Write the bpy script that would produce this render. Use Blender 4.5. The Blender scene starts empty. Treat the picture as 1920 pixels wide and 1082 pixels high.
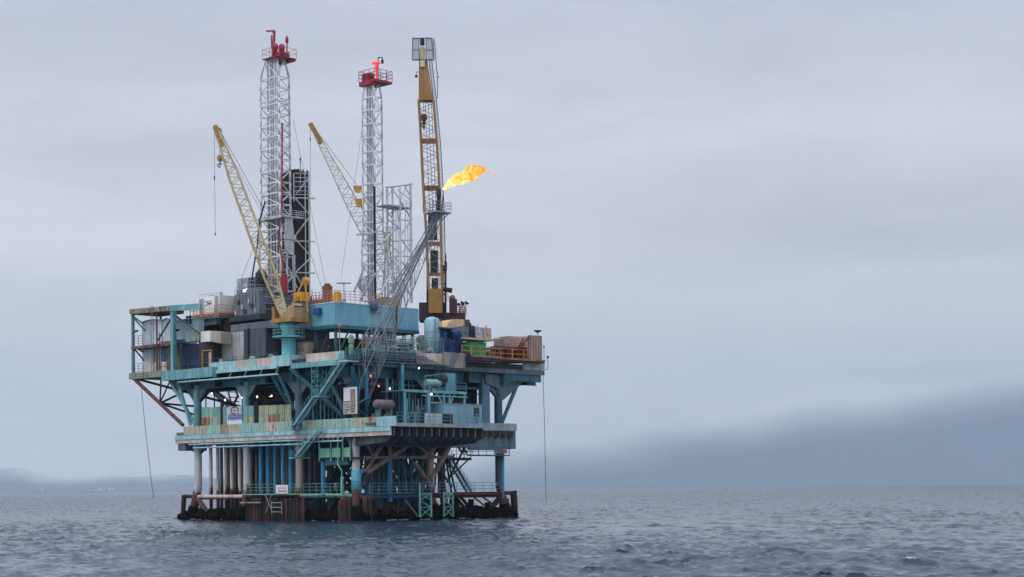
import bpy, math, random
import numpy as np
from mathutils import Vector, Matrix
random.seed(7); rng = np.random.default_rng(11)
R = math.radians
scene = bpy.context.scene
COL = scene.collection

# ------------------------------------------------------------------ camera
F, CX, CY, CH = 3400.0, 960.0, 913.0, 5.6          # focal length in photo pixels, horizon pixel, eye height
ROLL = math.atan(17/1920)
cam_d = bpy.data.cameras.new('camera'); cam = bpy.data.objects.new('camera', cam_d); COL.objects.link(cam)
cam_d.sensor_width = 36; cam_d.lens = F/1920*36; cam_d.shift_y = (CY-541)/1920
cam_d.clip_start = 1; cam_d.clip_end = 60000
cX = Vector((math.cos(ROLL), 0, -math.sin(ROLL))); cY = Vector((math.sin(ROLL), 0, math.cos(ROLL)))
cZ = Vector((0, -1, 0)); CAM = Vector((0, 0, CH))
M = Matrix((cX, cY, cZ)).transposed().to_4x4(); M.translation = CAM; cam.matrix_world = M
scene.camera = cam

# ------------------------------------------------------------------ render, exposure
scene.view_settings.view_transform = 'Standard'; scene.view_settings.look = 'None'
scene.view_settings.gamma = 1.0; scene.view_settings.exposure = 0.0
scene.view_settings.use_curve_mapping = False
scene.cycles.use_denoising = True
scene.cycles.max_bounces = 6; scene.cycles.diffuse_bounces = 3; scene.cycles.glossy_bounces = 3
scene.cycles.transparent_max_bounces = 12; scene.cycles.volume_bounces = 0
scene.cycles.caustics_reflective = False; scene.cycles.caustics_refractive = False

def lin(r, g, b):
    f = lambda c: (c/255/12.92 if c <= 10 else ((c/255+.055)/1.055)**2.4)
    return (f(r), f(g), f(b), 1)

# ------------------------------------------------------------------ sky
SUN_EL, SUN_AZ = R(48), R(-115)                     # soft sun behind the cloud, behind and left of the camera
world = bpy.data.worlds.new('World'); scene.world = world; world.use_nodes = True
nt = world.node_tree; nt.nodes.clear()
def N(t, **k):
    n = nt.nodes.new(t)
    for a, v in k.items():
        if a == 'inp':
            for i, x in v.items(): n.inputs[i].default_value = x
        else: setattr(n, a, v)
    return n
def Lk(a, b): nt.links.new(a, b)
def ramp(n, stops, mode='LINEAR'):
    e = n.color_ramp.elements; n.color_ramp.interpolation = mode
    while len(e) > 1: e.remove(e[-1])
    e[0].position = stops[0][0]; e[0].color = stops[0][1]
    for p, c in stops[1:]:
        x = e.new(p); x.color = c
def math_n(op, a, b=None, c=None, clamp=False):
    n = N('ShaderNodeMath', operation=op); n.use_clamp = clamp
    for i, x in enumerate((a, b, c)):
        if x is None: continue
        if isinstance(x, (int, float)): n.inputs[i].default_value = x
        else: Lk(x, n.inputs[i])
    return n.outputs[0]
sky = N('ShaderNodeTexSky', sky_type='NISHITA', sun_disc=False, sun_elevation=SUN_EL, sun_rotation=SUN_AZ,
        air_density=1.0, dust_density=2.0, ozone_density=1.5)
tc = N('ShaderNodeTexCoord'); sp = N('ShaderNodeSeparateXYZ'); Lk(tc.outputs['Generated'], sp.inputs[0])
X, Y, Z = sp.outputs
az = math_n('DIVIDE', math_n('ARCTAN2', X, Y), .2825)          # about -1 .. 1 across the view
el = math_n('MAXIMUM', Z, 0)
comb = N('ShaderNodeCombineXYZ'); Lk(az, comb.inputs[0]); Lk(math_n('MULTIPLY', el, 12), comb.inputs[1])
def noise(scale, detail, rough, off, dist=0.0, sx=1.0, sy=1.0):
    mp = N('ShaderNodeMapping'); mp.inputs['Location'].default_value = off; mp.inputs['Scale'].default_value = (sx, sy, 1)
    Lk(comb.outputs[0], mp.inputs[0])
    n = N('ShaderNodeTexNoise', inp={'Scale': scale, 'Detail': detail, 'Roughness': rough, 'Distortion': dist})
    Lk(mp.outputs[0], n.inputs['Vector']); return n.outputs['Fac']
def blob(ca, ce, ra, re):                                           # a soft patch of cloud: azimuth, elevation
    da = math_n('DIVIDE', math_n('SUBTRACT', az, ca), ra); de = math_n('DIVIDE', math_n('SUBTRACT', el, ce), re)
    s = math_n('ADD', math_n('MULTIPLY', da, da), math_n('MULTIPLY', de, de))
    return math_n('EXPONENT', math_n('MULTIPLY', s, -1))
elr = N('ShaderNodeValToRGB')
ramp(elr, [(0.0, lin(217,217,219)), (.03, lin(222,221,222)), (.075, lin(233,230,231)), (.11, lin(229,228,232)), (.16, lin(221,222,231)), (.20, lin(216,219,230)), (.25, lin(205,209,223)), (.32, lin(205,209,223))])
Lk(el, elr.inputs[0])
n1 = noise(1.25, 7, .55, (3.1, 1.7, 0), .7, .9, 1.25); n2 = noise(3.0, 7, .6, (9.3, 4.2, 0), .6, .9, 1.3)
lum = math_n('ADD', 1.0, math_n('ADD', math_n('MULTIPLY', math_n('SUBTRACT', n1, .5), .46), math_n('MULTIPLY', math_n('SUBTRACT', n2, .5), .22)))
lum = math_n('ADD', lum, math_n('MULTIPLY', blob(-.95, .142, .40, .026), .10))
lum = math_n('ADD', lum, math_n('MULTIPLY', blob(.10, .185, .5, .035), .05))
lum = math_n('ADD', lum, math_n('MULTIPLY', blob(.80, .140, .55, .022), -.14))
lum = math_n('ADD', lum, math_n('MULTIPLY', blob(.85, .070, .7, .03), -.16))
lum = math_n('ADD', lum, math_n('MULTIPLY', blob(.55, .240, .5, .03), .04))
# an overcast sky is about three times brighter overhead than near the horizon
up = N('ShaderNodeMapRange', interpolation_type='SMOOTHSTEP', inp={'From Min': .30, 'From Max': .95, 'To Min': 1.0, 'To Max': 2.6}); Lk(Z, up.inputs['Value'])
lum = math_n('MULTIPLY', lum, up.outputs[0])
vm = N('ShaderNodeVectorMath', operation='SCALE'); Lk(elr.outputs[0], vm.inputs[0]); Lk(lum, vm.inputs['Scale'])
sk = N('ShaderNodeVectorMath', operation='SCALE', inp={'Scale': .1}); Lk(sky.outputs[0], sk.inputs[0])
mx = N('ShaderNodeMix', data_type='VECTOR'); mx.inputs[0].default_value = .95
Lk(sk.outputs[0], mx.inputs[4]); Lk(vm.outputs[0], mx.inputs[5])
gain = N('ShaderNodeVectorMath', operation='SCALE', inp={'Scale': 10.0}); Lk(mx.outputs[1], gain.inputs[0])
bg = N('ShaderNodeBackground', inp={'Strength': .1}); Lk(gain.outputs[0], bg.inputs[0])
wo = N('ShaderNodeOutputWorld'); Lk(bg.outputs[0], wo.inputs[0])

# ------------------------------------------------------------------ sun through the overcast
sd = bpy.data.lights.new('sun', 'SUN'); sd.energy = .9; sd.angle = R(25); sd.color = (1, .96, .9)
so = bpy.data.objects.new('sun', sd); COL.objects.link(so)
sdir = Vector((math.sin(SUN_AZ)*math.cos(SUN_EL), math.cos(SUN_AZ)*math.cos(SUN_EL), math.sin(SUN_EL)))
so.rotation_euler = sdir.to_track_quat('Z', 'Y').to_euler(); so.location = (0, 0, 200)

# ------------------------------------------------------------------ frames: photo pixels and the platform's own axes
def ray(px, py):
    px, py = float(px), float(py)
    return ((px-CX)/F)*cX + ((CY-py)/F)*cY + Vector((0, 1, 0))
def P(px, py, d):                                   # world point at depth d seen at a pixel
    r = ray(px, py); return CAM + r*float(d)
s2 = math.sqrt(.5)
LA, LB = Vector((-s2, s2, 0)), Vector((s2, s2, 0))  # along the left face, along the right face
C0 = P(668, 900, 306); C0.z = 0                     # foot of the near corner leg
def W(a, b, z): return C0 + LA*float(a) + LB*float(b) + Vector((0, 0, float(z)))
def loc(p): q = p-C0; return Vector((q.dot(LA), q.dot(LB), p.z))
def LF(px, py, b=0.0):                              # on the plane b = const -> (a, b, z)
    r = ray(px, py); t = (b-(CAM-C0).dot(LB))/r.dot(LB); return loc(CAM+r*t)
def RF(px, py, a=0.0):                              # on the plane a = const
    r = ray(px, py); t = (a-(CAM-C0).dot(LA))/r.dot(LA); return loc(CAM+r*t)
def ZP(px, py, z):                                  # on a level plane
    r = ray(px, py); t = (z-CH)/r.z; return loc(CAM+r*t)
def DP(px, py, d): return loc(P(px, py, d))
def depth(a, b): return W(a, b, 0).y
def pix(p):                                         # local point -> photo pixel
    q = W(*p)-CAM; return (CX+F*q.dot(cX)/q.y, CY-F*q.dot(cY)/q.y)
def AB(px, a=None, b=None, z=20):                    # solve the other coordinate for a pixel column
    if b is not None: p = LF(px, 600, b); return p.x
    p = RF(px, 600, a); return p.y
def ZAT(py, a, b):                                  # height seen at pixel row py above the point (a, b)
    q = W(a, b, 0); px = pix((a, b, 20))[0]
    return P(px, py, q.y).z

# ------------------------------------------------------------------ mesh builder (points are platform-local a, b, z)
class MB:
    def __init__(s): s.v = []; s.f = []; s.m = []
    def add(s, vs, fs, m=0):
        n = len(s.v); s.v += [tuple(x) for x in vs]; s.f += [tuple(i+n for i in f) for f in fs]; s.m += [m]*len(fs); return s
    def box(s, a0, a1, b0, b1, z0, z1, m=0):
        vs = [(a, b, z) for a in (a0, a1) for b in (b0, b1) for z in (z0, z1)]
        return s.add(vs, [(0,1,3,2), (4,6,7,5), (0,4,5,1), (2,3,7,6), (0,2,6,4), (1,5,7,3)], m)
    def tube(s, p, q, r, n=8, r2=None, caps=True, m=0):
        p, q = Vector(p), Vector(q); r2 = r if r2 is None else r2
        d = (q-p)
        if d.length < 1e-6: return s
        d.normalize(); u = d.orthogonal().normalized(); w = d.cross(u)
        ring = [u*math.cos(2*math.pi*i/n)+w*math.sin(2*math.pi*i/n) for i in range(n)]
        vs = [p+x*r for x in ring]+[q+x*r2 for x in ring]
        fs = [(i, (i+1) % n, n+(i+1) % n, n+i) for i in range(n)]
        if caps: fs += [tuple(range(n-1, -1, -1)), tuple(range(n, 2*n))]
        return s.add(vs, fs, m)
    def path(s, pts, r, n=6, m=0):
        for p, q in zip(pts, pts[1:]): s.tube(p, q, r, n, m=m)
        return s
    def bar(s, p, q, w, h, up=(0, 0, 1), m=0):       # rectangular bar, w across, h along 'up'
        p, q = Vector(p), Vector(q); d = (q-p).normalized(); up = Vector(up)
        sd_ = d.cross(up)
        if sd_.length < 1e-4: sd_ = d.cross(Vector((1, 0, 0)))
        sd_.normalize(); up = sd_.cross(d)
        vs = [e+sd_*(x*w/2)+up*(y*h/2) for e in (p, q) for x, y in ((-1,-1), (1,-1), (1,1), (-1,1))]
        return s.add(vs, [(0,1,2,3), (7,6,5,4), (0,4,5,1), (1,5,6,2), (2,6,7,3), (3,7,4,0)], m)
    def ibeam(s, p, q, w, h, t=.05, m=0):            # level I beam between two points
        p, q = Vector(p), Vector(q); k = Vector((0, 0, h/2-t/2))
        s.bar(p+k, q+k, w, t, m=m); s.bar(p-k, q-k, w, t, m=m); return s.bar(p, q, t, h-2*t, m=m)
    def lathe(s, c, prof, n=16, ax='z', m=0):        # prof: (radius, along) pairs
        c = Vector(c); vs = []
        for r, h in prof:
            for i in range(n):
                x, y = r*math.cos(2*math.pi*i/n), r*math.sin(2*math.pi*i/n)
                vs.append(c+(Vector((x, y, h)) if ax == 'z' else Vector((x, h, y)) if ax == 'b' else Vector((h, x, y))))
        fs = [(j*n+i, j*n+(i+1) % n, (j+1)*n+(i+1) % n, (j+1)*n+i) for j in range(len(prof)-1) for i in range(n)]
        fs += [tuple(range(n-1, -1, -1)), tuple((len(prof)-1)*n+i for i in range(n))]
        return s.add(vs, fs, m)
    def prism(s, poly, off, m=0):                    # polygon (local points) swept by a vector
        n = len(poly); off = Vector(off); poly = [Vector(p) for p in poly]
        fs = [tuple(range(n)), tuple(range(2*n-1, n-1, -1))]+[(i, (i+1) % n, n+(i+1) % n, n+i) for i in range(n)]
        return s.add(poly+[p+off for p in poly], fs, m)
    def rail(s, pts, h=1.1, post=1.6, r=.04, lines=3, toe=False, m=0):
        for p, q in zip(pts, pts[1:]):
            p, q = Vector(p), Vector(q); L = (q-p).length; k = max(1, round(L/post))
            for i in range(k+1):
                e = p.lerp(q, i/k); s.tube(e, e+Vector((0, 0, h)), r, 4, caps=False, m=m)
            for j in range(lines):
                z = Vector((0, 0, h*(1-j/lines))); s.tube(p+z, q+z, r, 4, caps=False, m=m)
            if toe: s.bar(p+Vector((0, 0, .09)), q+Vector((0, 0, .09)), .02, .15, m=m)
        return s
    def build(s, name, mats, parent=None, at=None, smooth=False):
        base = W(*at) if at is not None else (parent['_o'] if parent is not None else Vector((0, 0, 0)))
        base = Vector(base)
        me = bpy.data.meshes.new(name)
        vs = [tuple(W(*v)-base) for v in s.v]
        me.from_pydata(vs, [], [f[::-1] for f in s.f])
        mats = mats if isinstance(mats, (list, tuple)) else [mats]
        for mt in mats: me.materials.append(mt)
        if any(s.m): me.polygons.foreach_set('material_index', s.m)
        if smooth: me.shade_smooth() if hasattr(me, 'shade_smooth') else None
        me.update()
        o = bpy.data.objects.new(name, me); COL.objects.link(o)
        if parent is not None: o.parent = parent
        else: o.location = base
        o['_o'] = tuple(base) if parent is None else parent['_o']
        return o

def tag(o, label, cat, group=None, kind=None):
    o['label'] = label; o['category'] = cat
    if group: o['group'] = group
    if kind: o['kind'] = kind
    return o
def thing(name, at, label, cat, group=None):
    o = bpy.data.objects.new(name, None); COL.objects.link(o); o.location = W(*at); o['_o'] = tuple(W(*at))
    o.empty_display_size = .5
    return tag(o, label, cat, group)
def solo(name, mb, mat, at, label, cat, group=None, smooth=False):
    return tag(mb.build(name, mat, at=at, smooth=smooth), label, cat, group)
def twin(o, at, label=None, group=None):             # a copy of a thing with copies of its parts
    c = o.copy(); COL.objects.link(c); c.location = W(*at); c['_o'] = tuple(W(*at))
    if label: c['label'] = label
    if group: c['group'] = group
    def rec(src, dst):
        for ch in list(src.children):
            k = ch.copy(); COL.objects.link(k); k.parent = dst; rec(ch, k)
    rec(o, c); return c

# ------------------------------------------------------------------ materials
def mat(name, col, rough=.6, metal=0.0, rust=0.0, rust_col=(92,48,32), var=.12, streak=3.0, scale=.55, emit=None, stain=None, bump=0.0):
    m = bpy.data.materials.new(name); m.use_nodes = True; t = m.node_tree; b = t.nodes['Principled BSDF']
    b.inputs['Roughness'].default_value = rough; b.inputs['Metallic'].default_value = metal
    c = lin(*col) if max(col) > 1.001 else (*col, 1)
    if emit:
        b.inputs['Base Color'].default_value = c; b.inputs['Emission Color'].default_value = c; b.inputs['Emission Strength'].default_value = emit; return m
    g = t.nodes.new('ShaderNodeNewGeometry'); mp = t.nodes.new('ShaderNodeMapping'); mp.inputs['Scale'].default_value = (1, 1, 1/streak)
    t.links.new(g.outputs['Position'], mp.inputs[0])
    def nz(s, d, ro, off):
        k = t.nodes.new('ShaderNodeTexNoise'); k.inputs['Scale'].default_value = s; k.inputs['Detail'].default_value = d; k.inputs['Roughness'].default_value = ro
        a = t.nodes.new('ShaderNodeVectorMath'); a.operation = 'ADD'; a.inputs[1].default_value = (off, off*.7, off*1.3)
        t.links.new(mp.outputs[0], a.inputs[0]); t.links.new(a.outputs[0], k.inputs['Vector']); return k.outputs['Fac']
    def mixc(f, a, bcol):
        x = t.nodes.new('ShaderNodeMix'); x.data_type = 'RGBA'
        t.links.new(f, x.inputs[0])
        for i, q in ((6, a), (7, bcol)):
            if isinstance(q, tuple): x.inputs[i].default_value = q
            else: t.links.new(q, x.inputs[i])
        return x.outputs[2]
    def mr(v, a, bb, lo=0., hi=1.):
        k = t.nodes.new('ShaderNodeMapRange'); k.interpolation_type = 'SMOOTHSTEP'
        for i, q in zip(('From Min', 'From Max', 'To Min', 'To Max'), (a, bb, lo, hi)): k.inputs[i].default_value = q
        t.links.new(v, k.inputs['Value']); return k.outputs[0]
    sh = sum(map(ord, name)) % 37
    n0 = nz(scale*1.5, 5, .65, sh)
    dk = tuple(x*(1-2.6*var) for x in c[:3])+(1,); lt = tuple(min(1, x*(1+1.3*var)) for x in c[:3])+(1,)
    out = mixc(mr(n0, .3, .7), dk, lt)
    if stain:                                        # patches of an older coat of paint
        out = mixc(mr(nz(scale*.8, 3, .5, sh+5), .52, .6), out, lin(*stain))
    if rust > 0:
        n1 = nz(scale*2.2, 8, .72, sh+11); th = .74-.36*rust
        f = mr(n1, th, th+.07)
        rc = lin(*rust_col); rd = tuple(x*.45 for x in rc[:3])+(1,)
        k_ = t.nodes.new('ShaderNodeMath'); k_.operation = 'MULTIPLY'; k_.inputs[1].default_value = .85; t.links.new(f, k_.inputs[0]); f = k_.outputs[0]
        out = mixc(f, out, mixc(mr(nz(3, 4, .6, sh+3), .35, .65), rd, rc))
    t.links.new(out, b.inputs['Base Color'])
    if bump:
        k = t.nodes.new('ShaderNodeBump'); k.inputs['Strength'].default_value = bump; k.inputs['Distance'].default_value = .1
        t.links.new(nz(2.0, 6, .7, sh+1), k.inputs['Height']); t.links.new(k.outputs[0], b.inputs['Normal'])
    return m
# ------------------------------------------------------------------ the sea: one sheet from near the boat to the far shore
CREST = .73
def build_sea():
    r = [70.0]
    while r[-1] < 12500: r.append(r[-1]+.26*(r[-1]/100)**1.45)
    r = np.array(r); A = np.linspace(R(-31), R(31), 860)
    rr, aa = np.meshgrid(r, A, indexing='ij'); dr = np.gradient(r)[:, None]*np.ones_like(aa)
    x0, y0 = rr*np.sin(aa), rr*np.cos(aa)
    x, y, z = x0.copy(), y0.copy(), np.zeros_like(x0)
    wind = R(205)
    def field(scales, n, aniso=.5):                  # smooth random field, about unit variance
        f = np.zeros_like(x0)
        for _ in range(n):
            L = rng.uniform(*scales); th = rng.uniform(0, 6.28); f += np.cos(2*math.pi/L*(math.sin(th)*x0+math.cos(th)*y0*aniso)+rng.uniform(0, 6.28))
        return f/math.sqrt(n/2)
    gust = np.exp(.24*field((5, 14), 18)-.03)*(1+.22*field((60, 160), 6))
    lam = np.exp(rng.uniform(np.log(.7), np.log(8), 150))
    for L in lam:
        k = 2*math.pi/L; th = wind+rng.normal(0, .50 if L < 5 else .34); kx, ky = k*math.sin(th), k*math.cos(th)
        amp = .0071*L**.80*math.exp(-(L/5.5)**2)*rng.uniform(.6, 1.3)*gust
        ph = kx*x0+ky*y0+rng.uniform(0, 6.28)
        s_, c_ = np.sin(ph), np.cos(ph)
        z += amp*c_; q = 1.0*amp
        x -= q*math.sin(th)*s_; y -= q*math.cos(th)*s_
    for L in (19, 24, 31, 38):
        k = 2*math.pi/L; th = wind+rng.normal(0, .25); z += .045*np.cos(k*math.sin(th)*x0+k*math.cos(th)*y0+rng.uniform(0, 6.28))
    z += rng.normal(0, 1, z.shape)*np.clip((dr-.9)*.05, 0, .16)
    nr, na = x.shape
    co = np.stack([x, y, z-.05-np.maximum(rr-300, 0)**2/1.274e7], -1).reshape(-1, 3).astype(np.float32)
    i = np.arange(nr*na).reshape(nr, na)
    q = np.stack([i[:-1, :-1], i[1:, :-1], i[1:, 1:], i[:-1, 1:]], -1).reshape(-1, 4)[:, ::-1]
    me = bpy.data.meshes.new('sea'); n = len(q)
    me.vertices.add(len(co)); me.vertices.foreach_set('co', co.ravel())
    me.loops.add(n*4); me.loops.foreach_set('vertex_index', q.ravel().astype(np.int32))
    me.polygons.add(n); me.polygons.foreach_set('loop_start', np.arange(0, n*4, 4, dtype=np.int32))
    me.polygons.foreach_set('use_smooth', np.ones(n, bool))
    me.update(calc_edges=True)
    m = bpy.data.materials.new('sea_water'); m.use_nodes = True; t = m.node_tree; b = t.nodes['Principled BSDF']
    b.inputs['Base Color'].default_value = (.030, .050, .080, 1); b.inputs['Roughness'].default_value = .12; b.inputs['IOR'].default_value = 1.333
    g_ = t.nodes.new('ShaderNodeNewGeometry'); mp = t.nodes.new('ShaderNodeMapping'); mp.inputs['Rotation'].default_value = (0, 0, R(25)); mp.inputs['Scale'].default_value = (1, 2.0, 1)
    t.links.new(g_.outputs['Position'], mp.inputs[0])
    prev = g_.outputs['Normal']
    ln = t.nodes.new('ShaderNodeVectorMath'); ln.operation = 'LENGTH'; t.links.new(g_.outputs['Position'], ln.inputs[0])
    fa = t.nodes.new('ShaderNodeMapRange'); fa.inputs['From Min'].default_value = 250; fa.inputs['From Max'].default_value = 1100; fa.inputs['To Min'].default_value = .22; fa.inputs['To Max'].default_value = 4.5; t.links.new(ln.outputs['Value'], fa.inputs['Value'])   # chop too fine for the mesh far out
    for sc_ in (1.3, 4.5):
        nz = t.nodes.new('ShaderNodeTexNoise'); nz.inputs['Scale'].default_value = sc_; nz.inputs['Detail'].default_value = 2
        t.links.new(mp.outputs[0], nz.inputs['Vector'])
        sb = t.nodes.new('ShaderNodeVectorMath'); sb.operation = 'SUBTRACT'; sb.inputs[1].default_value = (.5, .5, .5); t.links.new(nz.outputs['Color'], sb.inputs[0])
        fl = t.nodes.new('ShaderNodeVectorMath'); fl.operation = 'MULTIPLY'; fl.inputs[1].default_value = (1, 1, 0); t.links.new(sb.outputs[0], fl.inputs[0])
        sc2 = t.nodes.new('ShaderNodeVectorMath'); sc2.operation = 'SCALE'; t.links.new(fl.outputs[0], sc2.inputs[0]); t.links.new(fa.outputs[0], sc2.inputs['Scale'])
        ml = t.nodes.new('ShaderNodeVectorMath'); ml.operation = 'ADD'; t.links.new(sc2.outputs[0], ml.inputs[0]); t.links.new(prev, ml.inputs[1]); prev = ml.outputs[0]
    nm = t.nodes.new('ShaderNodeVectorMath'); nm.operation = 'NORMALIZE'; t.links.new(prev, nm.inputs[0]); t.links.new(nm.outputs[0], b.inputs['Normal'])
    # a few breaking crests
    sz = t.nodes.new('ShaderNodeSeparateXYZ'); t.links.new(g_.outputs['Position'], sz.inputs[0])
    fn = t.nodes.new('ShaderNodeTexNoise'); fn.inputs['Scale'].default_value = 2.6; fn.inputs['Detail'].default_value = 6; fn.inputs['Roughness'].default_value = .7; t.links.new(g_.outputs['Position'], fn.inputs['Vector'])
    fh = t.nodes.new('ShaderNodeMath'); fh.operation = 'MULTIPLY_ADD'; fh.inputs[1].default_value = .55; t.links.new(fn.outputs['Fac'], fh.inputs[0]); t.links.new(sz.outputs[2], fh.inputs[2])
    fm_ = t.nodes.new('ShaderNodeMapRange'); fm_.inputs['From Min'].default_value = CREST; fm_.inputs['From Max'].default_value = CREST+.10; t.links.new(fh.outputs[0], fm_.inputs['Value'])
    fb = t.nodes.new('ShaderNodeBsdfDiffuse'); fb.inputs[0].default_value = (.62, .66, .70, 1); mx2 = t.nodes.new('ShaderNodeMixShader'); t.links.new(fm_.outputs[0], mx2.inputs[0]); t.links.new(b.outputs[0], mx2.inputs[1]); t.links.new(fb.outputs[0], mx2.inputs[2]); t.links.new(mx2.outputs[0], t.nodes['Material Output'].inputs['Surface'])
    print('sea z percentiles', np.percentile(z[:400], [50, 90, 99, 99.9, 100]))
    me.materials.append(m)
    o = bpy.data.objects.new('sea', me); COL.objects.link(o); o['kind'] = 'structure'; o['label'] = 'choppy grey blue sea under an overcast sky'
build_sea()

# ------------------------------------------------------------------ far shore and mountains
def ridge(name, label, d0, d1, prof, col, seed):
    """terrain strip between depths d0..d1; prof = (photo x, photo y of the skyline) pairs at depth d1*.8"""
    g = np.random.default_rng(seed); dm = d0+(d1-d0)*.7
    xs = np.array([p[0] for p in prof], float); hs = np.array([P(p[0], p[1], dm).z for p in prof])
    nx, ny = 260, 40
    u = np.linspace(xs[0], xs[-1], nx); v = np.linspace(0, 1, ny)
    hh = np.interp(u, xs, hs)
    rough = sum(np.cos(u*f+g.uniform(0, 6.28))*w for f, w in ((.013, .05), (.031, .035), (.07, .02), (.15, .012)))
    hh = hh*(1+rough)
    vs = []
    for j, t in enumerate(v):
        d = d0+(d1-d0)*t; k = math.sin(min(1, t/.7)*math.pi/2)**1.3 if t < .7 else math.cos((t-.7)/.3*math.pi/2)
        for i in range(nx):
            w = math.cos(u[i]*.05+t*9+seed)*.10+math.cos(u[i]*.11-t*14)*.05
            h = max(-2, hh[i]*k*(1+w*math.sin(t*math.pi)))-14
            vs.append(((u[i]-CX)/F*dm, d, h-60*(t == 0)-60*(t == 1)))
    fs = [(j*nx+i, j*nx+i+1, (j+1)*nx+i+1, (j+1)*nx+i) for j in range(ny-1) for i in range(nx-1)]
    me = bpy.data.meshes.new(name); me.from_pydata(vs, [], fs); me.materials.append(col); me.shade_smooth()
    o = bpy.data.objects.new(name, me); COL.objects.link(o); o['kind'] = 'structure'; o['label'] = label
m_hill = mat('hill_scrub', (.024, .034, .044), .95, var=.25, scale=.004, streak=1, stain=(60, 64, 66))
def cloud_top(m, z0, z1, lean):
    """the upper slopes dissolve into the ragged base of the cloud"""
    t = m.node_tree; b = t.nodes['Principled BSDF']; g = t.nodes.new('ShaderNodeNewGeometry'); s = t.nodes.new('ShaderNodeSeparateXYZ'); t.links.new(g.outputs['Position'], s.inputs[0])
    mp = t.nodes.new('ShaderNodeMapping'); mp.inputs['Scale'].default_value = (.0007, .0001, .0017); t.links.new(g.outputs['Position'], mp.inputs[0])
    n = t.nodes.new('ShaderNodeTexNoise'); n.inputs['Scale'].default_value = 1.0; n.inputs['Detail'].default_value = 6; t.links.new(mp.outputs[0], n.inputs['Vector'])
    a = t.nodes.new('ShaderNodeMath'); a.operation = 'MULTIPLY_ADD'; a.inputs[1].default_value = 520; t.links.new(n.outputs['Fac'], a.inputs[0]); t.links.new(s.outputs[2], a.inputs[2])
    c = t.nodes.new('ShaderNodeMath'); c.operation = 'MULTIPLY_ADD'; c.inputs[1].default_value = -lean; t.links.new(s.outputs[0], c.inputs[0]); t.links.new(a.outputs[0], c.inputs[2])
    k = t.nodes.new('ShaderNodeMapRange'); k.interpolation_type = 'SMOOTHSTEP'; k.inputs['From Min'].default_value = z0+260; k.inputs['From Max'].default_value = z1+260; t.links.new(c.outputs[0], k.inputs['Value'])
    tr = t.nodes.new('ShaderNodeBsdfTransparent'); mx = t.nodes.new('ShaderNodeMixShader'); t.links.new(k.outputs[0], mx.inputs[0]); t.links.new(b.outputs[0], mx.inputs[1]); t.links.new(tr.outputs[0], mx.inputs[2]); t.links.new(mx.outputs[0], t.nodes['Material Output'].inputs['Surface'])
m_mtn = mat('mountain_scrub', (.018, .026, .040), .95, var=.25, scale=.003, streak=1)
cloud_top(m_mtn, -215, 560, .138)
cloud_top(m_hill, 10, 290, .0)
ridge('coastal_hills', 'low hazy coastal hills along the far shore', 22500, 25500, [(-900,880),(-500,884),(-100,878),(20,876),(80,883),(200,887),(330,890),(480,900),(640,909),(760,915),(1200,914),(2600,908)], m_hill, 3)
ridge('mountains', 'tall blue mountains fading into cloud at right', 21500, 26000, [(300,918),(500,905),(700,876),(850,846),(1000,800),(1120,772),(1250,740),(1400,712),(1560,690),(1750,668),(1920,655),(2150,640),(2400,650),(2900,700)], m_mtn, 8)

# ------------------------------------------------------------------ haze
def haze():
    me = bpy.data.meshes.new('haze'); x, y0, y1, z0, z1 = 15000, -400, 27000, -90, 1900
    vs = [(a, b, c) for a in (-x, x) for b in (y0, y1) for c in (z0, z1)]
    me.from_pydata(vs, [], [(0,1,3,2), (4,6,7,5), (0,4,5,1), (2,3,7,6), (0,2,6,4), (1,5,7,3)])
    m = bpy.data.materials.new('haze'); m.use_nodes = True; t = m.node_tree; t.nodes.remove(t.nodes['Principled BSDF'])
    pv = t.nodes.new('ShaderNodeVolumePrincipled'); pv.inputs['Color'].default_value = (.61, .78, .97, 1)
    pv.inputs['Density'].default_value = HAZE; pv.inputs['Anisotropy'].default_value = .0
    t.links.new(pv.outputs[0], t.nodes['Material Output'].inputs['Volume'])
    me.materials.append(m); o = bpy.data.objects.new('haze', me); COL.objects.link(o); o['kind'] = 'stuff'; o['label'] = 'pale sea haze that fades the far shore'
HAZE = 4.3e-5
haze()
# ================================================================== paints
TEAL   = mat('teal_paint', (104,164,170), .55, rust=.30, var=.13, stain=(120,180,180))
TEALD  = mat('dark_teal_paint', (38,100,116), .55, rust=.26, var=.16)
BLUEP  = mat('blue_pipe_paint', (44,128,166), .5, rust=.16, var=.12)
DECKT  = mat('pale_green_rim_paint', (150,192,182), .65, rust=.38, var=.09, streak=1.6, stain=(168,182,160))
DECKB  = mat('pale_blue_rim_paint', (158,202,208), .6, rust=.30, var=.12)
DECKO  = mat('ochre_stained_rim_paint', (184,182,156), .7, rust=.46, rust_col=(140,84,58), var=.09, streak=1.6, stain=(160,180,164))
DECKP  = mat('pink_primer_rim_paint', (208,190,180), .7, rust=.36, var=.12, stain=(170,168,160))
DECKR  = mat('rusted_rim_paint', (170,132,108), .8, rust=.55, rust_col=(128,70,50), var=.12, streak=1.8, stain=(160,172,152))
GREENP = mat('pale_green_paint', (128,190,170), .6, rust=.42, var=.1)
GREYT  = mat('grey_teal_steel', (88,112,122), .6, rust=.34, var=.16)
GREYD  = mat('dark_grey_steel', (42,49,56), .65, rust=.30, var=.2)
GREYL  = mat('light_grey_steel', (150,158,166), .55, rust=.20, var=.12)
RUSTB  = mat('red_brown_steel', (104,66,58), .8, rust=.55, var=.2)
TANB   = mat('tan_brace_paint', (146,132,122), .75, rust=.56, rust_col=(110,58,40), var=.16)
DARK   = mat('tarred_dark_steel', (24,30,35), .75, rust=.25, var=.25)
CRUST  = mat('mussel_crust', (14,13,14), .9, rust=.25, rust_col=(34,27,25), var=.3, streak=1, scale=1.3, bump=.9)
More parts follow.
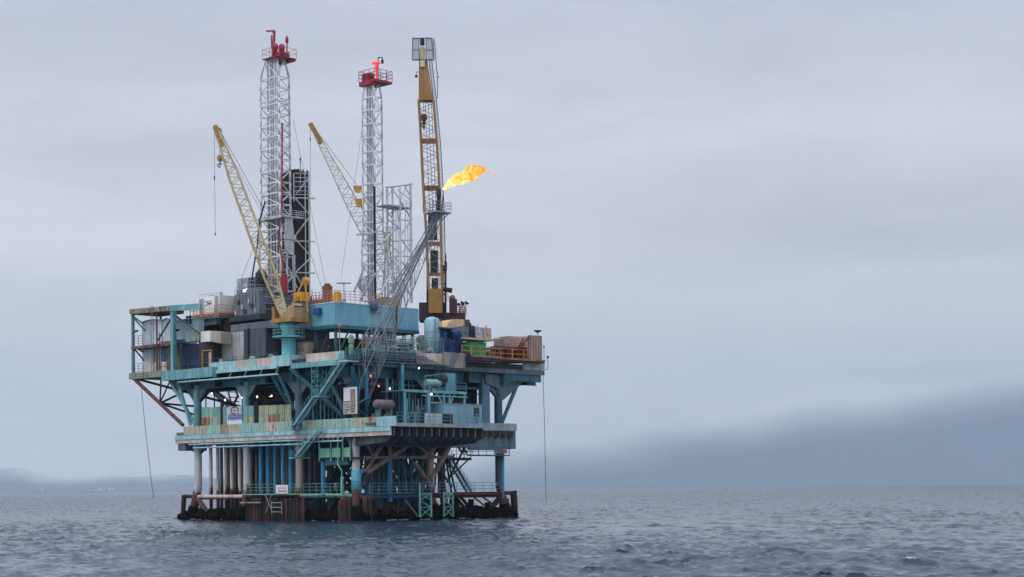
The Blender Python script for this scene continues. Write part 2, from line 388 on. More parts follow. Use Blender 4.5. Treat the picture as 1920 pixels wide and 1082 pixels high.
CRUST.node_tree.nodes['Principled BSDF'].inputs['Specular IOR Level'].default_value = .12
RUSTD  = mat('dark_rust', (56,40,38), .9, rust=.4, rust_col=(82,54,46), var=.28, streak=2)
GREENR = mat('green_rail_paint', (96,150,140), .6, var=.1)
TEALR  = mat('teal_rail_paint', (84,150,164), .6, var=.1)

def pile_paint(name, top, rust_z, black_z, seed=0, rcol=(104,52,42)):
    """paint of a pile: coat on top, a ragged rusted splash zone below, fouled black at the tide line"""
    m = mat(name, top, .65, rust=.25, var=.14, streak=5)
    t = m.node_tree; b = t.nodes['Principled BSDF']; src = b.inputs['Base Color'].links[0].from_socket
    g = t.nodes.new('ShaderNodeNewGeometry'); s = t.nodes.new('ShaderNodeSeparateXYZ'); t.links.new(g.outputs['Position'], s.inputs[0])
    mp = t.nodes.new('ShaderNodeMapping'); mp.inputs['Scale'].default_value = (1, 1, .22); mp.inputs['Location'].default_value = (seed, seed*2, 0); t.links.new(g.outputs['Position'], mp.inputs[0])
    n = t.nodes.new('ShaderNodeTexNoise'); n.inputs['Scale'].default_value = 1.1; n.inputs['Detail'].default_value = 6; n.inputs['Roughness'].default_value = .68; t.links.new(mp.outputs[0], n.inputs['Vector'])
    def M_(op, a, c):
        k = t.nodes.new('ShaderNodeMath'); k.operation = op
        for i, q in enumerate((a, c)):
            if isinstance(q, (int, float)): k.inputs[i].default_value = q
            else: t.links.new(q, k.inputs[i])
        return k.outputs[0]
    zz = M_('ADD', s.outputs[2], M_('MULTIPLY', M_('SUBTRACT', n.outputs['Fac'], .5), -7.0))
    def lay(prev, z, w, c1, c2):
        k = t.nodes.new('ShaderNodeMapRange'); k.inputs['From Min'].default_value = z+w; k.inputs['From Max'].default_value = z-w; t.links.new(zz, k.inputs['Value'])
        x2 = t.nodes.new('ShaderNodeMix'); x2.data_type = 'RGBA'; x2.inputs[6].default_value = lin(*c1); x2.inputs[7].default_value = lin(*c2); t.links.new(n.outputs['Fac'], x2.inputs[0])
        x = t.nodes.new('ShaderNodeMix'); x.data_type = 'RGBA'; t.links.new(k.outputs[0], x.inputs[0]); t.links.new(prev, x.inputs[6]); t.links.new(x2.outputs[2], x.inputs[7]); return x.outputs[2]
    o = lay(src, rust_z, .35, tuple(int(x*.6) for x in rcol), rcol)
    o = lay(o, black_z, 1.2, (34,28,30), (58,44,42))
    t.links.new(o, b.inputs['Base Color']); return m
LEGP  = pile_paint('leg_pale_paint', (206,208,210), 5.6, 2.6, 1)
LEGT  = pile_paint('leg_tan_paint', (186,164,146), 5.8, 1.6, 4, (130,58,42))
PIPEP = pile_paint('conductor_pale_paint', (206,202,196), 5.8, 3.4, 8)
PIPEB = pile_paint('conductor_blue_paint', (58,146,186), 3.0, 2.2, 9)
PIPER = pile_paint('conductor_brown_paint', (140,126,120), 6.6, 3.8, 14)
PILEB = pile_paint('rusty_pile_paint', (104,64,54), 3.4, 2.6, 31, (84,50,44))
LEGD  = pile_paint('leg_dark_paint', (78,84,90), 6.0, 3.0, 21)

# ================================================================== platform: jacket, decks, columns
GA, GB = (0, 15.2, 30.4, 45.6), (0, 16.9, 33.8)
plat = thing('oil_platform', (22.8, 16.9, 0), 'weathered teal offshore oil platform of two decks standing on twelve tubular legs in the sea', 'oil platform')
def part(name, mb, m, parent=plat, label=None, smooth=False):
    o = mb.build(name, m, parent, smooth=smooth)
    if label: o['label'] = label
    return o
def batter(a, b, z, z0=6.2):                         # the jacket legs splay out below z0
    k = max(0, z0-z)/7.0
    sa = -1 if a < 1 else (1 if a > 45 else 0); sb = -1 if b < 1 else (1 if b > 33 else 0)
    return (a+sa*k, b+sb*k, z)
for a in GA:
    for b in GB:
        near = (a, b) == (0, 0)
        m = LEGT if (a in (0, 15.2) and b < 17 and not near) else LEGP if b == 0 else LEGD
        mb = MB(); r = .72 if a > 20 else .66
        mb.tube(batter(a, b, -3), batter(a, b, 6.2), r+.12, 16, r+.03, caps=False); mb.tube((a, b, 6.2), (a, b, 15.6), r, 16, caps=False)
        part('leg', mb, m, smooth=True)
# teal repair sleeve on the near leg and blue lining of the far right leg
mb = MB(); mb.tube((0, 0, 4.4), (0, 0, 8.7), .84, 20); mb.tube((0, 0, 6.7), (0, 0, 6.85), .9, 20); mb.tube((0, 0, 8.2), (-.3, 1.7, 8.6), .45, 12)
part('leg_sleeve', mb, mat('sleeve_teal_paint', (88,176,196), .5, rust=.34, rust_col=(170,150,90), var=.14, streak=5), smooth=True)
mb = MB(); mb.tube((-.7, 33.9, -1), (-.55, 34.2, 15), .38, 12); part('riser_pipe', mb, PIPEB)

# columns between the decks, with plate haunches under the girders
def haunch(mb, a, b, da, db, z0, z1, w, l):
    d = Vector((da, db, 0)); s_ = Vector((-db, da, 0))*w/2; p = Vector((a, b, 0))+d*.6
    poly = [p+Vector((0, 0, z0))-s_, p+Vector((0, 0, z1))-s_, p+d*l+Vector((0, 0, z1))-s_]
    mb.prism(poly, s_*2)
for a in GA:
    for b in GB:
        mb = MB(); mb.tube((a, b, 16.4), (a, b, 25.0), .74, 16, caps=False); part('column', mb, TEAL if b == 0 and a > 20 else GREYT if a > 0 else TEALD, smooth=True)
for a in GA:
    for b in GB:
        for da, db in ((1, 0), (-1, 0), (0, 1), (0, -1)):
            if -4 < a+da*4 < 52 and -3 < b+db*4 < 42: 
                for h in ((21.8, 24.3, .5, 2.6), (12.2, 13.9, .45, 2.0)):
                    if b < 30 or h[0] > 20: hm = MB(); haunch(hm, a, b, da, db, *h); part('haunch_plate', hm, GREYT)

# main girders
def girders(z0, z1, a0, a1, b0, b1, w, m, name, skipa=()):
    for b in GB:
        if b0 <= b <= b1: g = MB(); g.ibeam((a0, b, (z0+z1)/2), (a1, b, (z0+z1)/2), w, z1-z0, .08); part(name, g, m)
    for a in GA:
        g = MB(); g.ibeam((a, b0, (z0+z1)/2+.012), (a, b1, (z0+z1)/2+.012), w*.9, z1-z0-.06, .07); part(name, g, m)
girders(24.3, 27.0, -1.3, 53.5, -1.6, 43.6, .7, TEALD, 'deck_girder')
girders(13.9, 15.5, -1.8, 49.2, -1.7, 35.2, .6, GREYT, 'deck_girder')
# lower deck: plating, joists
mb = MB(); mb.box(-2, 49.6, -2, 35.8, 15.6, 16.3); mb.box(-11.4, -2.004, -2, 20.5, 15.75, 16.25); part('lower_deck', mb, mat('deck_plate_grey', (96,104,110), .65, rust=.4, var=.2))
mb = MB()
for i in range(22): a = -1+i*2.3; mb.ibeam((a, -1.8, 15.0), (a, 35.4, 15.0), .3, 1.1, .05)
part('deck_joist', mb, GREYD)
mb = MB()
for i in range(24):
    b = -1.2+i*1.68
    if b < 20.5: mb.prism([(-11.0, b, 15.74), (-2.05, b, 15.74), (-2.05, b, 12.8), (-9.2, b, 13.2), (-11.0, b, 14.2)], (0, .30, 0))
    elif b < 35.2: mb.prism([(-3.4, b, 15.56), (-2.05, b, 15.56), (-2.05, b, 14.2), (-3.4, b, 14.9)], (0, .22, 0))
part('cantilever_bracket', mb, mat('bracket_grey', (92,102,108), .65, rust=.5, var=.22))
mb = MB(); mb.box(-2.05, -1.75, -1.9, 35.4, 12.7, 15.55); part('edge_girder', mb, GREYT)
mb = MB(); mb.box(-1.95, -1.6, 24.5, 33.0, 12.2, 13.0); mb.box(-2.2, 1.5, 34.6, 36.0, 12.5, 16.29); part('end_plate', mb, GREYT)
mb = MB(); mb.box(-2.35, -2.06, 20.6, 36.2, 15.75, 17.1); part('rim_panel', mb, GREYL)
mb = MB(); mb.box(-11.62, -11.42, -2.1, 20.5, 15.7, 16.32); part('deck_edge', mb, GREYL)
# rim panels of the lower deck, each sheet in its own coat of paint
seq = [DECKO, DECKO, DECKT, DECKR, DECKO, DECKT, DECKT, DECKP, DECKT, DECKT, DECKT, DECKT, DECKT, DECKT, DECKO, DECKR, DECKB, DECKB]
edges = [343, 366, 388, 412, 428, 449, 474, 496, 520, 548, 566, 600, 622, 645, 672, 690, 706, 722, 741]
for k, m in enumerate(seq):
    if edges[k] == 548: continue
    a1, a0 = AB(edges[k], b=-2.1)-.015, AB(edges[k+1], b=-2.1)+.015
    z0, z1 = (15.75, 17.35)
    mb = MB(); mb.box(a0, a1, -2.2, -2.02, z0, z1)
    for j in range(int((a1-a0)/1.0)): mb.box(a0+.5+j, a0+.56+j, -2.26, -2.205, z0, z1-.1)
    part('rim_panel', mb, m)
mb = MB(); mb.box(-11.4, 49.7, -2.32, -2.0, 14.95, 15.70); part('rim_flange', mb, DECKB)
mb = MB(); mb.box(-11.4, 49.72, -2.18, -2.0, 14.25, 14.93); part('rim_beam', mb, DECKP)
mb = MB(); mb.box(47.0, 49.3, -1.9, 3.0, 12.9, 14.6); part('beam_end', mb, GREYT)
for z, x0, x1 in ((13.95, 352, 566), (13.3, 360, 566), (13.6, 566, 640)):
    mb = MB(); a1, a0 = AB(x0, b=-2.6), AB(x1, b=-2.6); mb.tube((a0, -2.6, z), (a1, -2.6, z), .13, 8)
    for i in range(9): a = a0+(a1-a0)*i/8; mb.bar((a, -2.6, z), (a, -2.2, z+.9), .06, .06)
    part('edge_pipe', mb, DECKB)

# upper deck: plating, rim, box beam
mb = MB(); mb.box(-1.5, 54.2, -2, 44, 27.05, 28.0); part('upper_deck', mb, GREYD)
mb = MB()
for i in range(27): a = -1+i*2.05; mb.ibeam((a, -1.8, 26.6), (a, 43.5, 26.6), .3, .9, .05)
part('deck_joist', mb, DARK)
seq = [(395,440,DECKB), (440,462,DECKP), (462,484,DECKT), (484,515,DECKP), (574,606,DECKP), (606,632,DECKP), (632,645,DECKB)]
for x0, x1, m in seq:
    a1, a0 = AB(x0, b=-2.1)-.01, AB(x1, b=-2.1)+.01; mb = MB(); mb.box(a0, a1, -2.2, -2.02, 27.35, 28.75); part('rim_panel', mb, m)
a1, a0 = AB(305, b=-3.0), AB(515, b=-3.0); am = AB(400, b=-3.0)
mb = MB(); mb.box(am, a1, -3.4, -2.25, 26.1, 27.9); part('box_beam', mb, TEAL)
mb = MB(); mb.rail([(am+1.2, -3.4, 27.9), (a1, -3.4, 27.9)], h=.9, post=2.2, lines=1); part('handrail', mb, TEALD)
mb = MB(); mb.box(a0, am-.02, -2.7, -2.05, 26.7, 27.34); part('rim_flange', mb, DECKB)
mb = MB(); mb.box(-.5, a0-4.0, -2.7, -2.05, 26.4, 27.30); part('rim_flange', mb, TEAL)
mb = MB(); mb.tube((AB(333, b=-3.2), -3.2, 25.6), (AB(520, b=-3.2), -3.2, 25.6), .16, 8)
for i in range(7): a = AB(345, b=-3.2)*(1-i/6)+AB(515, b=-3.2)*i/6; mb.bar((a, -3.2, 25.6), (a, -2.4, 26.9), .07, .07)
part('edge_pipe', mb, DECKB)
# right edge of the upper deck
mb = MB(); mb.box(-1.75, -1.52, 23.5, 44.2, 26.2, 27.0); part('rim_flange', mb, GREYT)
mb = MB(); mb.box(-1.8, -1.52, 38.5, 44.2, 27.04, 28.7); part('rim_panel', mb, GREYL)
mb = MB(); mb.box(-4.2, -1.6, 23.8, 30.5, 28.0, 28.75); mb.box(-3.0, -1.6, 30.5, 43.0, 28.35, 28.8); part('deck_edge', mb, GREYD)
mb = MB(); mb.box(-4.3, -4.15, 23.7, 30.5, 28.6, 28.95); mb.box(-3.1, -2.95, 30.5, 43.0, 28.62, 28.95); part('toe_board', mb, mat('orange_brown_paint', (168,112,78), .7, rust=.5, var=.2))
mb = MB(); mb.box(-2.6, -1.6, 18.3, 23.2, 26.6, 29.3); part('rim_panel', mb, mat('patched_grey_panel', (120,128,132), .7, rust=.45, stain=(150,146,140), var=.15))
mb = MB(); mb.box(-1.9, -1.55, 12.5, 18.3, 27.2, 29.0); part('rim_panel', mb, DECKP)
mb = MB(); mb.box(-1.9, -1.55, -2, 23.2, 26.2, 27.0); part('rim_flange', mb, GREYT)
# underside bulk of the drilling well bay: deep cross girders that close the view under the deck
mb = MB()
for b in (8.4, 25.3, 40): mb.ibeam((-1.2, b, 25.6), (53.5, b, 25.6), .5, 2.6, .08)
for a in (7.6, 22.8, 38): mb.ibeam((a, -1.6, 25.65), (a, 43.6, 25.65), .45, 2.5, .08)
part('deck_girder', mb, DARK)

# struts
def strut(name, pts, r, m, n=10):
    mb = MB(); mb.path(pts, r, n); return part(name, mb, m)
# left cantilever
cant = LF(247, 706, -1.8)
foot = LF(343, 797, -1.8)
strut('cantilever_strut', [cant, foot], .36, RUSTB)
node = Vector(cant).lerp(foot, .56)
for p, q, r in (((302,712),None,.16), ((319,714),None,.15), (None,(372,722),.2), (None,(378,763),.2), (None,(378,782),.2)):
    A = LF(*p, -1.8) if p else node; Bq = LF(*q, 6) if q else node
    strut('cantilever_strut', [A, Bq], r, DARK)
strut('cantilever_strut', [(64.0, -1.6, 27.2), (45.6, 16.9, 20.0)], .24, DARK)
strut('cantilever_strut', [(63.5, 14, 27.2), (47, 16.9, 17.0)], .3, DARK)
strut('cantilever_strut', [(54, 17, 27.0), (40, 30, 18.5)], .4, DARK)
for x in (386, 402): strut('cantilever_strut', [LF(x, 718, 20), LF(x, 772, 20)], .13, DARK)
strut('cantilever_strut', [LF(378, 727, 18), LF(450, 727, 18)], .25, DARK)
strut('cantilever_strut', [LF(385, 722, 22), LF(440, 772, 22)], .42, DARK)
strut('cantilever_strut', [LF(425, 724, 24), LF(436, 765, 24)], .18, DARK); strut('cantilever_strut', [LF(438, 720, 24), LF(446, 742, 24), LF(434, 768, 24)], .24, DARK)
for y in (735, 745, 753): strut('cantilever_strut', [LF(428, y, 24), LF(448, y, 24)], .1, DARK)
# teal knee braces of the left face
strut('knee_brace', [LF(318, 712, -1.5), LF(366, 797, -.5)], .36, TEAL); strut('knee_brace', [LF(333, 712, -1.5), LF(357, 797, -1.2)], .3, TEAL)
strut('knee_brace', [LF(545, 690, -1.6), LF(597, 738, 0), LF(646, 782, 1.5)], .50, TEALD)
strut('knee_brace', [LF(518, 690, -1.6), LF(552, 770, 0)], .36, TEALD); strut('knee_brace', [LF(511, 705, -1.2), LF(545, 765, 1)], .36, TEALD)
strut('knee_brace', [LF(612, 700, 0), LF(650, 778, 0)], .42, TEALD); strut('knee_brace', [LF(620, 690, 0), LF(656, 730, 2)], .2, TEALD)
strut('knee_brace', [LF(650, 700, 3), LF(596, 782, 3)], .36, TEALD)
for a, b in ((15.2, 8), (30.4, 8), (30.4, 25), (45.6, 25)):
    strut('knee_brace', [(a, b-8, 24.5), (a, b+8, 17)], .34, TEALD); strut('knee_brace', [(a, b+8, 24.5), (a, b-8, 17)], .34, TEALD)
strut('knee_brace', [RF(977, 703, -.5), RF(940, 795, -.5)], .36, TEALD)
# blue columns at the near corner
for x, y0, y1, r, a in ((661, 656, 726, .34, -.8), (686, 690, 782, .34, -1.6)):
    b = AB(x, a=a); mb = MB(); mb.tube((a, b, ZAT(y1, a, b)), (a, b, ZAT(y0, a, b)), r, 14); part('pipe_post', mb, BLUEP, smooth=True)
b = AB(753, a=-2.6); mb = MB(); mb.lathe((-2.6, b, 0), [(.36, 16.4), (.36, 26.6), (.28, 26.85), (.1, 27.0)], 14); part('pipe_post', mb, mat('standpipe_teal', (72,150,172), .5, rust=.12), smooth=True)
# right column pair and stair tower wall
mb = MB(); mb.box(-.4, .6, 29.4, 31.3, 16.4, 25.2); part('column', mb, mat('blue_grey_column', (86,120,140), .6, rust=.2))
mb = MB(); mb.prism([(-.7, 34.2, 21.3), (-.7, 41.5, 26.0), (-.7, 30, 26.0), (-.7, 30, 24.4), (-.7, 33.2, 23.4)], (1.2, 0, 0)); part('haunch_plate', mb, GREYT)
mb = MB(); mb.box(-1.5, -1.1, 34, 43.5, 24.9, 26.3); mb.prism([(-1.4, 33.8, 24.0), (-1.4, 41, 26.2), (-1.4, 33.8, 26.2)], (.3, 0, 0)); part('haunch_plate', mb, TEALD)

# jacket bracing: right face (near plane) --------------------------------------------------------
for p, q, r, m in (((676,812),(698,853),.28,TANB), ((728,814),(684,886),.36,TANB), ((792,818),(688,886),.46,TANB), ((682,858),(850,857),.30,TANB),
                   ((776,866),(803,903),.40,TANB), ((850,822),(808,900),.50,TANB), ((838,820),(790,860),.40,TANB), ((760,815),(800,850),.3,TANB)):
    strut('jacket_brace', [RF(*p, -1.0), RF(*q, -.6)], r, m, 12)
mb = MB(); mb.box(-1.6, .6, 8.0, 12.5, 13.1, 14.2); part('brace_gusset', mb, RUSTB)
mb = MB(); mb.tube(RF(832, 820, -1.5), RF(842, 820, -1.5), 1.0, 14); mb.box(-2.4, .4, AB(806, a=-1.2), AB(846, a=-1.2), 12.6, 14.2); part('edge_girder', mb, GREYT)
for x, y0, y1, r in ((731, 855, 940, .42),): strut('jacket_post', [RF(x, y0, -.9), RF(x, y1, -.9)], r, BLUEP, 14)
strut('jacket_post', [RF(731, 815, -.9), RF(731, 856, -.9)], .34, TANB)
# hidden rows of the jacket: X braces seen through the front
for b in (16.9, 33.8):
    for a0, a1 in list(zip(GA, GA[1:]))[0 if b < 20 else 1:2]:
        strut('jacket_brace', [(a0, b, 14), (a1, b, 1)], .42, TEALD); strut('jacket_brace', [(a1, b, 14), (a0, b, 1)], .42, TEALD)
for a in GA[1:3]:
    for b0, b1 in list(zip(GB, GB[1:]))[:1 if a < 20 else 2]:
        strut('jacket_brace', [(a, b0, 14), (a, b1, 1)], .42, TEALD); strut('jacket_brace', [(a, b1, 14), (a, b0, 1)], .42, TEALD)
for a in (2.5, 4.5, 6.5): strut('jacket_brace', [(a, 8, 14), (a+1, 20, 2)], .5, TEALD)
# horizontal ring above the water
for a0, a1 in zip(GA, GA[1:]):
    for b in GB: strut('ring_brace', [batter(a0, b, 4.3), batter(a1, b, 4.3)], .36, GREENP if (b == 0 and a0 < 5) else DECKP if b == 0 and a0 > 25 else RUSTD, 12)
for b0, b1 in zip(GB, GB[1:]):
    for a in GA: strut('ring_brace', [batter(a, b0, 4.1), batter(a, b1, 4.1)], .36, RUSTD if a > 0 else BLUEP if b0 < 10 else RUSTB, 12)
# left fender pile and its stay
L0 = batter(45.6, 0, 4.3)
strut('fender_pile', [(L0[0]+2.9, -1.0, 4.6), (L0[0]+3.3, -1.2, -2)], .46, RUSTD, 12); strut('ring_brace', [L0, (L0[0]+2.9, -1.0, 4.4)], .34, RUSTD, 12)
strut('jacket_brace', [L0, (L0[0]-6.5, -1.0, -.5)], .5, LEGD, 12); strut('jacket_brace', [batter(15.2, 0, 4.2), (8, 0, 0)], .42, DARK); strut('jacket_brace', [batter(0, 0, 4.2), (9.0, -.2, -.5)], .5, DARK); strut('jacket_brace', [(4.6, -.2, 4.2), (9.0, -.2, 0)], .5, DARK)
# right fender piles
strut('fender_pile', [(-.3, AB(960, a=-.3), 4.9), (-.3, AB(961, a=-.3)+.3, -2)], .62, RUSTD, 12); strut('ring_brace', [(-.6, 34.5, 4.5), (-.3, AB(960, a=-.3), 4.5)], .36, RUSTD, 12)
strut('jacket_brace', [RF(938, 932, -.5), RF(912, 965, -.5)], .5, RUSTD); strut('jacket_brace', [RF(944, 930, -.4), RF(962, 968, -.4)], .45, RUSTD); strut('jacket_brace', [RF(950, 935, -.4), RF(942, 970, -.4)], .5, RUSTD)
strut('jacket_brace', [RF(852, 930, -.5), RF(880, 962, -.5)], .3, DARK); strut('jacket_brace', [RF(862, 930, -.5), RF(890, 962, -.5)], .3, DARK)
strut('jacket_brace', [RF(888, 932, -.5), RF(908, 948, -.5)], .16, DARK); strut('jacket_brace', [RF(905, 932, -.5), RF(925, 946, -.5)], .16, DARK)
for x, y, r in ((880, 936, .55), (898, 949, .5), (911, 942, .55), (852, 935, .75)):
    b = AB(x, a=-.8); strut('fender_pile', [(-.8, b, ZAT(y, -.8, b)), (-.8, b, -2)], r, CRUST, 10)
for x, y in ((641, 930), (650, 932), (681, 932), (690, 930), (636, 938)):
    b = AB(x, a=-1.6); strut('fender_pile', [(-1.6, b, ZAT(y, -1.6, b)), (-1.6, b, -2)], .42, PILEB, 10)
# fouling along the tide line
def crust(p, q, r, seed):
    g = np.random.default_rng(seed); p, q = Vector(p), Vector(q); L = (q-p).length; n = max(2, int(L/.45)); k = 10; d = (q-p).normalized(); s_ = Vector((-d.y, d.x, 0)); vs = []; fs = []
    for i in range(n+1):
        c = p.lerp(q, i/n); rr = r*(.62+.75*g.random())*(.55 if i in (0, n) else 1)
        for j in range(k):
            th = 2*math.pi*j/k; w = rr*(.8+.45*g.random()); vs.append(c+s_*math.cos(th)*w*1.0+Vector((0, 0, math.sin(th)*w)))
    for i in range(n):
        for j in range(k): fs.append((i*k+j, i*k+(j+1) % k, (i+1)*k+(j+1) % k, (i+1)*k+j))
    fs += [tuple(range(k)), tuple(range(n*k, n*k+k))]
    return vs, fs
V3 = lambda a, b: (a, b)
mb = MB(); sd_ = 0
segs = []
for b in GB:
    o0, o1 = batter(GA[0], b, .4), batter(GA[3], b, .4); segs.append(((o0[0]-1.5, o0[1], .7), (o1[0]-(2.6 if b == 0 else -1), o1[1], .7)))
    if b == 0: segs.append(((o1[0]-1.2, o1[1], .5), (o1[0]+3.3, o1[1]-.6, .4)))
for a in GA:
    o0, o1 = batter(a, GB[0], .4), batter(a, GB[2], .4); segs.append(((o0[0], o0[1]-1.0, .75), (o1[0], o1[1]+(2.4 if a == 0 else 1), .6)))
for a in (8, 22, 37): segs.append(((a, 0, .6), (a, 34, .6)))
for p, q in segs:
    sd_ += 1; mb.add(*crust(p, q, 1.12, sd_))
for a in GA:
    for b in GB:
        sd_ += 1; p = batter(a, b, -.5); q = batter(a, b, 1.9); mb.add(*crust(p, q, 1.12, sd_)) if False else mb.tube(p, (q[0], q[1], 2.5), 1.3, 11, .92)
part('mussel_crust', mb, CRUST)
# white water washing round the foot
g = np.random.default_rng(90); mb = MB()
for k in range(26):
    e = g.random(); p = V3(-1.5+e*48, -1.4-g.random()*.8) if k < 15 else V3(-1.6-g.random()*.8, e*36)
    n = 9; L = g.uniform(.3, 1.1); w = g.uniform(.15, .45); al = k < 15
    poly = [(p[0]+(L if al else w)*math.cos(2*math.pi*i/n)*g.uniform(.6, 1.2), p[1]+(w if al else L)*math.sin(2*math.pi*i/n)*g.uniform(.6, 1.2), .02+.12*g.random()) for i in range(n)]
    mb.prism(poly, (0, 0, .05+.09*g.random()))
o = mb.build('foam', mat('white_water', (158,168,176), .7, var=.25, scale=2), at=(20, 0, 0)); o['kind'] = 'stuff'; o['label'] = 'white water washing round the foot of the platform'
# ================================================================== tall things: masts, cranes, flare
WHITE  = mat('white_mast_paint', (216,220,224), .5, rust=.28, var=.07)
MASTG  = mat('grey_mast_steel', (184,190,196), .5, rust=.2, var=.1)
REDP   = mat('dark_red_paint', (150,34,52), .5, rust=.1, var=.12)
REDB   = mat('bright_red_paint', (158,34,46), .5, rust=.15, var=.12)
CREAM  = mat('cream_crane_paint', (196,178,134), .55, rust=.34, var=.1, stain=(206,196,160))
OCHRE  = mat('ochre_crane_paint', (176,130,66), .55, rust=.42, rust_col=(96,64,40), var=.14)
YELL   = mat('yellow_crane_paint', (214,158,58), .5, rust=.3, var=.1)
YELD   = mat('old_yellow_boom_paint', (152,114,60), .55, rust=.40, rust_col=(120,72,44), var=.12)
MAROON = mat('maroon_paint', (84,26,48), .5, rust=.15, var=.16)
BLACK  = mat('black_rubber', (24,26,30), .6, var=.2)
PIPED  = mat('dark_drill_pipe_steel', (44,34,32), .6, rust=.5, rust_col=(80,52,42), var=.2, streak=6)
STEEL  = mat('wire_rope_steel', (70,74,80), .5, var=.1)
LAMPW  = mat('lit_lamp_lens', (255,238,214), emit=2.6)
LAMPR  = mat('lit_red_lens', (255,120,110), emit=1.4)
def V(*x): return Vector(x)
def lat4(mb, rings, r, horiz=True, x=False):
    n = len(rings[0])
    for k, ring in enumerate(rings):
        if horiz:
            for i in range(n): mb.tube(ring[i], ring[(i+1) % n], r, 5, caps=False)
        if k:
            lo = rings[k-1]
            for i in range(n):
                j = (i+1) % n
                if (k+i) % 2 or x: mb.tube(lo[i], ring[j], r, 5, caps=False)
                if not (k+i) % 2 or x: mb.tube(lo[j], ring[i], r, 5, caps=False)
def rope(name, pts, label, at=None, r=.035, parent=None, m=STEEL, group=None):
    mb = MB(); mb.path(pts, r, 5)
    if parent is not None: return part(name, mb, m, parent)
    return solo(name, mb, m, at or pts[-1], label, 'cable', group)

# ---------------------------------------------------------------- left drilling mast
def mast(at, corners, ys, label, lower, red_pipe, crown_y, leg_r):
    """corners: near corner (a, b) and extents along a and b; ys: bracing levels in the photo"""
    a0, b0, da, db = corners
    root = thing('drilling_mast', (a0, b0, at), label, 'drilling mast', 'drilling masts')
    zs = [ZAT(y, a0, b0) for y in ys]; z_split = zs[lower]
    def ring(z):
        t = (z-zs[0])/(zs[-1]-zs[0]); k = 1-.05*t
        if t > .93: k = .95-.28*(t-.93)/.07
        w = 1.14 if z < z_split-.05 else 1.0
        ca, cb = a0+da/2, b0+db/2
        return [V(ca+sa*da/2*k*w, cb+sb*db/2*k*w, z) for sa, sb in ((-1,-1), (1,-1), (1,1), (-1,1))]
    rings = [ring(z) for z in zs]
    for i in range(4):
        mb = MB(); mb.path([rg[i] for rg in rings], leg_r, 8); part('mast_leg', mb, WHITE if i in (0, 1) else MASTG, root, smooth=True)
    mb = MB(); lat4(mb, rings, leg_r*.5); part('bracing', mb, WHITE, root)
    # girts of the open front stand proud
    for rg in rings[1:]: mb = MB(); mb.bar(rg[0]+V(0,-.1,0), rg[1]+V(0,-.1,0), .18, .24); part('front_girt', mb, WHITE, root)
    # guide rails, hoist lines and travelling block inside
    ca, cb = a0+da/2, b0+db/2; zt = zs[-1]
    for k, o in enumerate((-.32, -.17, -.02, .14, .3)):
        mb = MB(); mb.bar((ca+da*o, cb-db*.2, zs[0]), (ca+da*o*.8, cb-db*.2, zt), .26, .2); part('guide_rail', mb, WHITE if k % 2 else MASTG, root)
    for o in (-.18, -.02, .2):
        mb = MB(); mb.tube((ca+da*o, cb+db*.1, zs[0]), (ca+da*o*.6, cb, zt), .06, 5); part('hoist_line', mb, DARK, root)
    zb = zs[0]+(zt-zs[0])*.45
    mb = MB(); mb.box(ca-.5, ca+.5, cb-.3, cb+.3, zb, zb+1.8); mb.lathe((ca, cb-.4, zb+2.0), [(.55, 0), (.55, .6)], 12, 'b'); mb.tube((ca, cb, zb), (ca, cb, zb-1.0), .16, 8); part('travelling_block', mb, MASTG, root)
    return root, rings, zs, (ca, cb)

b_ = 8.0; a_ = AB(527, b=b_); da = AB(491, b=b_)-a_; db = AB(547, a=a_)-b_
ys = [545, 515, 480, 452, 428, 405, 382, 360, 340, 318, 297, 275, 253, 232, 212, 192, 183, 164, 142, 106]
m1, r1, z1, c1 = mast(ZAT(550, a_, b_), (a_, b_, da, db), ys, 'taller white lattice drilling mast at left with a dark red crown and small jib', 5, True, 105, .20)
zt = z1[-1]; ca, cb = c1
# crown platform
A1, A0 = AB(496, b=cb-1.9), AB(524, b=cb-1.9)
mb = MB(); mb.box(A0-.1, A1, cb-1.9, cb+2.5, zt-.05, zt+.12); mb.box(A0, A1-2.0, cb-1.2, cb+1.0, zt+.12, zt+.9); mb.box(A0, A1, cb+1.4, cb+2.4, zt-.4, zt-.05); part('crown_platform', mb, REDP, m1)
mb = MB(); mb.rail([(A1, cb-1.9, zt+.12), (A1, cb+2.5, zt+.12), (A0-.1, cb+2.5, zt+.12), (A0-.1, cb-1.9, zt+.12), (A1, cb-1.9, zt+.12)], h=1.7, post=2.2, r=.035, lines=2); part('crown_handrail', mb, REDP, m1)
for x, y, rr in ((515, 89, .8), (528, 90, .75)):
    p = LF(x, y, cb-1.0); mb = MB(); mb.lathe(p, [(rr*.8, -.3), (rr, -.2), (rr, .2), (rr*.8, .3)], 18, 'b'); mb.box(p.x-.2, p.x+.2, p.y-.5, p.y+.5, zt+.4, p.z); part('crown_sheave', mb, REDP, m1)
p0, p1, p2 = LF(513.5, 82, cb-.6), LF(514.5, 58, cb-.6), LF(500, 58.5, cb-.6)
mb = MB(); mb.bar(p0, p1, .34, .34, (0,1,0)); mb.bar(p1, p2, .28, .28); mb.bar(LF(510.5, 58.5, cb-.6), LF(514, 64, cb-.6), .2, .2, (0,1,0)); mb.bar(LF(509.5, 88, cb-.6), LF(509.5, 66, cb-.6), .22, .22, (0,1,0)); part('gin_pole', mb, REDP, m1)
p0 = LF(538, 92, cb-.2); p1 = LF(538, 80, cb-.2); p2 = LF(538, 71, cb-.2)
mb = MB(); mb.tube(p0+V(0,0,-.6), p1, .13, 8); mb.tube(p1, p2, .3, 10); mb.tube(p2, p2+V(0,0,.4), .12, 8); part('beacon', mb, REDP, m1)
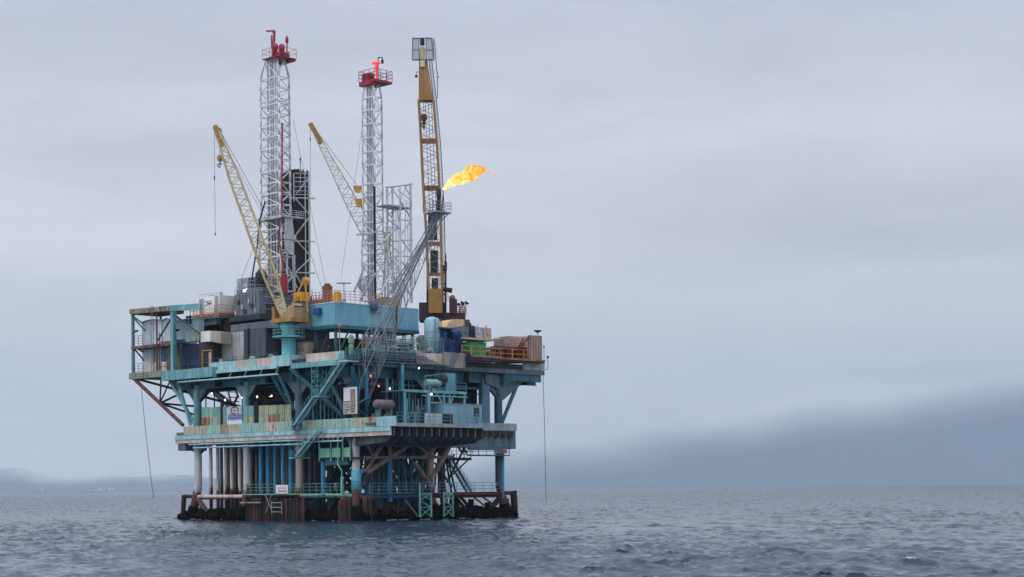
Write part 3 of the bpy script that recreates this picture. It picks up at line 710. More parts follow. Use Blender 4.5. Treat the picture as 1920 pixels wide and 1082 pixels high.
# red standpipe up the near leg, red mud manifold at its foot
mb = MB(); mb.path([LF(529, 232, b_-.35), LF(528.5, 400, b_-.35), LF(524.5, 412, b_-.4), LF(524, 455, b_-.4), LF(532, 510, b_-.4)], .17, 8); part('standpipe', mb, REDP, m1)
q = LF(532.5, 545, b_-.6); mb = MB(); mb.lathe((q.x, q.y, q.z), [(.7, -.6), (.7, 2.5), (.6, 2.52), (.6, 2.9), (.3, 3.1)], 14); part('manifold_drum', mb, REDB, m1)
# racking platform with rails
z = ZAT(405, a_, b_); mb = MB(); mb.box(a_-1.2, a_+da+.5, b_-.6, b_+db+2.0, z-.2, z); mb.box(a_-1.2, a_+da+.4, b_-.7, b_-.6, z-.45, z+.1); part('racking_board', mb, MASTG, m1)
mb = MB(); mb.rail([(a_-1.2, b_-.5, z), (a_-1.2, b_+db+2.0, z), (a_+da+.4, b_+db+2.0, z)], r=.05); part('handrail', mb, MASTG, m1)
mb = MB(); mb.box(a_-.7, a_-.4, b_+.6, b_+2.4, z-7, z-.2); mb.box(a_-.9, a_-.5, b_+.2, b_+3.0, z-4.2, z-3.4); mb.bar((a_-.6, b_+1, z-7), (a_-.6, b_+1, z1[0]), .3, .3); mb.bar((a_-.6, b_+2.7, z-7), (a_-.6, b_+2.7, z1[0]), .3, .3); part('lower_frame', mb, MASTG, m1)
# short floodlight bars on the bracing
for k, (x, y) in enumerate(((501, 210), (501, 252), (501, 292), (500, 337), (499, 383), (498, 420))):
    p = LF(x-3.5, y-4, b_-.25); q = LF(x+3.5, y+4, b_-.25); mb = MB(); mb.bar(p, q, .16, .3); part('strip_light', mb, mat('white_lamp_housing', (226,226,226), .35) if k == 0 else bpy.data.materials['white_lamp_housing'], m1)
for x, y in ((537, 205), (537, 247), (537, 289)):
    p = RF(x-4.5, y-5, a_-.2); q = RF(x+4.5, y+5, a_-.2); mb = MB(); mb.bar(p, q, .16, .3); part('strip_light', mb, MASTG, m1)
# black service hose hanging down the left of the mast
hose = [LF(x, y, b_-1.6) for x, y in ((497, 378), (492, 395), (487, 412), (484, 440), (482, 465), (479, 480), (475, 505), (471, 530), (469, 556))]
mb = MB(); mb.path(hose, .15, 7); solo('service_hose', mb, BLACK, hose[-1], 'black hose hanging from the left mast down beside the yellow crane boom', 'hose')

# drill pipe standing in the rack behind the mast
bp = 12.2; ax0, ax1 = AB(551, b=bp), AB(504, b=bp)
stand = None; zt_ = ZAT(318, ax0, bp); zb_ = ZAT(548, ax0, bp); cnt = 0
for row in range(3):
    spots = [(ax0+.2+i*.34, bp+row*.5) for i in range(int((ax1-ax0)/.34))] if row < 2 else []
    for a, b in spots+([(ax0-.1-row*.3, bp+.2+i*.34) for i in range(int((AB(578, a=ax0)-bp)/.34))] if row < 2 else []):
        h = 0
        if stand is None:
            mb = MB(); mb.tube((a, b, zb_), (a, b, zt_-.5), .19, 7); mb.tube((a, b, zt_-.5), (a, b, zt_), .14, 7)
            stand = solo('drill_pipe', mb, PIPED, (a, b, zb_), 'dark rusty drill pipe standing upright in the rack behind the left mast', 'drill pipe', 'drill pipes racked behind the left mast')
        else: twin(stand, (a, b, zb_+rng.uniform(-.5, .25)))
# racking frame
fr = thing('racking_frame', (ax0-1, bp+1, zb_), 'grey steel frame with cross braces holding the racked dark drill pipes', 'pipe rack')
af = ax0-1.0; bL, bR, bM = AB(553, a=af), AB(581, a=af), AB(574, a=af)
for bb, top, r in ((bR, 322, .16), (bM, 325, .12), (bL, 325, .12)):
    mb = MB(); mb.tube((af, bb, ZAT(560 if bb != bL else 378, af, bb)), (af, bb, ZAT(top, af, bb)), r, 8); part('post', mb, MASTG, fr)
mb = MB()
for y in (325, 333, 341, 350, 358, 365, 371): mb.tube(RF(553, y, af), RF(582, y, af), .07, 5)
for x in (563, 579): mb.tube(RF(x, 325, af), RF(x, 366, af), .06, 5)
mb.tube(RF(556, 363, af), RF(577, 335, af), .12, 6); part('guard_panel', mb, MASTG, fr)
mb = MB()
for p, q in (((553,371),(579,402)), ((579,408),(553,443)), ((553,448),(580,478)), ((580,486),(553,512)), ((553,512),(566,535)), ((545,512),(557,540))): mb.tube(RF(*p, af), RF(*q, af), .15, 6)
part('cross_brace', mb, MASTG, fr)
for y in (371, 452, 511): mb = MB(); mb.tube(RF(540, y, af), RF(590, y+1, af), .14, 6); part('girt', mb, MASTG, fr)
mb = MB(); p = RF(563, 317, af+1); mb.tube(p, p+V(0,0,1.8), .07, 6); mb.tube(p+V(0,0,1.6), p+V(0,0,2.1), .14, 6); part('mast_lamp', mb, DARK, fr)

# ---------------------------------------------------------------- second, slimmer mast
b_2 = 22.0; a_2 = AB(705, b=b_2); da2 = AB(682, b=b_2)-a_2; db2 = AB(720, a=a_2)-b_2
ys = [562, 540, 516, 494, 474, 455, 437, 415, 392, 365, 342, 308, 282, 256, 230, 204, 180, 152]
m2, r2, z2, c2 = mast(ZAT(566, a_2, b_2), (a_2, b_2, da2, db2), ys, 'shorter slimmer white drilling mast in the middle with a red crown and red lamp', 6, False, 150, .155)
zt = z2[-1]; ca, cb = c2
A1, A0 = a_2+da2+.3, a_2-.6
mb = MB(); mb.box(A0, A1, cb-1.4, cb+3.0, zt-.1, zt+.35); mb.box(A0+.6, A1, cb-1.4, cb-.2, zt-.5, zt-.1); mb.box(ca-.4, ca+1.4, cb-1.2, cb+.2, zt+.3, zt+1.7); part('crown_platform', mb, REDP, m2)
mb = MB(); mb.rail([(A1, cb-1.4, zt+.35), (A0, cb-1.4, zt+.35), (A0, cb+3.0, zt+.35), (A1, cb+3.0, zt+.35), (A1, cb-1.4, zt+.35)], h=1.9, post=1.5, r=.055); part('crown_handrail', mb, REDP, m2)
for o in (-.5, .5): mb = MB(); mb.lathe((ca+o, cb-.5, zt+1.1), [(.6, -.2), (.75, -.1), (.75, .1), (.6, .2)], 14, 'b'); part('crown_sheave', mb, REDP, m2)
p = LF(706, 133, cb); mb = MB(); mb.tube(p+V(0,0,-1.5), p+V(0,0,.2), .18, 8); mb.lathe(p+V(0,0,.1), [(.3, 0), (.34, .9), (.2, 1.2)], 10); mb.tube(p+V(.9,0,1.6), p+V(-1.0,0,1.3), .32, 8, .2); part('warning_lamp', mb, mat('red_warning_lamp', (255,60,70), emit=.8), m2)
mb = MB(); mb.path([LF(709, 150, cb), LF(709, 108, cb), LF(717, 108, cb), LF(717, 112, cb)], .09, 6); mb.lathe(LF(717, 119, cb), [(.22, 0), (.26, .5), (.1, .8)], 8); part('lamp_bracket', mb, DARK, m2)
mb = MB(); mb.tube((a_2-.2, b_2-.3, z2[0]), (a_2-.2, b_2-.3, ZAT(350, a_2, b_2)), .22, 8); part('standpipe', mb, DARK, m2)
mb = MB(); mb.box(a_2-2.5, a_2+da2+1.0, b_2-.8, b_2-.6, ZAT(438, a_2, b_2), ZAT(435, a_2, b_2)); part('racking_board', mb, MASTG, m2)
mb = MB()
for p, q in (((684,500),(663,548)), ((705,512),(676,562)), ((686,520),(700,508))): mb.tube(LF(*p, b_2-1.5), LF(*q, b_2-2.5), .2, 7)
part('raking_leg', mb, MASTG, m2)
mb = MB(); q = LF(681, 533, b_2-1.5)
for o in (-.8, 0, .8): mb.lathe((q.x+o, q.y, q.z), [(.3, -.9), (.45, 0), (.2, .9)], 8)
mb.path([q+V(-.9,0,1), q+V(1.2,0,1), q+V(1.4,0,-.4), q+V(.6,0,-1.2)], .12, 6); part('block_and_tackle', mb, MASTG, m2)
# pipe frame beside it
pf = thing('pipe_handling_frame', (a_2-3, b_2+4, z2[0]), 'white braced steel frame with upper platform between slim mast and big crane', 'steel frame')
ap = a_2-1.0; aq = ap+3.2
PX = [724, 752, 772]
for x, top, a, r in ((772, 343, ap, .24), (752, 375, ap, .20), (752, 350, aq+1.5, .17), (738, 350, aq, .2), (728, 350, aq, .22)):
    b = AB(x, a=a); mb = MB(); mb.tube((a, b, ZAT(568, a, b)), (a, b, ZAT(top, a, b)), r, 8); part('post', mb, WHITE, pf)
mb = MB(); z_ = ZAT(386, ap, AB(752, a=ap)); mb.box(ap-.2, ap+3, AB(728, a=ap), AB(773, a=ap), z_-.25, z_); part('platform', mb, MASTG, pf)
mb = MB(); mb.rail([(ap-.2, AB(752, a=ap), z_), (ap-.2, AB(773, a=ap), z_)], r=.05); part('handrail', mb, MASTG, pf)
mb = MB()
for p, q, r in (((724,351),(773,345),.16), ((733,350),(752,378),.1), ((763,348),(752,372),.1), ((745,356),(772,376),.08), ((758,348),(772,372),.1), ((752,380),(773,412),.15), ((772,412),(752,440),.13), ((752,412),(772,414),.1), ((752,448),(774,478),.13), ((774,450),(752,476),.13), ((752,450),(774,450),.12), ((752,480),(774,481),.12),
                ((752,488),(774,520),.13), ((774,486),(752,520),.13), ((752,522),(774,560),.13), ((774,522),(752,560),.13), ((722,392),(740,415),.12), ((740,430),(720,452),.12), ((722,458),(746,490),.12), ((718,470),(738,505),.12), ((738,505),(716,545),.12), ((735,480),(752,520),.12), ((730,512),(752,560),.12), ((722,540),(752,566),.1), ((722,425),(752,427),.1), ((722,502),(752,505),.1), ((722,530),(752,532),.1)):
    mb.tube(RF(*p, ap), RF(*q, ap), r*1.3, 6)
part('bracing', mb, WHITE, pf)
mb = MB()
for p, q, r in (((724,372),(740,350),.1), ((728,392),(752,392),.1), ((728,402),(752,388),.1), ((728,412),(752,430),.1), ((728,440),(752,425),.1), ((728,452),(752,452),.1), ((728,455),(752,478),.1), ((728,482),(752,480),.1), ((728,482),(752,505),.1), ((728,512),(752,512),.1), ((752,512),(728,540),.1), ((728,540),(752,562),.1), ((738,350),(772,344),.1), ((745,392),(752,440),.08), ((760,392),(758,568),.09), ((765,392),(764,568),.07)):
    mb.tube(RF(*p, aq), RF(*q, aq), r, 6)
part('rear_bracing', mb, MASTG, pf)
mb = MB(); b0, b1 = AB(742, a=aq), AB(746, a=aq)
for bb in (b0, b1): mb.tube((aq-.3, bb, ZAT(566, aq, bb)), (aq-.3, bb, ZAT(385, aq, bb)), .06, 5)
for y in range(388, 566, 5): mb.tube(RF(742, y, aq-.3), RF(746, y, aq-.3), .045, 4)
part('ladder', mb, MASTG, pf)

# ---------------------------------------------------------------- cranes
def boom(root, p0, p1, secs, side, nrm, bays, rc, rb, m, mb_mat=None):
    """four-chord lattice boom; secs: (t, half width, half depth)"""
    ts = np.linspace(0, 1, bays+1); st = [s[0] for s in secs]
    rings = []
    for t in ts:
        w = np.interp(t, st, [s[1] for s in secs]); d = np.interp(t, st, [s[2] for s in secs]); c = V(*p0).lerp(V(*p1), t)
        rings.append([c+side*sx*w+nrm*sy*d for sx, sy in ((-1,-1), (1,-1), (1,1), (-1,1))])
    for i in range(4): mb = MB(); mb.path([r[i] for r in rings], rc, 6); part('boom_chord', mb, m, root)
    mb = MB(); lat4(mb, rings, rb, horiz=False); part('boom_lacing', mb, mb_mat or m, root); return rings
def camside(p0, p1):                                 # unit vectors across the boom: in its own upright plane and level
    d = (V(*p1)-V(*p0)).normalized(); lvl = d.cross(V(0,0,1)).normalized(); return d.cross(lvl).normalized(), lvl
# crane on the left face pedestal
pc = (17.0, -.8)
k1 = thing('pedestal_crane', (*pc, 28.0), 'cream lattice boom crane on a teal pedestal at the left face of the platform', 'crane', 'cranes on the platform')
dC = depth(*pc)
def D1(x, y, o=0): return DP(x, y, dC+o)
zd = ZAT(606, *pc)
mb = MB(); mb.lathe((*pc, 0), [(1.32, 28.7), (1.26, 29.4), (1.26, zd-1.2), (1.45, zd-.9), (1.45, zd)], 24); part('pedestal', mb, mat('pedestal_teal', (104,188,196), .5, rust=.2, var=.06), k1, smooth=True)
mb = MB(); mb.box(14.6, 19.6, -2.6, 1.0, 27.0, 28.9); part('pedestal_base', mb, DECKB, k1)
zr = ZAT(631, *pc); mb = MB(); mb.lathe((*pc, 0), [(1.3, zr-.35), (2.85, zr-.25), (2.85, zr), (1.3, zr)], 24); part('service_platform', mb, TEAL, k1)
mb = MB(); cir = [V(pc[0]+2.75*math.cos(i*math.pi/9), pc[1]+2.75*math.sin(i*math.pi/9), zr) for i in range(19)]; mb.rail(cir, h=1.5, post=1.2, r=.055, lines=3); part('handrail', mb, TEAL, k1)
# slewing platform and machinery house
mb = MB(); mb.box(pc[0]-3.0, pc[0]+2.4, pc[1]-2.0, pc[1]+2.6, zd+.05, zd+.75); part('slewing_platform', mb, OCHRE, k1)
mb = MB(); mb.box(pc[0]-2.6, pc[0]+1.4, pc[1]-1.0, pc[1]+2.5, zd+.75, zd+2.6); mb.box(pc[0]-2.2, pc[0]+1.0, pc[1]-1.03, pc[1]-1.0, zd+1.1, zd+2.3); part('machinery_house', mb, mat('tan_machinery_paint', (168,146,112), .6, rust=.4, var=.12), k1)
mb = MB(); mb.box(pc[0]+1.5, pc[0]+2.3, pc[1]-1.9, pc[1]-.4, zd+.76, zd+2.9); part('operator_cab', mb, OCHRE, k1)
top = D1(570, 528); mb = MB()
for o in (-1.1, 1.1):
    mb.bar(D1(541, 585, o), D1(568, 528, o), .2, .24); mb.bar(D1(577, 585, o), D1(572, 528, o), .2, .24); mb.bar(D1(552, 562, o), D1(578, 562, o), .14, .16)
mb.bar(D1(570, 528, -1.3), D1(570, 528, 1.3), .5, .5); mb.lathe(D1(570, 527, -.4), [(.7, 0), (.7, .8)], 14, 'b'); part('gantry', mb, YELL, k1)
mb = MB(); p = D1(566, 557); mb.box(p.x-1.0, p.x+1.0, p.y-1.0, p.y+1.0, p.z-.8, p.z+.8); mb.lathe(p+V(0,-1.3,0), [(.7, 0), (.7, .3)], 14, 'b'); part('hoist_winch', mb, YELL, k1)
mb = MB(); mb.bar(D1(534, 585, -1), D1(552, 570, -1), .3, .5); mb.bar(D1(552, 570, -1), D1(566, 572, -1), .3, .4); part('backstay_frame', mb, CREAM, k1)
p0, p1 = D1(534, 592), D1(408, 248)
sd1, lv1 = camside(p0, p1)
boom(k1, p0, p1, [(0, .55, .8), (.22, 1.1, 1.1), (.75, .9, .95), (.93, .5, .7), (1, .42, .6)], sd1, lv1, 34, .14, .075, CREAM)
mb = MB(); q0, q1 = D1(534, 596), D1(521, 560); mb.prism([q0+sd1*.6-lv1*.7, q1+sd1*.85-lv1*.8, q1-sd1*.85-lv1*.8, q0-sd1*.6-lv1*.7], lv1*.12); mb.prism([q0+sd1*.6+lv1*.6, q1+sd1*.85+lv1*.7, q1-sd1*.85+lv1*.7, q0-sd1*.6+lv1*.6], lv1*.12); part('boom_foot', mb, CREAM, k1)
mb = MB(); q0, q1 = D1(417, 273), D1(404, 237); mb.prism([q0+sd1*.55-lv1*.66, q1+sd1*.42-lv1*.6, q1-sd1*.42-lv1*.6, q0-sd1*.55-lv1*.66], lv1*.1); mb.prism([q0+sd1*.55+lv1*.56, q1+sd1*.42+lv1*.5, q1-sd1*.42+lv1*.5, q0-sd1*.55+lv1*.56], lv1*.1); part('boom_head', mb, OCHRE, k1)
for x, y, r in ((404.5, 240, .5), (411, 245, .45)):
    c = D1(x, y); mb = MB(); mb.add(*(lambda n: ([c+lv1*s*.3+(sd1*math.cos(2*math.pi*i/n)+lv1.cross(sd1)*math.sin(2*math.pi*i/n))*r for s in (-1, 1) for i in range(n)], [(i, (i+1) % n, n+(i+1) % n, n+i) for i in range(n)]+[tuple(range(n)), tuple(range(n, 2*n))]))(14)); part('sheave', mb, OCHRE, k1)
for o in (-.9, .9):
    mb = MB(); mb.tube(D1(413, 246, o*.5), D1(570, 529, o), .045, 5); part('pendant_line', mb, STEEL, k1)
    mb = MB(); mb.tube(D1(436, 300, o*.5), D1(567, 533, o), .035, 5); part('pendant_line', mb, STEEL, k1)
mb = MB(); mb.tube(D1(401.5, 241), D1(403.8, 438), .035, 5); mb.tube(D1(402.2, 330), D1(402.2, 338), .12, 6); mb.tube(D1(403.8, 436), D1(403.8, 442), .12, 6); part('whip_line', mb, STEEL, k1)
mb = MB(); mb.tube(D1(411, 252), D1(412, 292), .04, 5); part('hoist_line', mb, STEEL, k1)
def hook(root, p, s, m=OCHRE):
    mb = MB(); mb.box(p.x-.25*s, p.x+.25*s, p.y-.35*s, p.y+.35*s, p.z-.5*s, p.z+.5*s); mb.lathe(p+V(0,-.4*s,0), [(.4*s, 0), (.4*s, .8*s)], 12, 'b'); o = part('hook_block', mb, m, root)
    mb = MB(); e = p+V(0,0,-.5*s); mb.path([e, e+V(0,0,-.4*s)]+[e+V(.32*s*math.sin(t), -.32*s*math.sin(t), -.75*s-.35*s*math.cos(t)*-1*-1) for t in (0, .7, 1.4, 2.1, 2.8, 3.6, 4.2)], .09*s, 6); h = mb.build('hook', DARK, o); return o
hook(k1, D1(412.5, 297), 1.0)

# crane behind, mostly hidden by the slim mast
k2p = (24.0, 27.5); k2 = thing('pedestal_crane', (*k2p, 28.0), 'cream crane whose boom rises to the upper left behind the slim white mast', 'crane', 'cranes on the platform')
d2 = depth(*k2p)+2
def D2(x, y, o=0): return DP(x, y, d2+o)
p0, p1 = D2(752, 558), D2(590, 246); sd2, lv2 = camside(p0, p1)
boom(k2, p0, p1, [(0, .5, .8), (.3, 1.15, 1.05), (.55, 1.2, 1.0), (.8, .7, .75), (1, .42, .55)], sd2, lv2, 36, .10, .055, CREAM)
mb = MB(); q0, q1 = D2(602, 268), D2(582, 232); mb.prism([q0+sd2*.55-lv2*.6, q1+sd2*.45-lv2*.5, q1-sd2*.45-lv2*.5, q0-sd2*.5-lv2*.6], lv2*1.15); part('boom_head', mb, OCHRE, k2)
for x, y, s in ((671, 353, .95), (675, 378, 1.15)):
    p = D2(x, y, -1.2); mb = MB(); mb.prism([p+V(s*.7,-s*.7,s*.5), p+V(-s*.7,s*.7,s*.5), p+V(-s*.35,s*.35,-s*.9), p+V(s*.35,-s*.35,-s*.9)], (.12, .12, 0)); part('boom_gusset', mb, YELL, k2)
mb = MB(); mb.tube(D2(582, 234), D2(581.6, 545), .035, 5); mb.tube(D2(581.7, 258), D2(581.7, 264), .12, 6); part('whip_line', mb, STEEL, k2)
for o in (-.6, .6):
    mb = MB(); mb.tube(D2(590, 240, o), D2(738, 440, o), .04, 5); part('pendant_line', mb, STEEL, k2)
mb = MB(); q = D2(726, 445)
for i in range(9): t = i*.7; mb.bar(q, q+V(math.cos(t)*1.0, -math.cos(t)*1.0, math.sin(t)*1.9), .14, .14)
mb.box(q.x-.5, q.x+.5, q.y-.5, q.y+.5, q.z-1, q.z+1); part('gantry', mb, CREAM, k2)
mb = MB(); mb.bar(D2(728, 445, .8), D2(742, 560, .8), .25, .25); mb.bar(D2(726, 445, -.8), D2(716, 560, -.8), .25, .25); part('gantry_leg', mb, CREAM, k2)
zq = D2(740, 560).z; mb = MB(); mb.box(k2p[0]-2.5, k2p[0]+2.5, k2p[1]-2, k2p[1]+2, zq-2.2, zq-.2); part('machinery_house', mb, CREAM, k2)
mb = MB(); mb.lathe((*k2p, 0), [(1.3, 28.0), (1.3, zq-2.25)], 18); part('pedestal', mb, TEAL, k2, smooth=True)

# big maroon crane with the tall yellow boom
k3a = 9.0; k3b = AB(838, a=k3a); k3 = thing('pedestal_crane', (k3a, k3b, 28.0), 'big maroon crane with the tallest steep ochre yellow boom near the flare', 'crane', 'cranes on the platform')
d3 = depth(k3a, k3b)
def D3(x, y, o=0): return DP(x, y, d3+o)
sx3 = V(-s2, s2, 0)                                   # level across the picture: local direction of world +x
def box3(mb, x0, x1, y0, y1, o0, o1):                 # a block squared to the crane's own heading
    mb.add([D3(x, y, 0)+V(s2, s2, 0)*o for x in (x0, x1) for y in (y0, y1) for o in (o0, o1)], [(0,1,3,2), (4,6,7,5), (0,4,5,1), (2,3,7,6), (0,2,6,4), (1,5,7,3)]); return mb
nr3 = V(s2, s2, 0)                                    # away from the camera
def ring3(y, xl, xr, dp): return [D3(xl, y)-nr3*dp, D3(xr, y)-nr3*dp, D3(xr, y)+nr3*dp, D3(xl, y)+nr3*dp]
prof3 = [(588,805,829), (545,804.5,829), (420,798.5,827), (345,793.5,824), (268,790,819.5), (190,785.5,813.5)]
def xat(y, k): return float(np.interp(-y, [-p[0] for p in prof3], [p[k] for p in prof3]))
ylev = np.linspace(545, 190, 31); rg3 = [ring3(y, xat(y, 1), xat(y, 2), 1.2) for y in ylev]
for i in range(4): mb = MB(); mb.path([r[i] for r in rg3], .24 if i in (0, 1) else .17, 7); part('boom_chord', mb, YELD, k3)
mb = MB(); lat4(mb, rg3, .055, horiz=False); part('boom_lacing', mb, mat('boom_lacing_paint', (150,128,96), .6, rust=.3), k3)
BATT = mat('brown_batten_paint', (124,86,54), .6, rust=.55)
for y0, y1 in ((262,272), (350,360), (455,463), (513,519)): mb = MB(); box3(mb, xat(y0,1), xat(y0,2), y0, y1, -1.28, -1.22); part('boom_batten', mb, BATT, k3)
mb = MB(); hd = [ring3(190, 785.5, 812.5, 1.2), ring3(112, 786, 801, .8)]
mb.add(hd[0]+hd[1], [(0,1,5,4), (1,2,6,5), (2,3,7,6), (3,0,4,7), (0,1,2,3), (4,5,6,7)])
box3(mb, 798.5, 799.2, 112, 190, -1.24, -1.2) if False else None
part('boom_head', mb, YELD, k3)
mb = MB(); box3(mb, 804, 830, 543, 588, -1.5, 1.3); part('boom_foot', mb, mat('boom_foot_paint', (150,114,56), .55, rust=.2, var=.08), k3)
mb = MB()
for y0, y1 in ((395,450), (470,512), (522,542)): box3(mb, xat(y0,1)+6, xat(y0,2)-7, y0, y1, -.4, .4)
part('luffing_ram', mb, GREYD, k3)
for x in (797, 803, 809): mb = MB(); mb.tube(D3(x, 190), D3(x+15, 545), .05, 5); part('hoist_line', mb, STEEL, k3)
GREYG = mat('galvanised_grating', (104,112,120), .5, rust=.2)
for x0, x1 in ((773.5, 785.5), (799, 812.5)):
    mb = MB()
    for y in np.arange(73, 112, 1.9): mb.tube(D3(x0, y, -1.0), D3(x1+(y-73)*.05, y, -1.0), .05, 4)
    for x in (x0, x1): mb.tube(D3(x, 72, -1.0), D3(x+(1.5 if x > 800 else 0), 112, -1.0), .08, 5)
    mb.tube(D3(x0, 94, -1.0), D3(x1, 94, -1.0), .1, 5); part('grating_wing', mb, GREYG, k3)
mb = MB(); mb.path([D3(773, 112, -1.2), D3(774, 71.5, -1.2), D3(809, 71.5, -1.2), D3(813, 112, -1.2)], .10, 6); mb.bar(D3(773, 112, -1.2), D3(814, 112, -1.2), .2, .3); part('head_frame', mb, GREYG, k3)
mb = MB(); box3(mb, 788, 796, 74, 84, -1.0, .6); part('sheave_guard', mb, GREYD, k3)
mb = MB(); p = D3(791.5, 101); mb.lathe(p+V(0,0,-1.3), [(.45, 0), (.62, .4), (.62, 2.2), (.4, 2.6)], 12); part('head_sheave', mb, CREAM, k3)
mb = MB(); box3(mb, 788.5, 797, 112, 128, -1.3, -.9); part('head_plate', mb, CREAM, k3)
mb = MB(); mb.path([D3(790, 126), D3(795, 212)], .05, 5); part('hoist_line', mb, STEEL, k3)
hook(k3, D3(795, 220, -1.6), 1.15, RUSTB); mb = MB(); mb.tube(D3(795, 226, -1.6), D3(795, 244, -1.6), .26, 8, .1); part('overhaul_ball', mb, DARK, k3)
mb = MB(); e = [(812, 112), (815, 112), (821, 190), (823, 280), (826, 370), (829, 470), (832, 545)]
pl = [(803,112), (812,190), (819.5,268), (824,345), (827.3,420), (829,545)]
def px3(y): return float(np.interp(y, [p[1] for p in pl], [p[0] for p in pl]))
ysw = np.arange(112, 545, 2.6)
for y in ysw: mb.tube(D3(px3(y)+1, y, .6), D3(px3(y)+6.5, y, .6), .045, 4)
for o in (1.2, 6.5): mb.path([D3(px3(y)+o, y, .6) for y in np.linspace(112, 545, 12)], .08, 5)
mb.path([D3(815, 76, .6), D3(818.5, 130, .6), D3(820, 134, .6), D3(820.5, 183, .6), D3(817, 184, .6)], .08, 5); part('boom_walkway', mb, GREYT, k3)
for x in (780.5, 821):
    p = D3(x, 141); mb = MB(); mb.path([D3(798, 135), D3(x, 135), p], .06, 5); mb.lathe(p+V(0,0,-.35), [(.34, 0), (.26, .25), (.1, .4)], 10); part('floodlight', mb, GREYD if x < 800 else MASTG, k3)
# posts and house
mb = MB(); box3(mb, 799.5, 804.5, 492, 590, .2, 1.6); part('house_post', mb, DARK, k3)
mb = MB(); box3(mb, 833, 837, 492, 590, .4, 1.2); box3(mb, 829.5, 831.5, 505, 590, .4, 1.2)
for y in (510, 530, 550, 570): box3(mb, 831, 834, y, y+2, .5, 1.0)
part('house_post', mb, MAROON, k3)
mb = MB(); box3(mb, 829, 837, 498, 507, -1, 1.5); mb.path([D3(828, 499), D3(828, 491), D3(837.5, 491), D3(837.5, 507)], .08, 5); mb.path([D3(833, 492), D3(836, 492), D3(836, 476)], .1, 5); part('boom_rest', mb, MAROON, k3)
mb = MB(); p = D3(839, 543); mb.tube(p+V(.9,-.9,.2), p+V(-.6,.6,-.2), .35, 8, .5); mb.tube(p, D3(834, 546), .1, 5); part('loudhailer', mb, BLACK, k3)
mb = MB(); box3(mb, 786, 834, 568, 601, -.9, 5.0); box3(mb, 834, 872, 588, 602, -2.0, 3.5); part('slewing_house', mb, mat('dark_maroon_house', (48,22,36), .6, rust=.2, var=.25), k3)
mb = MB(); box3(mb, 843, 857, 563, 590, -2.3, 1.5); part('operator_cab', mb, MAROON, k3)
mb = MB(); box3(mb, 858.2, 858.5, 568, 580, -1.5, .5) if False else box3(mb, 845, 850, 566, 575, -2.36, -2.31); part('cab_window', mb, mat('dark_window_glass', (20,26,34), .12), k3)
mb = MB(); p = D3(848.5, 559); mb.lathe(p+V(0,0,-.4), [(.3, -.1), (.5, .15), (.52, .5), (.36, .85), (.1, 1.0)], 14); part('radar_dome', mb, mat('grey_dome', (84,88,96), .5), k3, smooth=True)
mb = MB(); mb.rail([D3(856, 588, -2), D3(874, 588, -2), D3(874, 588, 3)], r=.06); mb.rail([D3(836, 568, -2.2), D3(843, 568, -2.2)], r=.05, post=1); part('handrail', mb, MAROON, k3)
for x in (864.5, 872):
    p0 = D3(x-1.0, 593, -.5); mb = MB(); pts = [p0, D3(x-1.2, 582, -.5), D3(x, 576, -.5), D3(x, 571, -.5)]
    for q, w, r, r_ in zip(pts, pts[1:], (.34, .34, .3), (.34, .3, .26)): mb.tube(q, w, r, 10, r_)
    o = part('exhaust_stack', mb, mat('lagged_exhaust_cream', (216,206,180), .8, rust=.5, rust_col=(70,60,52), scale=2.2, streak=1) if x < 870 else bpy.data.materials['lagged_exhaust_cream'], k3)
    mb = MB(); c = D3(x+.2, 570, -.5); mb.tube(c+V(-.1,.1,0), c+V(-.25,.25,.35), .34, 8, .42); mb.tube(c+V(.2,-.2,.1), c+V(.45,-.45,-.2), .22, 8, .3); mb.build('rain_cap', DARK, o)
mb = MB(); mb.lathe((k3a+.5, k3b, 0), [(1.7, 28.0), (1.7, ZAT(602, k3a, k3b))], 20); part('pedestal', mb, MAROON, k3, smooth=True)
mb = MB(); mb.path([D3(832, 545), D3(876, 592)], .03, 5); part('pendant_line', mb, STEEL, k3)

# ---------------------------------------------------------------- flare boom
FLG = mat('flare_boom_grey', (142,150,156), .55, rust=.25, var=.12)
GREYP_ = mat('flare_pipe_grey', (150,156,162), .55, rust=.25, var=.1)
fb = thing('flare_boom', (-1.6, 2, 17), 'grey triangular lattice flare boom leaning out from the near corner towards the flame', 'flare boom')
tipP = RF(824, 398, -17.0); dT = depth(tipP.x, tipP.y)
def FBp(t, x0, y0, x1, y1, a0, a1):
    return RF(x0, y0, a0).lerp(RF(x1, y1, a1), t)
ch = {'A': (668, 656, 818, 398, -1.6, -16.6), 'B': (676, 716, 822, 404, -2.6, -17.0), 'C': (694, 744, 830, 404, -1.6, -17.6), 'D': (700, 668, 827, 397, -.6, -17.2)}
ringsF = [[FBp(t, *ch[k]) for k in 'ABCD'] for t in np.linspace(0, 1, 17)]
for i in range(4): mb = MB(); mb.path([r[i] for r in ringsF], .085, 7); part('boom_chord', mb, FLG, fb)
mb = MB(); lat4(mb, ringsF, .036); part('boom_lacing', mb, FLG, fb)
mb = MB(); mb.path([RF(684, 660, -1.5), RF(735, 567, -6.5), RF(815, 410, -16)], .17, 8); part('flare_line', mb, GREYL, fb)
mb = MB(); mb.path([RF(690, 668, -1.2), RF(821, 404, -16.4)], .12, 6); mb.path([RF(738, 640, -1.2), RF(742, 572, -3), RF(826, 402, -16.4)], .12, 6); part('pilot_gas_line', mb, GREYP_, fb)
for p, q in (((676,716),(664,792)), ((694,744),(684,792)), ((694,744),(664,760)), ((676,716),(694,744)), ((664,760),(690,784))):
    mb = MB(); mb.tube(RF(*p, -2.2), RF(*q, -1.0), .14, 7); part('base_strut', mb, BLUEP, fb)
zT = tipP.z
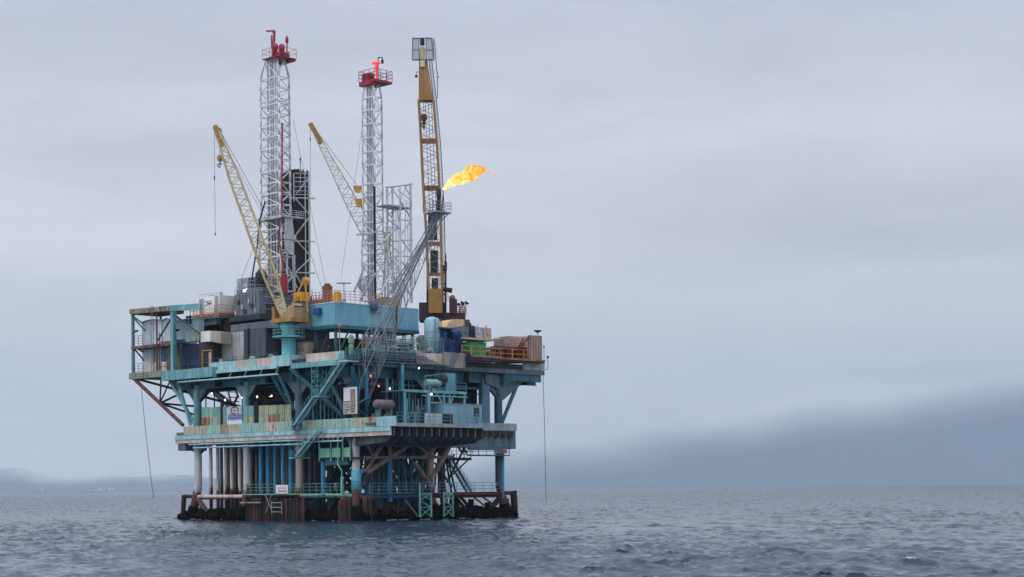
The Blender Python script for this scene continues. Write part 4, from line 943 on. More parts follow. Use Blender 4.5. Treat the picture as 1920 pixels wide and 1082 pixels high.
mb = MB(); mb.box(tipP.x-1.4, tipP.x+1.8, tipP.y-2.0, tipP.y+1.3, zT-.25, zT); part('tip_platform', mb, GREYL, fb)
c = tipP; mb = MB(); mb.rail([(c.x+1.8, c.y+1.3, zT), (c.x-1.4, c.y+1.3, zT), (c.x-1.4, c.y-2.0, zT), (c.x+1.8, c.y-2.0, zT), (c.x+1.8, c.y+1.3, zT)], h=1.5, r=.05, post=1.4); part('handrail', mb, GREYL, fb)
mb = MB(); mb.path([c+V(-1.0,-1.6,-.2), c+V(.2,-.4,-1.7)], .12, 6); mb.path([c+V(-1.2,1.0,-.2), c+V(.1,0,-1.7)], .12, 6); part('platform_knee', mb, GREYL, fb)
st = RF(821.5, 400, -17.0); tp = RF(822.5, 358, -17.0)
mb = MB(); mb.tube(st, tp, .3, 12); mb.tube(st+V(.7,-.7,0), tp+V(.6,-.6,-1.5), .08, 6); mb.tube(st+V(-.4,.4,0), tp+V(-.5,.5,-.8), .09, 6); part('flare_stack', mb, DARK, fb)
mb = MB(); mb.lathe(RF(822.5, 368, -17.0), [(.3, -.4), (.42, .1), (.42, 1.2), (.34, 1.3)], 12); part('flare_tip', mb, GREYD, fb, smooth=True)
for x, y in ((784, 455), (772, 470)):
    mb = MB(); mb.tube(RF(822, 402, -16.8), RF(x-45, y+90, -1.0), .05, 5); part('guy_wire', mb, STEEL, fb)
# gas flame
def flame():
    axis = [(829.5,355.5,1.6), (836,350.5,5.5), (845,344,9), (856,338,12.5), (866,333.5,13.5), (876,329,15), (886,324,16.5), (895,320,14), (903,317,10), (909,315,4.5)]
    g = np.random.default_rng(5); n = 40; vs = []; fs = []; K = 90
    xs = np.linspace(0, len(axis)-1, K); A = np.array(axis)
    ph = g.uniform(0, 6.28, 12)
    dd = depth(-17.6, 3)
    for k, t in enumerate(xs):
        x, y, w = (np.interp(t, range(len(axis)), A[:, i]) for i in range(3)); u = k/(K-1)
        c = DP(x, y, dd)
        for j in range(n):
            th = 2*math.pi*j/n
            q = 1+.13*math.sin(11*th+u*71+ph[4])+.10*math.sin(4*th-u*95+ph[5])+.09*g.normal()+.20*math.sin(3*th+u*14+ph[0])+.16*math.sin(5*th-u*23+ph[1])+.13*math.sin(2*th+u*37+ph[2])+.10*math.sin(7*th+u*51+ph[3])
            rr = w/11.4*q*.86
            o = V(-s2, s2, 0)*-1
            along = math.sin(th)*rr
            vs.append(c+V(-s2*-.55, s2*-.55, .83)*along*.8+V(s2, s2, 0)*math.cos(th)*rr*.7)
    for k in range(K-1):
        for j in range(n): fs.append((k*n+j, k*n+(j+1) % n, (k+1)*n+(j+1) % n, (k+1)*n+j))
    fs += [tuple(range(n)), tuple(range((K-1)*n, K*n))]
    mb = MB(); mb.add(vs, fs)
    for x, y, L, w in ((912,323,12,1.4), (924,326,7,.9)): 
        q0, q1 = DP(x, y, dd), DP(x+L, y+2, dd); mb.tube(q0, q1, w/11, 8, .02)
    m = bpy.data.materials.new('gas_flame'); m.use_nodes = True; t = m.node_tree; t.nodes.clear()
    g_ = t.nodes.new('ShaderNodeNewGeometry'); sx = t.nodes.new('ShaderNodeSeparateXYZ'); t.links.new(g_.outputs['Position'], sx.inputs[0])
    x0, x1 = P(830, 350, dd).x, P(912, 315, dd).x
    mr = t.nodes.new('ShaderNodeMapRange'); mr.inputs['From Min'].default_value = x0; mr.inputs['From Max'].default_value = x1; t.links.new(sx.outputs[0], mr.inputs['Value'])
    nz = t.nodes.new('ShaderNodeTexNoise'); nz.inputs['Scale'].default_value = .75; nz.inputs['Detail'].default_value = 5; nz.inputs['Roughness'].default_value = .62; nz.inputs['Distortion'].default_value = .8; t.links.new(g_.outputs['Position'], nz.inputs['Vector'])
    ma = t.nodes.new('ShaderNodeMath'); ma.operation = 'MULTIPLY_ADD'; ma.inputs[1].default_value = 2.3; ma.inputs[2].default_value = -1.0; t.links.new(nz.outputs['Fac'], ma.inputs[0])
    ad = t.nodes.new('ShaderNodeMath'); ad.operation = 'MULTIPLY_ADD'; ad.inputs[1].default_value = .62; t.links.new(mr.outputs[0], ad.inputs[0]); t.links.new(ma.outputs[0], ad.inputs[2])
    cr = t.nodes.new('ShaderNodeValToRGB'); ramp(cr, [(0, (1.0,.93,.66,1)), (.22, (1.0,.84,.30,1)), (.45, (1.0,.58,.07,1)), (.7, (.98,.36,.04,1)), (1, (1.0,.34,.13,1))]); t.links.new(ad.outputs[0], cr.inputs[0])
    em = t.nodes.new('ShaderNodeEmission'); em.inputs['Strength'].default_value = 1.12; t.links.new(cr.outputs[0], em.inputs[0])
    tr = t.nodes.new('ShaderNodeBsdfTransparent'); lw = t.nodes.new('ShaderNodeLayerWeight'); lw.inputs['Blend'].default_value = .35
    fp = t.nodes.new('ShaderNodeMapRange'); fp.inputs['From Min'].default_value = .30; fp.inputs['From Max'].default_value = .95; fp.inputs['To Min'].default_value = 1; fp.inputs['To Max'].default_value = .10; t.links.new(lw.outputs['Facing'], fp.inputs['Value'])
    mx_ = t.nodes.new('ShaderNodeMixShader'); t.links.new(fp.outputs[0], mx_.inputs[0]); t.links.new(tr.outputs[0], mx_.inputs[1]); t.links.new(em.outputs[0], mx_.inputs[2])
    ou = t.nodes.new('ShaderNodeOutputMaterial'); t.links.new(mx_.outputs[0], ou.inputs['Surface'])
    solo('gas_flame', mb, m, tuple(DP(830, 355, dd)), 'bright yellow and orange gas flame streaming to the right from the flare tip', 'flame', smooth=True)
flame()
# guy lines
for k, (p, q, lab) in enumerate((((550, 225), (612, 540), 'thin guy line from the left mast down to the roof rail of the blue quarters'), ((575, 455), (605, 545), 'thin guy line from the racking frame down to the blue quarters roof'))):
    rope('guy_line', [LF(*p, 9), LF(*q, 9)], lab, r=.035)
rope('guy_line', [LF(681, 225, 20), LF(640, 520, 12)], 'thin guy line from the slim mast crown down towards the roof lamp post', r=.03)
rope('guy_line', [LF(492, 420, 7), LF(446, 540, 7)], 'thin slack line from the left mast to the blue doghouse roof', r=.04)
# ================================================================== modules and gear on the upper deck
QBLUE  = mat('quarters_blue_paint', (116,176,196), .5, rust=.14, var=.06, streak=6)
SIDING = mat('grey_blue_siding', (150,170,186), .6, rust=.14, var=.08)
SIDL   = mat('pale_blue_siding', (206,218,228), .55, rust=.12, var=.07)
GREYM  = mat('slate_grey_module', (104,114,126), .6, rust=.2, var=.12)
GREYP  = mat('pale_grey_panel', (176,180,182), .6, rust=.3, var=.12)
WHITEP = mat('white_box_paint', (240,238,236), .5, rust=.12, var=.05)
BEIGE  = mat('beige_box_paint', (188,170,152), .65, rust=.3, var=.1)
PINKB  = mat('pinkish_container_paint', (186,160,150), .7, rust=.34, var=.1)
ORANGE = mat('orange_rail_paint', (206,136,72), .6, var=.12)
YRAIL  = mat('yellow_green_rail_paint', (178,184,106), .6, var=.1)
NAVY   = mat('navy_blue_steel', (34,52,88), .55, rust=.2, var=.2)
BLUEQ  = mat('bright_blue_equipment', (30,74,150), .5, rust=.26, var=.2)
GREENQ = mat('bright_green_tank', (24,142,70), .5, rust=.16, var=.1)
GLASS  = mat('dark_glass', (26,34,44), .12)
BROWNQ = mat('brown_red_skid_paint', (120,52,40), .65, rust=.4, var=.18)
OLIVE  = mat('olive_tarpaulin', (112,106,56), .8, var=.2)
def D_(x, y, a, b): return DP(x, y, depth(a, b))
def ribbed(mb, a0, a1, b0, b1, z0, z1, step=.5, d=.05, faces='ab'):
    """box with raised vertical ribs on its two seen faces"""
    mb.box(a0, a1, b0, b1, z0, z1)
    if 'b' in faces:
        for i in range(int((a1-a0)/step)): mb.box(a0+.1+i*step, a0+.1+i*step+step*.45, b0-d, b0-.003, z0+.12, z1-.12)
    if 'a' in faces:
        for i in range(int((b1-b0)/step)): mb.box(a0-d, a0-.003, b0+.1+i*step, b0+.1+i*step+step*.45, z0+.12, z1-.12)
    return mb

# ---- living quarters
qa, qb = 8.0, 2.3; qa1 = AB(583, b=qb); qb1 = AB(785, a=qa); qz0, qz1 = ZAT(612, qa, qb), ZAT(567, qa, qb)
q = thing('living_quarters', (qa+4, qb+9, 28), 'long light blue ribbed living quarters block raised on legs above the upper deck', 'building')
mb = MB(); ribbed(mb, qa, qa1, qb, qb1, qz0+.35, qz1, .55, .05); part('wall', mb, QBLUE, q)
mb = MB(); mb.box(qa-.12, qa1+.1, qb-.12, qb1+.1, qz1+.004, qz1+.16); part('roof', mb, SIDL, q)
mb = MB(); mb.box(qa-.15, qa1, qb-.15, qb1, qz0-.3, qz0+.34); part('base_frame', mb, TEALD, q)
mb = MB(); mb.box(qa+3.5, qa+5.0, qb-.9, qb-.06, qz1-1.8, qz1-.7); part('wall_unit', mb, mat('deep_blue_unit', (22,84,146), .5), q)
p_ = RF(702, 573, qa-.4); mb = MB(); mb.lathe(p_, [(.5, -.9), (.75, -.3), (.75, .3), (.5, .8)], 12); mb.bar(p_+V(0,-.8,-1.2), p_+V(0,1.6,-1.2), .1, .1); mb.bar(p_+V(0,-.8,-1.2), p_+V(0,-.8,.6), .08, .08); mb.bar(p_+V(0,1.6,-1.2), p_+V(0,1.6,.6), .08, .08); part('vent_hood', mb, mat('dull_blue_vent', (70,92,124), .6), q)
mb = MB(); mb.bar(RF(743, 573, qa-.25), RF(741, 622, qa-.25), .5, .55, (0,1,0)); mb.bar(RF(741, 622, qa-.25), RF(737, 640, qa-.25), .4, .4, (0,1,0)); part('exhaust_duct', mb, DARK, q)
for a, b in ((qa+.6, qb+.6), (qa+.6, qb+7), (qa+.6, qb+13.5), (qa+.6, qb1-1), (qa1-.6, qb+.6), (qa1-.6, qb+10)):
    mb = MB(); mb.bar((a, b, 28.0), (a, b, qz0-.31), .4, .4, (0,1,0)); mb.bar((a, b+.3, 28.3), (a, b+3.0, qz0-.35), .22, .22); part('leg', mb, TEALD, q)
mb = MB(); mb.rail([(qa1-.2, qb+.1, qz1+.16), (qa+.1, qb+.1, qz1+.16), (qa+.1, qb1-8, qz1+.16)], h=2.0, post=1.1, r=.05, lines=4); part('roof_handrail', mb, mat('orange_brown_rail', (186,130,96), .6), q)
# things on its roof
rz = qz1+.164
mb = MB(); p_ = LF(645, 560, qb+1.5); mb.tube((p_.x, p_.y, rz), (p_.x, p_.y, ZAT(531, p_.x, p_.y)), .09, 6); z_ = ZAT(531, p_.x, p_.y); mb.bar((p_.x+.9, p_.y-.9, z_), (p_.x-.9, p_.y+.9, z_), .5, .22); mb.lathe((p_.x, p_.y, rz), [(.4, 0), (.3, .5), (.12, .7)], 10); solo('lamp_post', mb, GREYL, (p_.x, p_.y, rz), 'T topped lamp post standing on the blue quarters roof', 'lamp post')
for x, w, h, m, lab in ((614, .8, 3.3, mat('rust_brown_box', (120,72,58), .7, rust=.4), 'rust brown cabinet at the back of the blue quarters roof'), (632, .7, 1.7, YELL, 'yellow winch box on the blue quarters roof behind the railing')):
    p_ = LF(x, 566, qb+2.5); mb = MB(); mb.box(p_.x-w, p_.x+w, p_.y-.5, p_.y+.5, rz+.3, rz+h); mb.box(p_.x-w*.6, p_.x+w*.6, p_.y-.3, p_.y+.3, rz+h, rz+h+.4); mb.box(p_.x-w*.8, p_.x+w*.8, p_.y-.4, p_.y+.4, rz, rz+.3); solo('roof_cabinet', mb, m, (p_.x, p_.y, rz), lab, 'cabinet')
mb = MB(); p_ = LF(597, 552, qb+4); mb.box(p_.x-1.4, p_.x+1.6, p_.y-.3, p_.y+.6, rz, rz+1.3); mb.rail([(p_.x-1.4, p_.y-.4, rz), (p_.x+1.6, p_.y-.4, rz)], h=2.1, post=.8, r=.05); solo('pipe_bin', mb, mat('brown_bin', (128,92,80), .7, rust=.4), (p_.x, p_.y, rz), 'low brown railed bin on the left end of the blue quarters roof', 'bin')

# ---- gear under the quarters
def cabinet(name, a0, a1, b0, b1, z0, z1, m, label, cat, doors=0, louvre=False):
    r = thing(name, ((a0+a1)/2, (b0+b1)/2, z0), label, cat)
    mb = MB(); mb.box(a0, a1, b0, b1, z0+.1, z1); mb.box(a0+.1, a1-.1, b0+.1, b1-.1, z0, z0+.1); part('body', mb, m, r)
    mb = MB(); mb.box(a0-.06, a1+.06, b0-.06, b1+.06, z1+.003, z1+.1); part('roof', mb, m, r)
    for i in range(doors):
        w = (a1-a0)/doors; x0 = a0+i*w
        mb = MB(); mb.box(x0+.1*w, x0+.9*w, b0-.05, b0-.003, z0+.25, z1-.2); d = part('door', mb, m, r)
        mb = MB()
        for k in range(4): mb.box(x0+.2*w, x0+.8*w, b0-.075, b0-.053, z1-1.0-k*.18, z1-.92-k*.18)
        mb.build('louvre', GREYD, d)
    return r
a_l, a_r = AB(557, b=1.2), AB(571, b=1.2)
cabinet('switch_cabinet', a_r, a_l, 1.2, 3.2, 28.0, 31.2, BEIGE, 'beige switch cabinet behind the teal crane pedestal', 'cabinet', 2)
mb = MB(); ribbed(mb, 12.5, 30, 7, 24, 28.0, 32.2, .8, .06); solo('machinery_room', mb, mat('black_green_module', (18,26,29), .7, rust=.3, var=.3), (20, 15, 28), 'dark backing block added as shade under and behind the blue quarters', 'backing block')  # dark backing box added here, the shade put into its near-black colour
def clutter(name, at, size, m, label, cat, seed, n=9):
    """skid of pumps, valves and pipes"""
    g = np.random.default_rng(seed); r = thing(name, at, label, cat); a, b, z = at; sa, sb, sz = size
    mb = MB(); mb.box(a-sa/2, a+sa/2, b-sb/2, b+sb/2, z, z+.22); part('skid', mb, m, r)
    for k in range(n):
        x, y = a+g.uniform(-.38, .38)*sa, b+g.uniform(-.38, .38)*sb; h = sz*g.uniform(.45, 1)
        mb = MB(); w = g.uniform(.2, .5)
        if k % 3 == 0: mb.lathe((x, y, z+.224), [(w, 0), (w, h*.7), (w*.6, h*.85), (w*.2, h*.9)], 10)
        elif k % 3 == 1: mb.box(x-w, x+w, y-w, y+w, z+.224, z+h*.6); mb.lathe((x, y-w*.5, z+h*.6+w*.6), [(w*.7, 0), (w*.7, w)], 10, 'b')
        else: mb.path([(x, y, z+.224), (x, y, z+h), (x+g.uniform(-.8, .8), y, z+h), (x+g.uniform(-.8, .8), y+.5, z+h*.4)], .1, 6)
        part(('vessel', 'pump', 'pipe_run')[k % 3], mb, m, r)
    return r
clutter('pump_skid', (9.5, 1.0, 28.0), (6, 2.4, 2.6), DARK, 'dark pump skid in the shade below the left end of the blue quarters', 'pump skid', 3, 11)
clutter('pump_skid', (2.5, 8, 28.0), (3, 8, 2.6), GREYT, 'grey green pipe manifold skid below the right part of the blue quarters', 'pump skid', 4, 14)
clutter('pump_skid', (3.0, 17, 28.0), (3, 7, 2.7), GREYT, 'grey valve skid in front of the pale blue tank foot', 'pump skid', 6, 13)
mb = MB(); mb.box(2.0, 2.3, 3.5, 9.0, 28.0, 31.6); solo('wind_screen', mb, mat('dirty_canvas', (104,92,88), .9, rust=.3), (2.1, 6, 28), 'dirty beige wind screen behind the foot of the flare boom', 'screen')
b = AB(618, b=None, a=1.0) if False else None
p_ = LF(637, 660, -1.0); mb = MB(); mb.tube((p_.x, p_.y, 28), (p_.x, p_.y, ZAT(610, p_.x, p_.y)), .1, 6); mb.lathe((p_.x, p_.y, ZAT(612, p_.x, p_.y)), [(.3, -.3), (.38, .1), (.2, .5)], 10); solo('signal_post', mb, mat('pink_grey_post', (150,120,118), .6), (p_.x, p_.y, 28), 'thin post with a pinkish lamp head in front of the blue quarters corner', 'post')
b = AB(658, a=-1.0); mb = MB(); mb.lathe((-1.0, b, 0), [(.45, 28.0), (.45, 29.5), (.3, 29.8), (.5, 30.0), (.5, 31.0), (.2, 31.4)], 12); solo('ventilator', mb, mat('lichen_green_vent', (134,164,144), .7, rust=.4), (-1, b, 28), 'pale green mushroom ventilator on top of the blue post', 'ventilator')

# ---- walkway rails along the right edge (welded to the deck)
mb = MB(); mb.rail([(-1.6, AB(648, a=-1.6), 28.0), (-1.6, AB(770, a=-1.6), 28.0)], r=.05, post=1.5); part('handrail', mb, TEALR)
mb = MB(); mb.rail([(-1.75, AB(715, a=-1.75), 29.1), (-1.75, AB(831, a=-1.75), 29.1)], h=2.6, r=.055, post=2.4, lines=2); part('handrail', mb, GREENR)
mb = MB(); mb.rail([(-2.9, AB(660, a=-2.9), 27.0), (-2.9, AB(800, a=-2.9), 27.0)], h=1.2, r=.05, post=1.6); mb.box(-3.0, -1.95, AB(660, a=-3), AB(845, a=-3), 26.85, 27.0); part('walkway', mb, GREYT)
for k in range(5):
    b0 = AB(664, a=-2.0); mb = MB(); mb.tube((-2.0-.1*k, b0, 27.5+k*.3), (-2.0-.1*k, AB(820-k*9, a=-2), 27.5+k*.3), .08, 6); part('deck_pipe', mb, GREYT if k % 2 else TEALD)

# pipe rack filling the walkway side under the right half of the quarters
r = thing('pipe_rack', (.4, 13, 28), 'grey teal pipe rack with light pipes below the right half of the blue quarters', 'pipe rack')
g = np.random.default_rng(52); y0, y1 = AB(690, a=-.8), AB(826, a=-.8)
for k in range(9): y = y0+(y1-y0)*k/8; mb = MB(); mb.bar((-.8, y, 28), (-.8, y, 31.9), .14, .14, (0,1,0)); mb.bar((-.8, y, 31.2), (2, y, 31.2), .12, .12); part('post', mb, GREYL if k % 2 else GREYT, r)
for k in range(11): z = 28.5+.31*k; f0 = g.uniform(0, .5); f1 = g.uniform(.55, 1); mb = MB(); mb.tube((-.5+.15*(k % 4), y0+(y1-y0)*f0, z), (-.5+.15*(k % 4), y0+(y1-y0)*f1, z), g.uniform(.06, .14), 6); mb.tube((-.5+.15*(k % 4), y0+(y1-y0)*f1, z), (-.5+.15*(k % 4), y0+(y1-y0)*f1, 28.1), .07, 5); part('pipe_run', mb, (GREYL, GREYT, MASTG, GREYP)[k % 4], r)
for k in range(6): y = y0+(y1-y0)*(k+.3)/6; w = g.uniform(.4, .9); mb = MB(); mb.box(-.2, .8, y-w, y+w, 28.05, 28.6+1.7*g.random()); part('control_box', mb, (GREYL, GREYP, GREYT)[k % 3], r)
for k in range(4): y = y0+(y1-y0)*(k+.5)/4; mb = MB(); mb.lathe((-.3, y, 29.2+.5*(k % 2)), [(.1, -.5), (.42, -.4), (.42, .5), (.1, .6)], 12, 'b'); mb.tube((-.3, y, 29.2), (-.3, y, 31.5), .08, 6); part('filter_pot', mb, GREYP if k % 2 else TEAL, r)
mb = MB(); mb.tube((-1.9, AB(786, a=-1.9), 31.7), (-1.9, AB(800, a=-1.9), 28.2), .06, 5); mb.tube((-1.9, AB(780, a=-1.9), 31.7), (-1.9, AB(794, a=-1.9), 28.2), .06, 5); part('stair_rail', mb, GREYL, r)

# ---- pale blue tank and machines on the right
ta = 3.0; tb = AB(810, a=ta); mb = MB(); z1_ = ZAT(597, ta, tb)
r = thing('storage_tank', (ta, tb, 28), 'upright pale blue cylindrical tank right of the blue quarters', 'tank')
mb.lathe((ta, tb, 0), [(1.42, 28.0), (1.42, z1_-.5), (1.1, z1_), (.4, z1_+.25), (.05, z1_+.28)], 24); part('shell', mb, mat('tank_pale_blue', (150,190,204), .55, rust=.3, var=.1, streak=6), r, smooth=True)
mb = MB(); mb.tube((ta-1.3, tb+1.0, 28), (ta-1.3, tb+1.0, z1_-.2), .09, 6); mb.tube((ta-1.5, tb-.6, 28), (ta-1.5, tb-.6, z1_), .07, 6); part('riser_pipe', mb, GREYT, r)
mb = MB(); mb.lathe((ta, tb, z1_-2.5), [(1.46, 0), (1.46, .12)], 24); part('hoop', mb, GREYL, r)
b0, b1 = AB(793, a=5), AB(806, a=5); mb = MB(); mb.lathe((5, (b0+b1)/2-1.2, 0), [(.85, 30.0), (1.0, 30.6), (1.0, 32.2), (.5, 32.8)], 14); mb.box(4.2, 5.8, (b0+b1)/2-2, (b0+b1)/2-.4, 28, 30); solo('pump_motor', mb, mat('grey_brown_motor', (112,106,100), .6, rust=.4), (5, 15, 28), 'grey brown motor between the blue quarters and the pale tank', 'motor')
# blue machine
ba = 1.2; b0, b1 = AB(826, a=ba), AB(868, a=ba); z0, z1_ = 28.0, ZAT(616, ba, b0)
r = thing('mud_pump_unit', (ba+1, (b0+b1)/2, 28), 'bright blue pump and engine unit left of the green tank', 'pump unit')
mb = MB(); mb.box(ba, ba+3, b0, b1, 28.0, 28.5); part('skid', mb, BLUEQ, r)
g = np.random.default_rng(8)
for k in range(12):
    y = b0+(b1-b0)*(k+.5)/12; w = (b1-b0)/24*.95; h = g.uniform(.55, 1)*(z1_-28.5); o = g.uniform(0, .8)
    mb = MB(); mb.box(ba+o, ba+3, y-w, y+w, 28.504, 28.5+h)
    if k % 2: mb.lathe((ba+o-.3, y, 28.5+h*.55), [(.05, 0), (w*.9, .05), (w*.9, .3)], 12, 'a')
    mb.path([(ba-.1, y, 28.5), (ba-.1, y, 28.5+h*.9), (ba-.1, y+.5, 28.5+h*.9)], .08, 5); part('engine_block', mb, BLUEQ if k not in (3, 7, 9) else mat('blue_black_block_%s' % 'abcdefghijkl'[k], (36,44,74), .6, rust=.3, var=.2), r)
mb = MB(); mb.box(ba-.2, ba+3.2, b0-.2, b0+(b1-b0)*.62, z1_+.004, z1_+.25); part('canopy', mb, BLUEQ, r)
# cream tank above, beige skid on a raised shelf, green tank
pz = ZAT(616, 4, AB(860, a=4)); b0, b1 = AB(838, a=4), AB(868, a=4)
r = thing('fuel_tank', (4, b0, pz), 'cream round fronted fuel tank below the maroon crane', 'tank')
mb = MB(); poly = [(4, b0, pz), (4, b1+.4, pz), (4, b1+.4, pz+1.7)]+[(4, b1-1.2-(b1-b0-1.2)*t, pz+1.7*math.sqrt(1-t*t)) for t in np.linspace(0, .99, 8)]; mb.prism(poly, (3, 0, 0)); part('shell', mb, mat('cream_tank_paint', (212,180,136), .6, rust=.24, var=.08), r)
mb = MB(); mb.box(3.9, 7.05, b1+.42, b1+1.6, pz, pz+1.75); part('end_box', mb, mat('dark_olive_box', (70,62,44), .7, rust=.3), r)
mb = MB(); mb.box(4, 8, b0-.5, b1+2, pz-.3, pz-.01); mb.bar((6, b0+1, 28), (6, b0+1, pz-.3), .3, .3, (0,1,0)); mb.bar((6, b1, 28), (6, b1, pz-.3), .3, .3, (0,1,0)); part('stand', mb, GREYD, r)
sa = 0.6; b0, b1 = AB(868, a=sa), AB(922, a=sa); sz = ZAT(636, sa, b1)
r = thing('equipment_shelf', (sa+2, (b0+b1)/2, 28), 'raised shelf of grey and beige engines above the green tank', 'equipment skid')
mb = MB(); mb.box(sa-.4, sa+4, b0-.2, b1+.2, sz-.35, sz); part('shelf', mb, BEIGE, r)
for k, (f0, f1, h, m) in enumerate(((0, .22, 1.9, GREYM), (.23, .42, 2.2, GREYD), (.43, .70, 2.0, GREYP), (.73, 1, 2.0, BEIGE))):
    mb = MB(); y0, y1 = b0+(b1-b0)*f0, b0+(b1-b0)*f1; mb.box(sa, sa+3, y0, y1-.15, sz+.004, sz+h); mb.tube((sa+.5, (y0+y1)/2, sz+h), (sa+.5, (y0+y1)/2, sz+h+.5), .16, 8); mb.lathe((sa-.2, (y0+y1)/2, sz+h*.5), [(.3, 0), (.34, .18)], 12, 'a')
    if k == 1: mb.path([(sa-.1, y0, sz+1.2), (sa-.1, y1-.4, sz+1.3), (sa-.1, y1-.2, sz-.2)], .12, 6)
    part('engine', mb, m, r)
for bb in (b0+.4, (b0+b1)/2, b1-.4): mb = MB(); mb.bar((sa+2, bb, 28), (sa+2, bb, sz-.35), .25, .25, (0,1,0)); part('leg', mb, GREYD, r)
ga = -1.0; b0, b1 = AB(882, a=ga), AB(911, a=ga); gz = ZAT(642, ga, b0)
r = thing('green_tank', (ga+1, (b0+b1)/2, 28.8), 'bright green square tank behind the orange rail', 'tank')
mb = MB(); ribbed(mb, ga, ga+2.6, b0, b1, 28.8, gz, .8, .04, 'a'); part('shell', mb, GREENQ, r)
mb = MB(); mb.box(ga-.1, ga+2.7, b0-.1, b1+.1, gz+.003, gz+.14); part('lid', mb, mat('deep_green_lid', (18,92,52), .5), r)
clutter('pump_skid', (-.6, AB(872, a=-.6), 28.4), (1.8, 2.4, 2.2), mat('purple_brown_pump', (74,50,62), .7, rust=.4), 'dark brown pump skid left of the green tank', 'pump skid', 12, 8)
for x0, x1, a, z in ((866, 917, -4.1, 28.76), (917, 1002, -2.9, 28.82)):
    mb = MB(); mb.rail([(a, AB(x0, a=a), z), (a, AB(x1, a=a), z)], h=1.75, post=2.6, r=.07, lines=2); part('handrail', mb, ORANGE)
# far right container, cage and red brown skids
ca_ = -1.4; b0, b1 = AB(990, a=ca_), AB(1014, a=ca_); cz = ZAT(632, ca_, b1)
r = thing('cargo_container', (ca_+1, (b0+b1)/2, 28.8), 'pinkish beige ribbed container at the far right end of the upper deck', 'container', 'containers at the right deck end')
mb = MB(); ribbed(mb, ca_, ca_+9, b0, b1, 28.8, cz, .45, .05, 'ab'); part('body', mb, PINKB, r)
mb = MB()
for y in (b0, b1): mb.bar((ca_-.06, y, 28.8), (ca_-.06, y, cz+.1), .16, .16, (0,1,0))
mb.bar((ca_-.06, b0, cz+.1), (ca_-.06, b1, cz+.1), .16, .16)
for k in range(4): y = b0+(b1-b0)*(k+.7)/4.6; mb.tube((ca_-.1, y, 29.0), (ca_-.1, y, cz-.2), .05, 5)
part('corner_frame', mb, mat('grey_container_frame', (120,104,100), .6, rust=.4), r)
c0, c1 = AB(958, a=3.0), AB(989, a=3.0); mb = MB(); ribbed(mb, 3.0, 6.0, c0, c1, 28.8, ZAT(632, 3, c1), .45, .05, 'a'); solo('cargo_container', mb, mat('pale_pink_container', (190,166,160), .7, rust=.4), (4, c0, 28.8), 'paler pink container behind the red brown skids', 'container', 'containers at the right deck end')
c0, c1 = AB(941, a=1.0), AB(957, a=1.0); mb = MB(); z0, z1_ = 30.8, ZAT(634, 1, c1)
for y in np.linspace(c0, c1, 4): mb.bar((1, y, z0), (1, y, z1_), .1, .1, (0,1,0)); mb.bar((3, y, z0), (3, y, z1_), .1, .1, (0,1,0))
for z in (z0, (z0+z1_)/2, z1_): mb.bar((1, c0, z), (1, c1, z), .1, .1); mb.bar((1, c0, z), (3, c0, z), .1, .1); mb.bar((1, c1, z), (3, c1, z), .1, .1)
mb.box(1, 3, c0, c1, z0-.12, z0-.02); mb.box(2.4, 2.5, c0+.1, c1-.1, z0, z1_-.2); mb.box(1.2, 2.8, c0+.2, c1-.2, 28.0, z0-.13); solo('cargo_cage', mb, mat('grey_pink_cage', (150,134,134), .6, rust=.3), (2, c0, 28), 'open framed cargo cage left of the pink container', 'cage')
for x0, x1, h, m, lab in ((922, 936, 2.0, mat('brown_crate', (132,104,92), .7, rust=.4), 'low grey brown crate right of the green tank'), (936, 953, 2.4, mat('dark_open_skid', (120,66,44), .7, rust=.5), 'open brown skid with dark bays behind the orange rail'), (955, 971, 2.4, BROWNQ, 'red brown winch skid, left one of two behind the orange rail'), (973, 989, 2.5, BROWNQ, 'red brown winch skid beside the big pinkish container')):
    y0, y1 = AB(x0, a=-1.2), AB(x1, a=-1.2); r = thing('deck_skid', (-.4, (y0+y1)/2, 28.8), lab, 'skid', 'skids along the right rail')
    mb = MB(); mb.box(-1.0, 1.2, y0, y1, 28.8, 29.15); mb.box(-1.0, 1.2, y0, y1, 28.8+h-.3, 28.8+h); part('frame', mb, m, r)
    for y in (y0+.1, (y0+y1)/2, y1-.1): mb = MB(); mb.bar((-.95, y, 29.15), (-.95, y, 28.8+h-.3), .14, .14, (0,1,0)); part('post', mb, m, r)
    mb = MB(); mb.box(-.3, 1.1, y0+.1, y1-.1, 29.16, 28.8+h*.75); mb.lathe((-.7, (y0+y1)/2, 28.8+h*.5), [(.5, 0), (.5, .35)], 14, 'a'); part('drum', mb, m if x0 != 936 else DARK, r)
for p, q in (((973,650),(981,635)), ((979,646),(992,632))):
    mb = MB(); mb.bar(RF(*p, -1.6), RF(*q, -1.6), .22, .3, (0,1,0)); mb.bar(RF(*p, -1.6), RF(p[0]+4, p[1]+1, -1.6), .3, .5, (0,1,0)); solo('crane_arm', mb, BROWNQ, tuple(RF(*p, -1.6)), 'short brown boom arm leaning right, %s of two before the pink containers' % ('left' if p[0] == 973 else 'right'), 'boom arm')
mb = MB(); y = AB(1008, a=0); mb.tube((0, y, cz), (0, y, cz+.9), .06, 6); mb.lathe((0, y, cz+.95), [(.1, -.1), (.8, .35), (.85, .4), (.75, .4), (.1, .02)], 16); solo('dish_aerial', mb, GREYD, (0, y, cz), 'small dark dish aerial on top of the far right container', 'aerial')
mb = MB(); y = AB(1019.5, a=-1.6); mb.tube((-1.6, y, 28.0), (-1.6, y, 31.6), .05, 5); mb.lathe((-1.6, y, 31.3), [(.1, 0), (.16, .3), (.05, .5)], 8); solo('marker_lamp', mb, GREYD, (-1.6, y, 28), 'thin lamp pole on the right corner of the upper deck', 'lamp')
